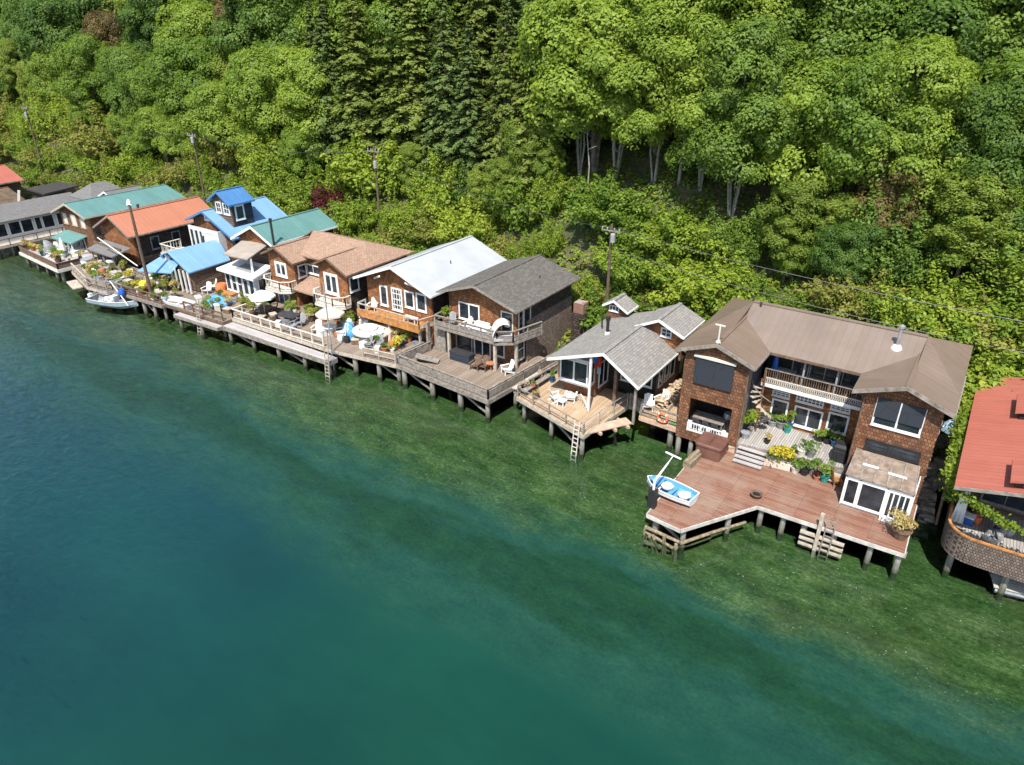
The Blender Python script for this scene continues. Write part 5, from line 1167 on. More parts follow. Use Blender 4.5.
# balcony furniture of the big house
chair(CH_S,*zP(445,245),6.0,PI*.05,'pale blue deck chair on the upper balcony, nearer the spiral stair','chairs on the upper balcony')
chair(CH_S,*zP(712,300),6.0,-.05,'pale blue deck chair on the upper balcony, nearer the right wing','chairs on the upper balcony')
rect_table(Vector((-8.15,41.75,6.0)),'pale narrow table on the upper balcony by the blue parasol','grey_pl',1.1,.5,.7)
rect_table(Vector((-4.3,41.7,6.0)),'small side table at the right end of the upper balcony','grey_pl',.7,.5,.6,name='side_table')
t=thing('folded_parasol','folded bright blue parasol standing at the left end of the balcony','parasol',(-8.85,41.6,6.0)); MB().lathe([(.25,0),(.25,.05),(.02,.07)],(0,0,0),10).build('base',M['dkgrey'],t,world=False); MB().lathe([(.05,.5),(.2,.7),(.16,1.4),(.05,1.75),(.01,1.8)],(0,0,0),9).build('canopy',M['blue_pl'],t,world=False); MB().tube([(0,0,.05),(0,0,.6)],.025,6).build('pole',M['white'],t,world=False)
# ---- narrow side deck
t=thing('firewood_stack','long loose stack of split firewood behind a low board','firewood',(-15.4,42.2,2.25)); b=MB()
for i in range(70):
    y=random.uniform(-1.8,1.8); x=random.uniform(-.45,.35); z=random.uniform(.08,.75)*(1-abs(x)*.5); a=random.uniform(-.5,.5); r_=random.uniform(.06,.11); l=random.uniform(.2,.3)
    b.tube([(x-l*math.cos(a),y-l*math.sin(a),z),(x+l*math.cos(a),y+l*math.sin(a),z+random.uniform(-.1,.1))],r_,6)
b.build('logs',M['firewood'],t,world=False); MB().box(.5,.58,-1.9,1.9,0,.35).build('retaining_board',M['wood_pale'],t,world=False)
boxthing('cool_box','white upright cabinet at the head of the firewood stack','cabinet',*zG(283,365),2.25,.7,.6,1.1,'white',lid='offwhite')
chair(CH_W,*zG(140,560),2.25,.4,'white low chair at the left of the side deck railing','chairs on the side deck'); chair(CH_W,*zG(208,535),2.25,-.3,'white low chair at the middle of the side deck railing','chairs on the side deck')
t=thing('life_ring','orange life ring hung on the side deck railing','life ring',(-14.55,38.6,2.75)); b=MB()
for i in range(16):
    a,c=2*PI*i/16,2*PI*(i+1)/16; b.tube([(.33*math.cos(a),0,.33*math.sin(a)),(.33*math.cos(c),0,.33*math.sin(c))],.085,7)
b.build('ring',M['orange_pl'],t,world=False); b=MB()
for a in (.8,2.3,3.9,5.5): b.tube([(.33*math.cos(a-.12),0,.33*math.sin(a-.12)),(.33*math.cos(a+.12),0,.33*math.sin(a+.12))],.092,7)
b.build('band',M['white'],t,world=False)
t=thing('door_mat','small bright green mat at the right end of the side deck','mat',(-13.85,39.1,2.25)); MB().box(-.3,.3,-.2,.2,.004,.03).build('mat',leafmat('green_mat',((.02,.2,.03),(.03,.3,.04),(.05,.4,.06))),t,world=False)
# ---- cottage deck
chair(CH_W,*zE(375,375),2.25,2.6,'white adirondack chair on the tan deck, left of the pair','adirondack chairs on the cottage deck'); chair(CH_W,*zE(480,370),2.25,3.5,'white adirondack chair on the tan deck, right of the pair','adirondack chairs on the cottage deck')
t=thing('side_table','low white table between the adirondack chairs','table',G(*zE(415,405),2.25)); MB().box(-.28,.28,-.28,.28,.38,.42).build('tabletop',M['white'],t,world=False)
for a in (-.22,.22):
    for c in (-.22,.22): MB().box(a-.03,a+.03,c-.03,c+.03,0,.378).build('leg',M['white'],t,world=False)
chair(CH_B,*zE(672,290),2.25,.3,'brown slatted chair under the porch roof beside the flag'); 
for k,(x,y,lab) in enumerate(((105,310,'mossy log piece at the left deck corner, nearest the rail'),(140,265,'mossy stone lump on the left bench of the cottage deck'),(165,240,'pale driftwood lump further along the cottage bench'),(270,185,'grey driftwood bundle near the cottage wall'))):
    t=thing('driftwood',lab,'driftwood',G(*zE(x,y),2.7 if k else 2.25),k*.8,'driftwood on the cottage deck'); b=MB()
    for i in range(4): b.tube([(random.uniform(-.4,-.1),random.uniform(-.2,.2),.12+.05*i),(random.uniform(.1,.4),random.uniform(-.2,.2),.15+.08*i)],[.13,.1],7)
    b.build('wood',M['log'] if k%2 else M['wood_pale'],t,world=False)
pb,pe=G(*zE(130,345),2.25),G(*zE(330,215),2.25)
for k,(o,lab) in enumerate(((0,'long weathered plank bench along the left side of the cottage deck'),(-.75,'second plank shelf close to the left railing of the cottage deck'))):
    m_=(pb+pe)/2+Vector((o,0,0)); dd_=pe-pb; t=thing('bench',lab,'bench',m_,math.atan2(dd_.y,dd_.x)); l=dd_.length
    MB().box(-l/2,l/2,-.2,.2,.4,.46).build('seat',M['wood_grey' if k==0 else 'wood_pale'],t,world=False)
    for x in (-l/2+.2,0,l/2-.2): MB().box(x-.05,x+.05,-.15,.15,0,.398).build('leg',M['wood_grey'],t,world=False)
pot(*zE(210,265),2.71,'terracotta pot of sparse herbs on the plank bench',n=70,pr=.25,ph=.3,r=.2,h=.28); pot(*zE(225,355),2.25,'brown urn with dry stems on the tan deck',pm='wood_brown',lm='leaf_straw',r=.25,h=.5,pr=.25,ph=.35,n=60); pot(*zE(345,235),2.25,'tall narrow plant in a blue pot by the cottage corner',pm='navy_pot',r=.2,h=.4,pr=.25,ph=.7,n=120)
t=thing('flag','red white and blue flag hanging from the porch roof','flag',G(*zE(690,100),4.9)); MB().tube([(0,0,.55),(.05,-.7,.75)],.02,6).build('staff',M['white'],t,world=False)
def cloth(z0,z1,mat,name,x0=-.3,x1=.3):
    b=MB(); n=8
    for i in range(n):
        f=lambda u:(x0+(x1-x0)*u, -.35+.06*math.sin(u*9))
        a,c=f(i/n),f((i+1)/n); b.quad((a[0],a[1],z0),(c[0],c[1],z0),(c[0],c[1],z1),(a[0],a[1],z1)); b.quad((a[0],a[1]+.012,z1),(c[0],c[1]+.012,z1),(c[0],c[1]+.012,z0),(a[0],a[1]+.012,z0))
    return b.build(name,M[mat],t,world=False)
cloth(.1,.6,'blue_pl','canton',-.35,.02); cloth(-.1,.6,'red_pl','stripes',.03,.3); cloth(-.62,-.105,'skyblue_cushion','lower_stripe',.03,.3); cloth(-.3,.095,'red_pl','stripe',-.2,.02)
# ---- balcony house
for k,(x,y,rz,lab) in enumerate(((180,212,.2,'pale grey moulded chair at the left end of the front balcony'),(262,205,-.3,'white lounge chair on the front balcony left of the sofa'),)):
    (CH_G if k==0 else CH_W).put((-32.75+1.5*k,39.4,4.62),rz,lab)
t=thing('balcony_sofa','white cushioned two seat sofa in the middle of the front balcony','sofa',(-29.9,39.5,4.62)); MB().box(-.6,.6,-.35,.35,.1,.42).build('seat',M['white_cloth'],t,world=False); MB().box(-.6,.6,.25,.4,.421,.85).build('backrest',M['white_cloth'],t,world=False)
for s in (-1,1): MB().box(s*.68-.075,s*.68+.075,-.35,.4,.1,.6).build('armrest',M['white_cloth'],t,world=False); MB().box(s*.55-.03,s*.55+.03,-.3,.3,0,.098).build('leg',M['dkgrey'],t,world=False)
t=thing('shade_pod','white arched sun shade lounger at the balcony corner','lounger',(-27.85,39.55,4.62),.75); b=MB(); n=9
prof=[(-.75+.1*0+1.35*math.sin(PI*.55*i/n)*1.0-.2, .35+1.1*math.sin(PI*.5*i/n)) for i in range(n+1)]
prof=[(-.85*math.cos(PI*.62*i/n), .3+1.15*math.sin(PI*.62*i/n)) for i in range(n+1)]
for i in range(n):
    (a,z0),(c,z1)=prof[i],prof[i+1]; b.hull8([(a,-.6,z0),(c,-.6,z1),(c,.6,z1),(a,.6,z0)],[(a,-.6,z0+.04),(c,-.6,z1+.04),(c,.6,z1+.04),(a,.6,z0+.04)])
b.build('hood',M['white_cloth'],t,world=False); MB().box(-.8,.8,-.58,.58,.12,.34).build('mattress',M['cushion'],t,world=False)
for x in (-.65,.65): MB().box(x-.03,x+.03,-.5,.5,0,.118).build('leg',M['dkgrey'],t,world=False)
t=thing('lantern_post','pale lantern box fixed on the balcony corner rail','lantern',G(*zK2(515,215),5.5)); MB().box(-.16,.16,-.16,.16,0,.42).build('case',M['offwhite'],t,world=False); MB().lathe([(.24,.422),(.02,.58)],(0,0,0),4).build('cap',M['wood_grey'],t,world=False)
pot(*zK2(150,185),4.62,'bright green bush in a pot at the balcony left end',lm='leaf_bright',pr=.5,ph=1.0,n=350)
for x,y,lab in ((330,465,'dark brown chair by the sliding door below the balcony, left one'),(375,470,'dark brown chair by the sliding door below the balcony, right one')): chair(CH_B,*zK2(x,y),2.2,.1,lab,'chairs below the balcony')
round_table(*zK2(415,470),2.2,'small round red-brown table below the balcony','terracotta',.35,.6)
chair(CH_W,*zK2(512,490),2.2,-.5,'white chair at the right edge of the weathered front deck')
boxthing('storage_bench','dark slate storage bench under the balcony window','bench',*zK2(248,415),2.2,1.9,.7,.75,'siding_navy',lid='dkgrey')
t=thing('deck_ramp','grey slatted ramp board leaning at the left edge of the front deck','ramp',G(*zK2(45,420),2.25),.5); MB().slab([(-.9,-.4,.5),(.9,-.4,.1),(.9,.4,.1),(-.9,.4,.5)],.06).build('board',M['wood_grey'],t,world=False); MB().box(-.85,-.75,-.35,.35,0,.42).build('leg',M['wood_grey'],t,world=False)
# ---- white roofed house
chair(CH_W,*zO(240,510),3.9,.3,'tall white chair at the left end of the orange balcony'); chair(CH_S,*zO(325,490),3.9,-.2,'pale blue and white chair in front of the french door')
round_table(*zO(440,535),3.9,'small white table in the middle of the orange balcony','white',.4,.5); rect_table(Vector((-37.0,39.5,3.9)),'low white bench table on the right of the orange balcony','white',1.3,.5,.45,name='low_table')
t=thing('covered_tub','large round tub under a scalloped white cover on the cluttered deck','tub',G(*zH(460,450),2.2)); MB().lathe([(1.1,0),(1.15,.75)],(0,0,0),20).build('tub',M['cushion'],t,world=False); b=MB()
rr_=[(1.35,.70),(1.4,.86),(1.1,.95),(.72,.97),(.7,1.06),(.4,1.1),(.01,1.12)]; b.lathe(rr_,(0,0,0),22); b.build('cover',M['white_cloth'],t,world=False); MB().lathe([(.74,.972),(.74,1.0),(.78,1.0),(.78,.972)],(0,0,0),18).build('strap',M['black'],t,world=False)
t=thing('folded_tarp','crumpled blue and white tarp over furniture left of the tub','tarp',G(*zH(300,410),2.2)); b=MB()
for i in range(7): x,y=random.uniform(-.6,.5),random.uniform(-.5,.5); b.lathe([(.5,0),(.42,.4),(.2,random.uniform(.7,1.1)),(.02,1.15)],(x,y,0),7)
b.build('cloth',M['blue_tarp'],t,world=False); b=MB(); b.lathe([(.45,0),(.4,.6),(.25,1.15),(.03,1.3)],(-.5,.2,0),8).lathe([(.3,0),(.3,.8),(.1,1.2),(.02,1.25)],(.1,-.55,0),7); b.build('white_cloth',M['white_cloth'],t,world=False)
t=thing('covered_furniture','white sheeted outdoor furniture right of the round tub','furniture cover',G(*zH(610,440),2.2),.3); MB()._ring([rsq(.7,.2,0),rsq(.66,.25,.75),rsq(.5,.2,.95)]).build('sheet',M['beige_cloth'],t,world=False); MB().box(-.15,.15,-.6,-.4,.95,1.15).build('cushion',M['white_cloth'],t,world=False)
t=thing('covered_furniture','white sheeted table behind the round tub','furniture cover',G(*zH(450,345),2.2),.1); MB()._ring([rsq(.65,.2,0),rsq(.62,.25,.8),rsq(.5,.2,.92)]).build('sheet',M['white_cloth'],t,world=False); MB().box(-.1,.1,-.4,.4,.922,.97).build('strap',M['grey_pl'],t,world=False)
for i,(x,y,c,lab) in enumerate(((190,470,'white','white bucket at the front left of the cluttered deck'),(250,480,'black','black crate at the front edge below the blue tarp'),(665,520,'orange_pl','orange tub of flowers at the right of the cluttered deck'),(160,430,'terracotta','terracotta jar behind the white bucket'))): barrel(*zH(x,y),2.2,lab,c,.25,.5,cat='bucket')
for x,y,lm,lab in ((700,540,'leaf_yellow','yellow flowering bush at the right end of the cluttered deck'),(770,440,'leaf_straw','dry straw-coloured bush beside the stairs to the balcony'),(240,270,'leaf_olive','olive shrub in front of the tan house side window'),(690,450,'leaf_straw','pale grasses in a pot next to the sheeted furniture'),(820,470,'leaf_olive','olive bush in the corner by the grey fence panels')): pot(*zH(x,y),2.2,lab,lm=lm,pr=.6,ph=.9,n=300,leaf=.09)
chair(CH_G,*zH(540,530),2.2,.5,'grey mesh chair tucked under the round tub cover, right one','chairs by the round tub'); chair(CH_G,*zH(430,530),2.2,-.3,'grey mesh chair tucked under the round tub cover, left one','chairs by the round tub')
# ---- terrace deck
parasol(*zI2(110,572),2.3,'bright white parasol open over the dining chairs','white_cloth',1.15,2.5); parasol(*zI2(575,690),2.3,'beige parasol open at the right of the terrace','beige_cloth',1.2,2.4)
for i,(x,y,rz,lab) in enumerate(((60,540,.6,'brown chair under the white parasol, left side'),(130,560,2.8,'brown chair under the white parasol, water side'),(165,530,-.9,'brown chair under the white parasol, house side'))): chair(CH_B,*zI2(x,y),2.3,rz,lab,'chairs under the white parasol')
round_table(*zI2(115,555),2.3,'round brown dining table under the white parasol','wood_brown',.65)
t=thing('black_awning_table','wide black topped table in the middle of the terrace','table',G(*zI2(275,610),2.3),.2); MB().box(-1.0,1.0,-.6,.6,.72,.78).build('tabletop',M['dkgrey'],t,world=False)
for a in (-.9,.9):
    for c in (-.5,.5): MB().box(a-.04,a+.04,c-.04,c+.04,0,.718).build('leg',M['dkgrey'],t,world=False)
for x,y,rz,lab in ((355,630,.2,'grey cushioned armchair right of the black table'),(300,655,2.9,'grey cushioned armchair in front of the black table')): chair(CH_G,*zI2(x,y),2.3,rz,lab,'grey armchairs on the terrace')
for x,y,rz,lab in ((470,680,.4,'white armchair left of the beige parasol'),(630,700,-.5,'white armchair right of the beige parasol')): chair(CH_W,*zI2(x,y),2.3,rz,lab,'white armchairs on the terrace')
round_table(*zI2(560,690),2.3,'white table below the beige parasol','white',.6)
for x,y,lm,lab in ((430,600,'leaf_olive','large olive shrub between the twin gables'),(330,480,'leaf_bright','bright green climbing plant beside the blue door'),(400,470,'leaf_pot','green plant under the tan porch roof'),(700,620,'leaf_olive','olive hedge plant below the side window'),(20,560,'leaf_olive','low plant at the left terrace railing'),(470,590,'leaf_bright','yellow-green plant behind the beige parasol')): pot(*zI2(x,y),2.3,lab,lm=lm,pr=.65,ph=1.0,n=350,leaf=.09,pm='wood_brown')
# ---- patio dock
t=thing('tarp_covered_boat','small boat hidden under a bright blue tarp on the patio dock','covered boat',G(*zJ(290,410),2.2),.1); b=MB(); n=8
rows=[[(-1.5+3.0*i/n,w_*math.sin(PI*(.12+.76*i/n)),zz*(.6+.4*math.sin(PI*i/n))) for i in range(n+1)] for w_,zz in ((-.85,.15),(-.7,.5),(0,.85),(.7,.5),(.85,.15))]
for r0,r1 in zip(rows,rows[1:]):
    for i in range(n): b.quad(r0[i],r0[i+1],r1[i+1],r1[i])
b.poly([r[0] for r in rows][::-1]); b.poly([r[-1] for r in rows]); b.build('tarp',M['blue_tarp'],t,world=False); MB().box(-1.2,1.2,-.5,.5,0,.14).build('cradle',M['wood_grey'],t,world=False)
t=thing('sun_shade','cream cantilever shade cloth in front of the sunroom','shade',G(*zJ(480,350),2.2)); MB().slab([(-1.0,-.7,1.6),(1.2,-.8,1.6),(.9,.7,1.75),(-.8,.7,1.75)],.05).build('cloth',M['white_cloth'],t,world=False)
for a,c in ((-.8,-.5),(.9,-.6),(.7,.5),(-.6,.5)): MB().box(a-.03,a+.03,c-.03,c+.03,0,1.55).build('post',M['white'],t,world=False)
barrel(*zJ(325,325),2.2,'bulky bright orange tub with foliage beside the sunroom','orange_pl',.55,.9)
for x,y,lm,lab in ((190,245,'leaf_bright','green vegetable bed beside the blue porch wall'),(280,250,'leaf_olive','dull shrub between blue porch and sunroom'),(160,270,'leaf_pot','leafy plant at the corner of the blue porch'),(490,370,'leaf_bright','low green plants along the sunroom planter'),(500,440,'leaf_olive','olive plants behind the white parasol railing'),(560,450,'leaf_bright','fresh green plant left of the white parasol')): pot(*zJ(x,y),2.2,lab,lm=lm,pr=.6,ph=.8,n=300,leaf=.09,pm='wood_brown')
for x,y,rz,lab in ((210,330,.3,'white chair on the patio dock near the ladder'),(250,300,-.4,'white chair on the patio dock near the orange tub')): chair(CH_W,*zJ(x,y),2.2,rz,lab,'white chairs on the patio dock')
boxthing('planter_box','long reddish timber box between blue tarp and sunroom','box',*zJ(370,370),2.2,1.8,.7,.6,'wood_pink',.1,lid='wood_orange')
# ---- garden dock and workshop dock
for x,y,lm,lab in ((390,390,'leaf_yellow','large golden shrub at the left of the leaning pole'),(340,320,'leaf_olive','olive shrub below the slate porch roof'),(430,470,'leaf_yellow','golden bush in front of the yellow parasol'),(600,430,'leaf_bright','green shrub right of the leaning pole'),(690,440,'leaf_pot','leafy plant at the white porch posts'),(560,500,'leaf_straw','dry reddish plants along the garden dock rail'),(750,470,'leaf_straw','dry plants at the right end of the garden dock rail'),(640,470,'leaf_olive','olive plants in the middle of the garden dock'),(525,150,'leaf_olive','thin shrub growing beside the leaning pole'),(110,330,'leaf_straw','dry grasses among the workshop clutter'),(180,190,'leaf_olive','grey-green shrub under the orange gable')): pot(*zW(x,y),2.15,lab,lm=lm,pr=.7,ph=1.1,n=350,leaf=.1,pm='wood_brown')
t=thing('yellow_float','bright yellow round float hung on the rail by the leaning pole','float',G(*zW(487,415),3.2)); MB().lathe([(.01,-.45),(.3,-.3),(.45,0),(.3,.3),(.1,.42),(.01,.45)],(0,0,0),14).build('float',M['yellow_pl'],t,world=False); MB().tube([(0,0,.45),(0,0,.6)],.06,6).build('eye',M['dkgrey'],t,world=False)
barrel(*zW(325,500),2.15,'bright blue plastic barrel above the grey skiff','blue_pl',.32,.6)
CL=[(60,270,'white','white cloth covered stack at the left of the workshop dock'),(120,300,'offwhite','cream cabinet on the workshop dock'),(45,215,'white','tall white bundle beside the green porch'),(90,250,'grey_pl','grey crate beside the green porch'),(160,290,'wood_pale','pale crate by the slate porch'),(210,330,'grey_pl','grey bin in the middle of the workshop dock'),(280,370,'white','white box beside the workshop rail'),(180,350,'terracotta','rusty red drum on the workshop dock'),(250,300,'wood_brown','dark timber chest under the slate porch'),(290,240,'offwhite','cream post box at the slate porch corner'),(310,440,'grey_pl','grey tub behind the blue barrel'),(380,440,'wood_grey','grey timber pile right of the blue barrel')]
for i,(x,y,m,lab) in enumerate(CL):
    if i%3==1: barrel(*zW(x,y),2.1,lab,m,.35,.8,cat='drum')
    else: boxthing('storage_box',lab,'box',*zW(x,y),2.1,random.uniform(.7,1.3),random.uniform(.6,.9),random.uniform(.5,1.0),m,random.uniform(-.4,.4),lid=random.choice(['wood_pale','grey_pl','white']))
for x,y,rz,lab in ((140,350,.4,'weathered chair at the left rail of the workshop dock'),(235,420,-.5,'weathered chair near the white boom')): chair(CH_G,*zW(x,y),2.1,rz,lab,'weathered chairs on the workshop dock')
# ---- seating dock
t=thing('dome_chair','grey domed wicker chair on the seating dock','chair',G(*zMb(375,330),2.0)); b=MB(); n=10
for i in range(n):
    a0,a1=-.5+PI*1.3*i/n,-.5+PI*1.3*(i+1)/n
    for j in range(5):
        e0,e1=j*.3,(j+1)*.3; pt=lambda a,e:(1.0*math.cos(a)*math.cos(e),1.0*math.sin(a)*math.cos(e),.15+1.25*math.sin(e)); b.quad(pt(a0,e0),pt(a1,e0),pt(a1,e1),pt(a0,e1))
b.build('hood',M['grey_pl'],t,world=False); MB().lathe([(.9,0),(.9,.4),(.01,.42)],(0,0,0),14).build('seat',M['cushion'],t,world=False)
for x,y,lm,lab in ((165,290,'leaf_straw','orange-brown flowering plant at the outer corner of the seating dock'),(240,315,'leaf_yellow','golden plant along the seating dock parapet'),(300,330,'leaf_straw','dry plant between golden plant and dome chair')): pot(*zMb(x,y),2.0,lab,lm=lm,pr=.5,ph=.8,n=220,leaf=.09)
for x,y,rz,lab in ((455,320,.4,'cream chair right of the dome chair'),(520,330,-.4,'cream chair near the green porch roof'),(420,370,2.7,'cream chair against the seating dock parapet')): chair(CH_W,*zMb(x,y),2.0,rz,lab,'cream chairs on the seating dock')
rect_table(G(*zMb(480,365),2.0),'pale low table among the cream chairs','wood_pink',1.3,.8,.5,name='low_table')
t=thing('statue','white closed parasol on a stand beside the green porch','parasol',G(*zMb(565,372),2.0)); t.name='closed_parasol'; ABS[t.name]=t.location.copy(); MB().lathe([(.3,0),(.3,.1),(.03,.12)],(0,0,0),10).build('base',M['grey_pl'],t,world=False); MB().lathe([(.04,.12),(.05,.5),(.28,.7),(.2,1.7),(.05,2.1),(.01,2.15)],(0,0,0),9).build('canopy',M['white_cloth'],t,world=False)
boxthing('deck_sofa','cream outdoor sofa in front of the green porch posts','sofa',*zMb(690,335),2.0,1.8,.8,.55,'offwhite',.1,lid='white_cloth')
# ---- red house deck
boxthing('cool_box','bright blue cool box with white lid on the curved deck','cool box',*zR(115,505),2.5,.75,.45,.5,'blue_pl',-.15,lid='white')
barrel(*zR(152,510),2.5,'orange-red bucket next to the blue cool box','orange_pl',.22,.45,cat='bucket')
for k,(x,y,lab) in enumerate(((135,470,'dark bundle of fishing gear behind the cool box'),(232,540,'grey garden machine with black parts on the curved deck'),(215,565,'pile of grey hoses at the curved parapet'))):
    t=thing('gear_pile',lab,'gear',G(*zR(x,y),2.5),k*.7,'gear on the curved deck'); b=MB()
    for i in range(6): b.lathe([(.22,0),(.25,.15),(.2,.35),(.05,.42)],(random.uniform(-.45,.45),random.uniform(-.3,.3),0),8)
    b.build('bundle',M[('wood_brown','grey_pl','steel')[k]],t,world=False); MB().tube([(-.5,-.1,.45),(.1,.2,.6),(.5,0,.4)],.05,6).build('pipe',M['black'],t,world=False)
t=thing('white_drape','white cloth hanging at the left corner under the red roof','drape',G(*zR(105,455),3.6)); 
b=MB()
for i in range(6): b.hull8([(-.3+.1*i,-.03+.05*(i%2),-1.0),(-.2+.1*i,-.03+.05*((i+1)%2),-1.0),(-.2+.1*i,.0+.05*((i+1)%2),-1.0),(-.3+.1*i,.0+.05*(i%2),-1.0)],[(-.15+.05*i,-.03,1.0),(-.1+.05*i,-.03,1.0),(-.1+.05*i,0,1.0),(-.15+.05*i,0,1.0)])
b.build('cloth',M['white_cloth'],t,world=False)
def leaf_strip(root,pts,w,n,leaf,mat,name='foliage'):
    P=[];pts=[Vector(p) for p in pts]
    for i in range(n):
        k=RP.integers(0,len(pts)-1); c=pts[k].lerp(pts[k+1],float(RP.uniform(0,1))); P.append((c.x+RP.normal(0,w),c.y+RP.normal(0,w),c.z+RP.normal(0,w*.8)))
    P=np.array(P); Nn=q_unit(RP.normal(size=(n,3))+np.array([0,-.4,.7])); t=q_unit(np.cross(Nn,RP.normal(size=(n,3)))); bb=np.cross(Nn,t); s=(leaf*RP.uniform(.6,1.3,n))[:,None]
    V=np.empty((n,4,3)); V[:,0]=P+t*s; V[:,1]=P+bb*s*.6; V[:,2]=P-t*s; V[:,3]=P-bb*s*.6
    o=rootloc(root); V=V.reshape(-1,3)-np.array([o.x,o.y,o.z]); ob=bpy.data.objects.new(name,np_mesh(name,V,n,M[mat])); COL.objects.link(ob); ob.parent=root; return ob
t=thing('vine','bright green vine trained along a wire over the curved deck','vine',(2.0,35.3,5.6)); leaf_strip(t,[(1.9,35.3,5.7),(3.0,35.3,5.1),(4.2,35.4,4.6),(6.5,35.4,4.2)],.13,900,.09,'leaf_bright'); MB().tube([(1.9,35.3,5.65),(3.0,35.3,5.05),(4.2,35.4,4.55),(6.5,35.4,4.15)],.03,6).build('stem',M['wood_brown'],t)
t=thing('ivy_hedge','dense bright ivy hedge climbing the left wall of the red roofed house','hedge',(1.5,42,2.5))
leaf_strip(t,[(1.75,37.2,4.9),(1.6,39,5.2),(1.5,42,5.5),(1.45,45,5.7),(1.4,51,5.8)],.2,3400,.11,'leaf_bright'); leaf_strip(t,[(1.9,37.5,4.0),(1.8,42,4.2),(1.7,49,4.6)],.24,2200,.12,'leaf_maple'); MB().tube([(1.6,37.5,2),(1.5,38,4),(1.4,39,5.4)],.07,6).build('stem',M['wood_brown'],t)
b=MB()
t=thing('stone_bank','dry stone steps climbing the gap beside the right wing','stone steps',(1.0,41,0))
for i in range(34):
    y=38.8+i*.27; x=random.uniform(.6,1.5); z=max(.3,hill(x,y)+.2 if y>44 else .3+(y-38.8)*.42); r_=random.uniform(.25,.5); b.hull8([(x-r_,y-r_*.6,z-.6),(x+r_,y-r_*.5,z-.6),(x+r_,y+r_*.6,z-.6),(x-r_,y+r_*.6,z-.6)],[(x-r_*.8,y-r_*.5,z+random.uniform(-.08,.08)),(x+r_*.8,y-r_*.4,z),(x+r_*.7,y+r_*.5,z+random.uniform(-.08,.08)),(x-r_*.8,y+r_*.5,z)])
b.build('stones',M['stone'],t); MB().bar((.4,39.2,.6),(.5,46.5,3.6),.18,.25).build('edge_timber',M['wood_grey'],t)
t=thing('tarp_bundle','crumpled pale blue tarp between the right wing and the ivy','tarp',(1.1,43.6,4.6)); MB().lathe([(.6,0),(.55,.3),(.3,.6),(.02,.7)],(0,0,0),7).lathe([(.4,0),(.35,.4),(.05,.55)],(.2,.6,0),7).build('cloth',M['skyblue_cushion'],t,world=False); MB().tube([(-.5,-.3,.25),(0,0,.68),(.5,.4,.3)],.03,5).build('rope',M['white'],t,world=False)
# ---- utility poles and lines
def pole(x,y,z0,top,label,lean=(0,0),r=.15,arm=True,box=None):
    t=thing('utility_pole',label,'utility pole',(x,y,z0))
    MB().tube([(0,0,-.05 if not arm else -1),(lean[0],lean[1],top-z0)],[r*1.15,r*.75],9).build('post',M['pole'],t,world=False)
    if arm:
        a=MB(); zt=top-z0-.5; a.bar((lean[0]-.8,lean[1]-.12,zt),(lean[0]+.8,lean[1]-.12,zt),.07,.09); ar=a.build('crossarm',M['wood_grey'],t,world=False)
        for s in (-.72,-.3,.3,.72): MB().lathe([(.05,.06),(.06,.2),(.03,.26)],(lean[0]+s,lean[1]-.12,zt),7).build('insulator',M['grey_pl'],ar,world=False)
    if box: MB().lathe([(.19,0),(.19,.6),(.15,.68),(.02,.7)],(lean[0]*.8+.3,lean[1]*.8-.3,(top-z0)*box),10).build('transformer',M['grey_pl'],t,world=False)
    return Vector((x+lean[0],y+lean[1],top-.35))
q=GY(607,300,48.6); pA_=pole(q.x,48.6,2.6,11.9,'tall thin wooden pole rising behind the grey cottage',arm=True,box=.86,r=.13)
pB=pole(-52.5,52.5,4.5,14.6,'wooden pole with transformer among the bushes behind the tan roof',box=.8,r=.12)
q=GY(188,137,51.0); pC=pole(-80.5,51.0,3.5,14.0,'wooden pole behind the orange and blue roofs',box=.88,r=.12); pD=pole(-121.0,51.0,3.5,14.5,'wooden pole at the far left behind the sheds',box=.85,r=.12)
q=G(152,297,2.2); pE=pole(q.x,q.y,2.2,11.2,'dark leaning pole with lamp head rising from the garden dock',lean=(-.2,.1),arm=False,r=.15)
t=thing('pole_lamp','small white lamp bracket on top of the leaning dark pole','lamp',tuple(pE+Vector((0,0,.1)))); MB().lathe([(.22,0),(.18,.25),(.05,.45)],(0,0,0),8).build('shade',M['white'],t,world=False); MB().bar((-.5,0,-.1),(.35,0,.0),.08).build('bracket',M['white'],t,world=False)
def wire(a,b,sag,label,r=.022):
    t=thing('power_line',label,'power line',(a+b)/2,0,'overhead lines'); pts=[]
    for i in range(17):
        u=i/16; p=a.lerp(b,u); pts.append((p.x,p.y,p.z-4*sag*u*(1-u)))
    MB().tube(pts,r,5).build('cable',M['dkgrey'],t)
pF=Vector((22,50.5,10.2))
wire(pA_,pF,1.0,'upper overhead line crossing above the brown metal roof'); wire(pA_-Vector((0,0,1.6)),pF-Vector((0,0,1.8)),1.2,'lower overhead line close over the brown metal roof')
wire(pB,pA_,1.0,'overhead line between the transformer pole and the bare pole'); wire(pC,pB,1.0,'overhead line behind the blue tower'); wire(pD,pC,1.2,'overhead line along the far left bank')

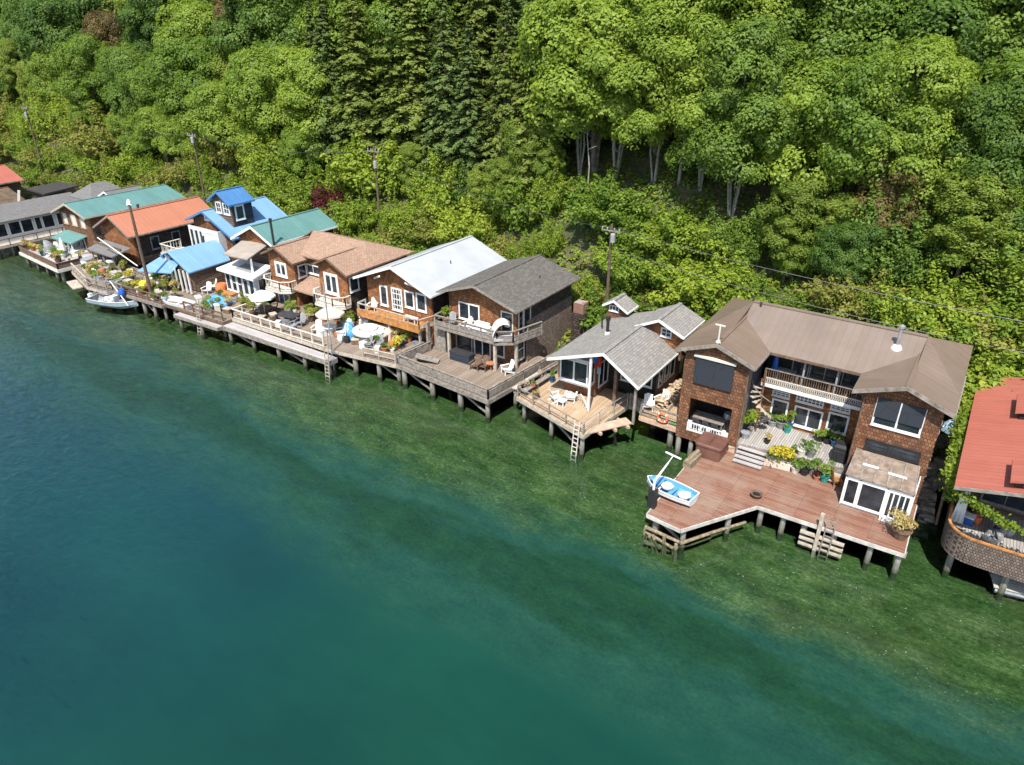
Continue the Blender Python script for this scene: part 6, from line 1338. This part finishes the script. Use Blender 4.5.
CK=[('terracotta','terracotta','leaf_pot'),('white','white','leaf_bright'),('blue','navy_pot','leaf_pot'),('brown','wood_brown','leaf_straw'),('grey','grey_pot','leaf_olive')]
ORDS=['leftmost','second from left','third from left','fourth from left','fifth from left','sixth from left','rightmost']
def clutter(dock,x0,x1,y0,y1,z,kinds,per):
    for cname,pm,lm in kinds:
        xs=sorted(random.uniform(x0,x1) for _ in range(per))
        for i,x in enumerate(xs):
            y=random.uniform(y0,y1); px,py=projp(x,y,z)
            lab='small %s pot plant on the %s, %s of its colour'%(cname,dock,ORDS[i] if i<per-1 else 'rightmost')
            pot(px,py,z,lab,r=random.uniform(.18,.32),h=random.uniform(.25,.45),pm=pm,lm=lm,pr=random.uniform(.3,.55),ph=random.uniform(.35,.9),n=130,leaf=.09)
def projp(x,y,z):
    v=Vector((x,y,z-CAM_H)); w_=v.dot(Fv); return (512+FPX*v.dot(Rv)/w_, 382.5-FPX*v.dot(Uv)/w_)
clutter('workshop dock',-77.5,-70,33.2,35.4,2.1,CK,6)
clutter('garden dock',-69,-62,32.8,34.8,2.2,CK,4)
clutter('patio dock',-61,-54,33.8,37.2,2.2,CK[:4],3)
clutter('terrace',-53,-42.5,37.2,39.0,2.3,CK,4)
clutter('seating dock',-90.5,-82,33.8,36,2.0,CK[:4],4)
clutter('cluttered deck',-41.5,-35.5,36.6,39.6,2.2,CK[:3],3)

p=G(1016,584,.75); t=thing('swimming_float','white slatted float tied under the curved deck at the right edge','float',(p.x,p.y,.62),.2)
b=MB()
for i in range(7): b.box(-1.1,1.1,-.8+i*.23,-.6+i*.23,.2,.26)
b.build('slats',M['white_worn'],t,world=False)
for y in (-.6,.6): MB().tube([(-1.0,y,.0),(1.0,y,.0)],.19,9).build('pontoon',M['grey_pl'],t,world=False)

def crates(dock,x0,x1,y0,y1,z,per):
    for cname,m,l in (('white','white','offwhite'),('grey','grey_pl','steel'),('brown','wood_brown','wood_pale'),('cream','offwhite','white')):
        xs=sorted(random.uniform(x0,x1) for _ in range(per))
        for i,x in enumerate(xs):
            px,py=projp(x,random.uniform(y0,y1),z)
            boxthing('crate','lidded %s crate on the %s, %s of its colour'%(cname,dock,ORDS[i] if i<per-1 else 'rightmost'),'crate',px,py,z,random.uniform(.35,.8),random.uniform(.3,.6),random.uniform(.3,.75),m,random.uniform(-.6,.6),lid=l,group='crates on the far docks')
crates('workshop dock',-77,-70,33.3,36,2.1,4); crates('garden dock',-69,-62.3,33.4,36.0,2.2,4); crates('seating dock',-90.5,-82,34.2,36.6,2.0,3); crates('terrace',-52.8,-42.5,35.2,37.0,2.3,2); crates('cluttered deck',-41.5,-36,36.0,39.0,2.2,3); crates('patio dock',-60.8,-54,34.0,37.0,2.2,2)
# ================================================================ vegetation
def unit(a): return a/np.maximum(1e-6,np.linalg.norm(a,axis=1,keepdims=True))
def leaf_quads(P,Nn,size,asp=0.6,rng=RNG):
    n=len(P); Nn=unit(Nn); t=unit(np.cross(Nn,rng.normal(size=(n,3)))); b=np.cross(Nn,t)
    s=size[:,None]; k=rng.uniform(-0.15,0.25,size=(n,1))
    V=np.empty((n,4,3))
    V[:,0]=P+t*s; V[:,1]=P+b*s*asp+t*s*k; V[:,2]=P-t*s; V[:,3]=P-b*s*asp+t*s*k
    return V.reshape(-1,3)
def clumps(C,Nrm,R,per,leaf,rng,flat=0.45,droop=0.45,asp=0.6,jit=0.32):
    """leaf bunches: C centres, Nrm outward directions, R bunch radii"""
    m=len(C); idx=np.repeat(np.arange(m),per); n=len(idx)
    N0=unit(Nrm)[idx]; r=R[idx]
    d=rng.normal(size=(n,3)); tang=d-(d*N0).sum(1,keepdims=True)*N0; tang=unit(tang)*np.sqrt(rng.uniform(0,1,(n,1)))
    P=C[idx]+tang*r[:,None]+N0*(rng.uniform(-1,1,(n,1))*flat*0.5-droop*(tang**2).sum(1,keepdims=True))*r[:,None]
    P[:,2]-=0.25*r*(tang**2).sum(1)
    Nl=N0*1.0+tang*0.8+rng.normal(size=(n,3))*jit+np.array([0,0,0.45])
    sz=leaf*rng.uniform(0.65,1.25,n)
    return leaf_quads(P,Nl,sz,asp,rng)
def sphere_dirs(n,rng):
    d=unit(rng.normal(size=(n,3))); return d
def lobed_crown(rng,h0,h1,R,nl,rl,ncl,per,leaf,rc,low=-0.25,top=0.75,**kw):
    """crown between heights h0 and h1, radius R, nl lobes"""
    L=[]; hc=(h0+h1)/2; hh=(h1-h0)/2
    for i in range(nl):
        a=2*PI*i*0.618+rng.uniform(-.4,.4); u=(i+0.5)/nl; z=h0+rl*0.7+(h1-h0-rl*1.5)*(0.15+0.85*u**0.9)
        q=max(0.12,1-abs((z-(h0+(h1-h0)*0.42))/(h1-h0)*1.45)**1.7); rad=(R-rl*0.75)*math.sqrt(q)*rng.uniform(0.55,1.0)
        L.append((rad*math.cos(a),rad*math.sin(a),z,rl*rng.uniform(0.7,1.3)))
    L.append((0,0,h1-rl*0.9,rl)); L.append((0,0,hc,rl*1.2))
    Cs=[];Ns=[]
    for (x,y,z,r) in L:
        d=sphere_dirs(ncl*2,rng); d=d[(d[:,2]>low)][:ncl]
        p=np.array([x,y,z])+d*np.array([r,r,r*top])*rng.uniform(0.72,1.32,(len(d),1))
        keep=np.ones(len(p),bool)
        for (x2,y2,z2,r2) in L:
            if (x2,y2,z2)==(x,y,z): continue
            keep&=~((((p-np.array([x2,y2,z2]))/np.array([r2,r2,r2*top]))**2).sum(1)<0.55)
        Cs.append(p[keep]); Ns.append((d+np.array([x,y,0])*0.06)[keep])
    C=np.concatenate(Cs); Nn=np.concatenate(Ns)
    V=clumps(C,Nn,rc*rng.uniform(0.5,1.45,len(C)),per,leaf,rng,**kw)
    return V,L
def fir_crown(rng,h,R,base=0.12,levels=44,leaf=0.24,droop=0.45):
    P=[];D=[];S=[]
    for i in range(levels):
        t=i/(levels-1); z=h*(base+(1-base)*t**0.92); L=R*(1-t)**0.8*rng.uniform(0.75,1.1)+0.25
        nb=int(7+4*(1-t))
        for k in range(nb):
            a=rng.uniform(0,2*PI); l=L*rng.uniform(0.7,1.12); n=max(6,int(l*20))
            u=np.sqrt(rng.uniform(0.04,1,n)); side=rng.normal(0,0.16,n)*l*(1.15-u)*1.3
            x=math.cos(a)*u*l-math.sin(a)*side; y=math.sin(a)*u*l+math.cos(a)*side
            zz=z+0.18*l*u-droop*l*u**2*0.8-np.abs(side)*0.35+rng.normal(0,0.05,n)
            P.append(np.stack([x,y,zz],1)); D.append(np.stack([np.cos(a)*0.5+rng.normal(0,.35,n),np.sin(a)*0.5+rng.normal(0,.35,n),np.full(n,1.0)],1)); S.append(leaf*rng.uniform(0.7,1.3,n))
    P=np.concatenate(P);D=np.concatenate(D);S=np.concatenate(S)
    return leaf_quads(P,D,S,0.42,rng)
def shoot_crown(rng,h,R,ns,per,leaf,up=0.55):
    """loose shrub: leafy shoots fanning out of one root"""
    P=[];D=[]; tips=[]
    for i in range(ns):
        a=rng.uniform(0,2*PI); q=math.sqrt(rng.uniform(0,1)); tilt=q*rng.uniform(0.6,1.15)
        L=h*rng.uniform(0.55,1.15)*(1-0.35*q**2); d=np.array([math.cos(a)*math.sin(tilt)*R/h*2.0,math.sin(a)*math.sin(tilt)*R/h*2.0,math.cos(tilt*0.8)])
        b0=np.array([math.cos(a),math.sin(a),0])*q*R*0.35
        u=rng.uniform(0.12,1.0,per)**0.8; sag=np.array([0,0,-0.25])*(u[:,None]**2)*L*q
        w=(0.10+0.26*np.sin(np.minimum(1,u*1.05)*PI)**0.7)*h/4.0*rng.uniform(0.7,1.4)
        off=rng.normal(size=(per,3))*w[:,None]*0.75
        P.append(b0+d*L*u[:,None]+sag+off); D.append(off/np.maximum(.05,w[:,None])*0.7+d*0.25+np.array([0,0,0.55])+rng.normal(size=(per,3))*0.25)
        tips.append((b0[0]+d[0]*L*.9,b0[1]+d[1]*L*.9,max(.3,d[2]*L*.85)))
    P=np.concatenate(P);D=np.concatenate(D); P[:,2]=np.maximum(P[:,2],0.02)
    return leaf_quads(P,D,leaf*rng.uniform(0.65,1.35,len(P)),0.55,rng), tips
def trunk_mesh(b,rng,h,r,stems=1,spread=0.12,limbs=(),crook=0.25):
    for s in range(stems):
        a=2*PI*s/max(1,stems)+rng.uniform(0,1); k=spread*h*(rng.uniform(0.5,1.2) if stems>1 else 0.15)
        pts=[];rad=[]; n=7
        for i in range(n):
            t=i/(n-1); pts.append((math.cos(a)*k*t**1.2+rng.uniform(-crook,crook)*t, math.sin(a)*k*t**1.2+rng.uniform(-crook,crook)*t, -1.0+(h+1.0)*t)); rad.append(r*(1.15-0.95*t)+0.02)
        b.tube(pts,rad,7)
    for (x,y,z,rl) in limbs:
        z0=max(h*0.25,z-rl*2.2); b.tube([(0,0,z0),(x*0.5,y*0.5,z0+(z-z0)*0.55),(x,y,z)],[r*0.5,r*0.3,0.04],6)
def mk_tree(name,cat,leafm,barkm,seed,kind):
    rng=np.random.default_rng(seed); limbs=[]
    b=MB()
    if kind=='maple':
        h=17; V,L=lobed_crown(rng,1.9,h,5.0,22,1.9,60,58,0.135,0.78); trunk_mesh(b,rng,h*0.72,0.085,4,0.15,L[::4],crook=0.4)
    elif kind=='maple_low':
        h=12; V,L=lobed_crown(rng,1.0,h,5.0,20,1.95,56,58,0.135,0.78); trunk_mesh(b,rng,h*0.7,0.17,2,0.1,L[::3])
    elif kind=='alder':
        h=14; V,L=lobed_crown(rng,1.6,h,3.3,30,1.15,34,46,0.125,0.62,jit=0.5); trunk_mesh(b,rng,h*0.85,0.13,1,0.05,L[::4])
    elif kind=='fir':
        h=25; V=fir_crown(rng,h,4.3); trunk_mesh(b,rng,h*0.97,0.36,1,0.0,(),0.08)
    elif kind=='bush':
        h=4; V,T=shoot_crown(rng,h,2.4,46,230,0.115)
        for t in T[::3]: b.tube([(0,0,-.5),(t[0]*.45,t[1]*.45,t[2]*.55),t],[.05,.035,.012],5)
    elif kind=='bushtall':
        h=6.5; V,T=shoot_crown(rng,h,2.2,44,260,0.12)
        for t in T[::3]: b.tube([(0,0,-.5),(t[0]*.45,t[1]*.45,t[2]*.55),t],[.07,.045,.014],5)
    root=thing(name,'tree',cat,(0,0,0))
    me=np_mesh('crown',V,len(V)//4,M[leafm]); c=bpy.data.objects.new('crown',me); COL.objects.link(c); c.parent=root
    b.build('trunk' if 'bush' not in kind else 'stems',M[barkm],root)
    return root
PROTO={}
def reg(key,name,cat,leafm,barkm,kind,n,h,desc):
    PROTO[key]=dict(kinds=[Kind(lambda i=i: mk_tree(name,cat,leafm,barkm,100+37*i+len(key)*7,kind)) for i in range(n)],h=h,desc=desc,cat=cat)
reg('maple','maple_tree','tree','leaf_maple','bark_pale','maple',3,17.0,'tall pale-trunked maple')
reg('maple2','maple_tree','tree','leaf_maple2','bark_pale','maple',3,17.0,'dark green maple')
reg('low','maple_tree','tree','leaf_maple','bark','maple_low',3,12.0,'round bright green maple')
reg('low2','maple_tree','tree','leaf_maple2','bark','maple_low',2,12.0,'round deep green maple')
reg('alder','alder_tree','tree','leaf_alder','bark','alder',3,14.0,'slender light green alder')
reg('fir','fir_tree','tree','leaf_fir','bark_dark','fir',3,25.0,'dark green layered fir')
reg('dfir','fir_tree','tree','leaf_dryfir','bark_dark','fir',2,25.0,'olive green drooping fir')
reg('bb','bush','bush','leaf_bright','wood_brown','bush',3,4.0,'bright yellow-green bush')
reg('bo','bush','bush','leaf_olive','wood_brown','bush',3,4.0,'dull olive bush')
reg('bm','bush','bush','leaf_maple','wood_brown','bush',3,4.0,'fresh green bush')
reg('tb','shrub','shrub','leaf_bright','wood_brown','bushtall',3,6.5,'tall yellow-green shrub')
reg('tm','shrub','shrub','leaf_maple2','wood_brown','bushtall',3,6.5,'tall dark green shrub')
reg('dry','madrone_tree','tree','leaf_dry','bark','maple_low',1,12.0,'bronze-brown dry leaved tree')
reg('br','bush','bush','leaf_red','wood_brown','bush',1,4.0,'purple-red leaved bush')

def projx(x,y,z):
    v=Vector((x,y,z-CAM_H)); w_=v.dot(Fv); return (512+FPX*v.dot(Rv)/w_, 382.5-FPX*v.dot(Uv)/w_)
MARKS=[(20,'the red roofed shed'),(66,'the long grey roof'),(120,'the long green roof'),(172,'the orange roof'),(232,'the blue tower'),(290,'the teal gable roof'),(350,'the tan roof'),(425,'the white roof'),(500,'the mossy grey roof'),(560,'the brick chimney'),(612,'the tall wooden pole'),(665,'the grey cottage roof'),(745,'the left brown wing'),(835,'the brown metal roof'),(925,'the steel flue'),(1000,'the red metal roof')]
LIST=[]
def plant(key,x,y,hh,band,wide=1.0,dz=0.0):
    P=PROTO[key]; z=hill(x,y)-0.15+dz; s=hh/P['h']
    px,_=projx(x,y,z+hh*0.6)
    if not (-70<px<1110): return
    if key!='br' and band in('bank','bank2') and abs(px-330)<17: return
    if band in('bank','bank2') and abs(px-608)<9: return
    if band in('bank2','slope') and 564<px<604: return
    if band=='slope' and abs(px-330)<12 and key!='br': return
    LIST.append((key,x,y,z,s,s*wide,band,px))
rt=random.Random(5)
def pick(o):
    t=rt.random()*sum(w for _,w in o); 
    for k,w in o:
        t-=w
        if t<=0: return k
    return o[-1][0]
def xrange_at(y,z=12): return GY(-60,120,y).x, GY(1085,120,y).x
def row(y,step,jx,jy,choose,band):
    x0,x1=xrange_at(y); x=x0+rt.uniform(0,step)
    while x<x1:
        yy=y+rt.uniform(-jy,jy); px,_=projx(x,yy,hill(x,yy)+4)
        r=choose(px)
        if r:
            key,hh,wide=r; plant(key,x+rt.uniform(-jx,jx),yy,hh,band,wide)
        x+=step*rt.uniform(0.85,1.15)*(0.8+0.5*(px<250))
U=rt.uniform
def chA(px):
    if px<90: return (pick([('bo',3),('bb',3),('bm',1)]),U(2.2,3.2),1.25)
    return (pick([('bb',3),('bo',2),('bm',4)]),U(2.4,4.2),U(0.95,1.35))
def chB(px):
    if 560<px<600: return (pick([('bo',2),('bb',1)]),U(1.6,2.2),1.2)
    if px<330: return (pick([('tb',2),('bb',4),('bo',4),('bm',2)]),U(3.2,4.8),U(1.1,1.4))
    if px<560: return (pick([('tb',4),('bb',4),('bm',2),('bo',1)]),U(3.4,5.6),U(0.9,1.25))
    return (pick([('tb',2),('bb',2),('bm',4),('tm',3),('bo',1)]),U(2.8,5.2),U(0.9,1.3))
def chC(px):
    if px<330: return (pick([('alder',3),('tb',4),('low',2),('bo',2),('tm',1)]),U(5.0,8.0),U(1.0,1.2))
    if px<560: return (pick([('tb',4),('alder',3),('bb',2),('tm',1)]),U(4.5,7.5),U(0.9,1.2))
    if px<770: return (pick([('bm',3),('tm',1),('bb',1)]),U(3.4,5.6),1.15)
    return (pick([('tm',3),('low',4),('low2',3),('alder',1),('tb',1)]),U(6.0,9.5),U(1.0,1.2))
def chD(px):
    if px<140: return (pick([('alder',2),('low',3),('low2',3),('dfir',2)]),U(9,13),1.0)
    if px<330: return (pick([('low',3),('low2',3),('alder',2),('fir',2)]),U(10,14),1.0)
    if px<430: return (pick([('dfir',2),('fir',4)]),U(17,22),1.15)
    if px<560: return (pick([('dfir',4),('fir',3)]),U(15,20),1.15)
    if px<800: return (pick([('maple',4),('maple2',2)]),U(15,18),1.05)
    return (pick([('maple',2),('maple2',1),('low',5),('low2',1)]),U(12.5,15.5),1.0)
def chE(px):
    if px<300: return (pick([('fir',3),('maple2',2),('low2',3),('alder',1),('dfir',2),('low',2)]),U(13,18),1.05)
    if px<560: return (pick([('fir',2),('dfir',3),('maple2',2),('alder',1),('maple',1)]),U(16,21),1.05)
    return (pick([('maple',4),('maple2',3)]),U(16,19),1.1)
def chF(px):
    if px<520: return (pick([('fir',2),('maple2',3),('dfir',2),('maple',3)]),U(16,21),1.05)
    return (pick([('maple',3),('maple2',3)]),U(16,19),1.1)
row(50.6,3.0,0.5,0.6,chA,'bank')
row(53.6,3.1,0.6,0.8,chB,'bank2')
row(57.2,3.6,0.7,0.9,chC,'slope')
row(60.6,4.9,0.8,1.2,chD,'front')
row(66.3,5.3,1.0,1.3,chE,'mid')
row(73.0,6.0,1.0,1.5,chF,'back')
# single plants the photograph shows clearly
for key,px,py,Y,hh,wide in (('br',330,192,54.0,4.6,0.62),('low',228,140,57.0,10.5,1.15),('low',600,60,63.0,17.0,1.1),('fir',322,120,60.5,17,1.1),('bm',690,228,57.0,3.2,1.1),('low',800,235,57.0,4.2,0.9),('low2',850,250,56.0,6.0,1.0),('alder',975,215,57.0,9.0,1.5),('tb',420,215,53.5,5.6,1.1),('tm',760,215,58.5,5,1.0),('alder',520,150,58.5,9,1.0),('alder',545,165,58.5,8,1.0),('bb',315,180,56,5.0,1.2),('dry',106,30,63.0,13.0,0.7),('dry',240,8,66.0,14.0,0.7),('dry',165,85,58.5,8.0,0.7),('dry',905,145,59.0,9.0,0.8),('bb',985,330,50.5,4.5,1.4),('bm',1015,345,51.5,4.5,1.3),('tb',1010,320,54.5,6,1.3),('bm',950,325,52.5,4,1.3),('bb',700,262,53.5,4.2,1.3),('bm',660,255,54.5,4.0,1.3),('bb',740,275,53,4,1.2),('bm',620,262,54.5,3.6,1.2)):
    p=GY(px,py,Y); plant(key,p.x,Y,hh,'slope' if hh<9 else 'front',wide)
BANDTXT={'bank':('right behind {}',),'bank2':('up the bank behind {}',),'slope':('high above {}',),'front':('fronting the wood above {}',),'mid':('deeper above {}',),'back':('on the ridge above {}',)}
groups={}
for it in LIST:
    mk=min(MARKS,key=lambda m:abs(m[0]-it[7]))[1]; groups.setdefault((PROTO[it[0]]['desc'],it[6],mk),[]).append(it)
ORD=['leftmost','second from left','third from left','fourth from left','fifth from left','sixth from left','seventh from left']
for (desc,band,mk),its in groups.items():
    its.sort(key=lambda t:t[7])
    for i,(key,x,y,z,s,sw,bd,px) in enumerate(its):
        lab=desc+' '+BANDTXT[band][0].format(mk)
        if len(its)>1: lab+=', '+(ORD[i] if i<len(its)-1 or len(its)<3 else 'rightmost') if not(len(its)==2 and i==1) else ', rightmost'
        P=PROTO[key]; kd=P['kinds'][rt.randrange(len(P['kinds']))]
        grp={'tree':'trees of the hillside wood','bush':'bushes on the bank','shrub':'shrubs on the bank'}[P['cat']]
        kd.put((x,y,z),rt.uniform(0,2*PI),lab,grp,(sw,sw,s))
def snag(px,py,Y,label,r=.16):
    p=GY(px,py,Y); z0=hill(p.x,Y); hh=max(8.0,p.z-z0); t=thing('dead_tree',label,'tree',(p.x,Y,z0-.5),rt.uniform(0,6),'trees of the hillside wood')
    b=MB(); b.tube([(0,0,-.5),(.2,.1,hh*.4),(-.1,.25,hh*.75),(.3,.2,hh)],[r,r*.8,r*.5,.03],7); b.build('trunk',M['bark_pale'],t,world=False)
    for k in range(6):
        z=hh*rt.uniform(.55,.95); a=rt.uniform(0,6.28); l=rt.uniform(.7,1.8); MB().tube([(.0,.2,z),(.6*l*math.cos(a),.2+.6*l*math.sin(a),z+.3*l),(l*math.cos(a),.2+l*math.sin(a),z+.45*l)],[.05,.035,.01],5).build('branch',M['bark_pale'],t,world=False)
snag(697,6,61.5,'pale dead snag poking out of the maples above the left brown wing'); snag(176,40,60.5,'thin grey dead trunk among the trees above the orange roof',.12); snag(505,60,60.0,'bare grey dead trunk right of the dark firs',.12); snag(590,130,59.0,'thin leaning dead trunk at the edge of the maples',.08); snag(890,120,58.5,'slim dead trunk above the steel flue',.08)
# low growth covering the bank
rg=np.random.default_rng(3)
def ground_cover(name,n,x0,x1,y0,y1,leafm,per,leaf,rc):
    X=rg.uniform(x0,x1,n); Y=y0+(y1-y0)*rg.uniform(0,1,n)**1.15
    C=np.stack([X,Y,np.array([hill(a,b) for a,b in zip(X,Y)])+rg.uniform(0.05,0.5,n)],1)
    Nn=np.stack([rg.normal(0,.3,n),rg.normal(-0.35,.3,n),np.ones(n)],1)
    V=clumps(C,Nn,rc*rg.uniform(0.6,1.5,n),per,leaf,rg)
    o=bpy.data.objects.new(name,np_mesh(name,V,len(V)//4,M[leafm])); COL.objects.link(o); return struct(o,'stuff')
ground_cover('undergrowth',2600,-150,14,46.2,66,'leaf_olive',20,0.17,0.6)
ground_cover('undergrowth',1800,-45,8,56,70,'leaf_maple2',20,0.17,0.7)
ground_cover('undergrowth',1500,-150,14,46.2,58,'leaf_bright',20,0.17,0.6)
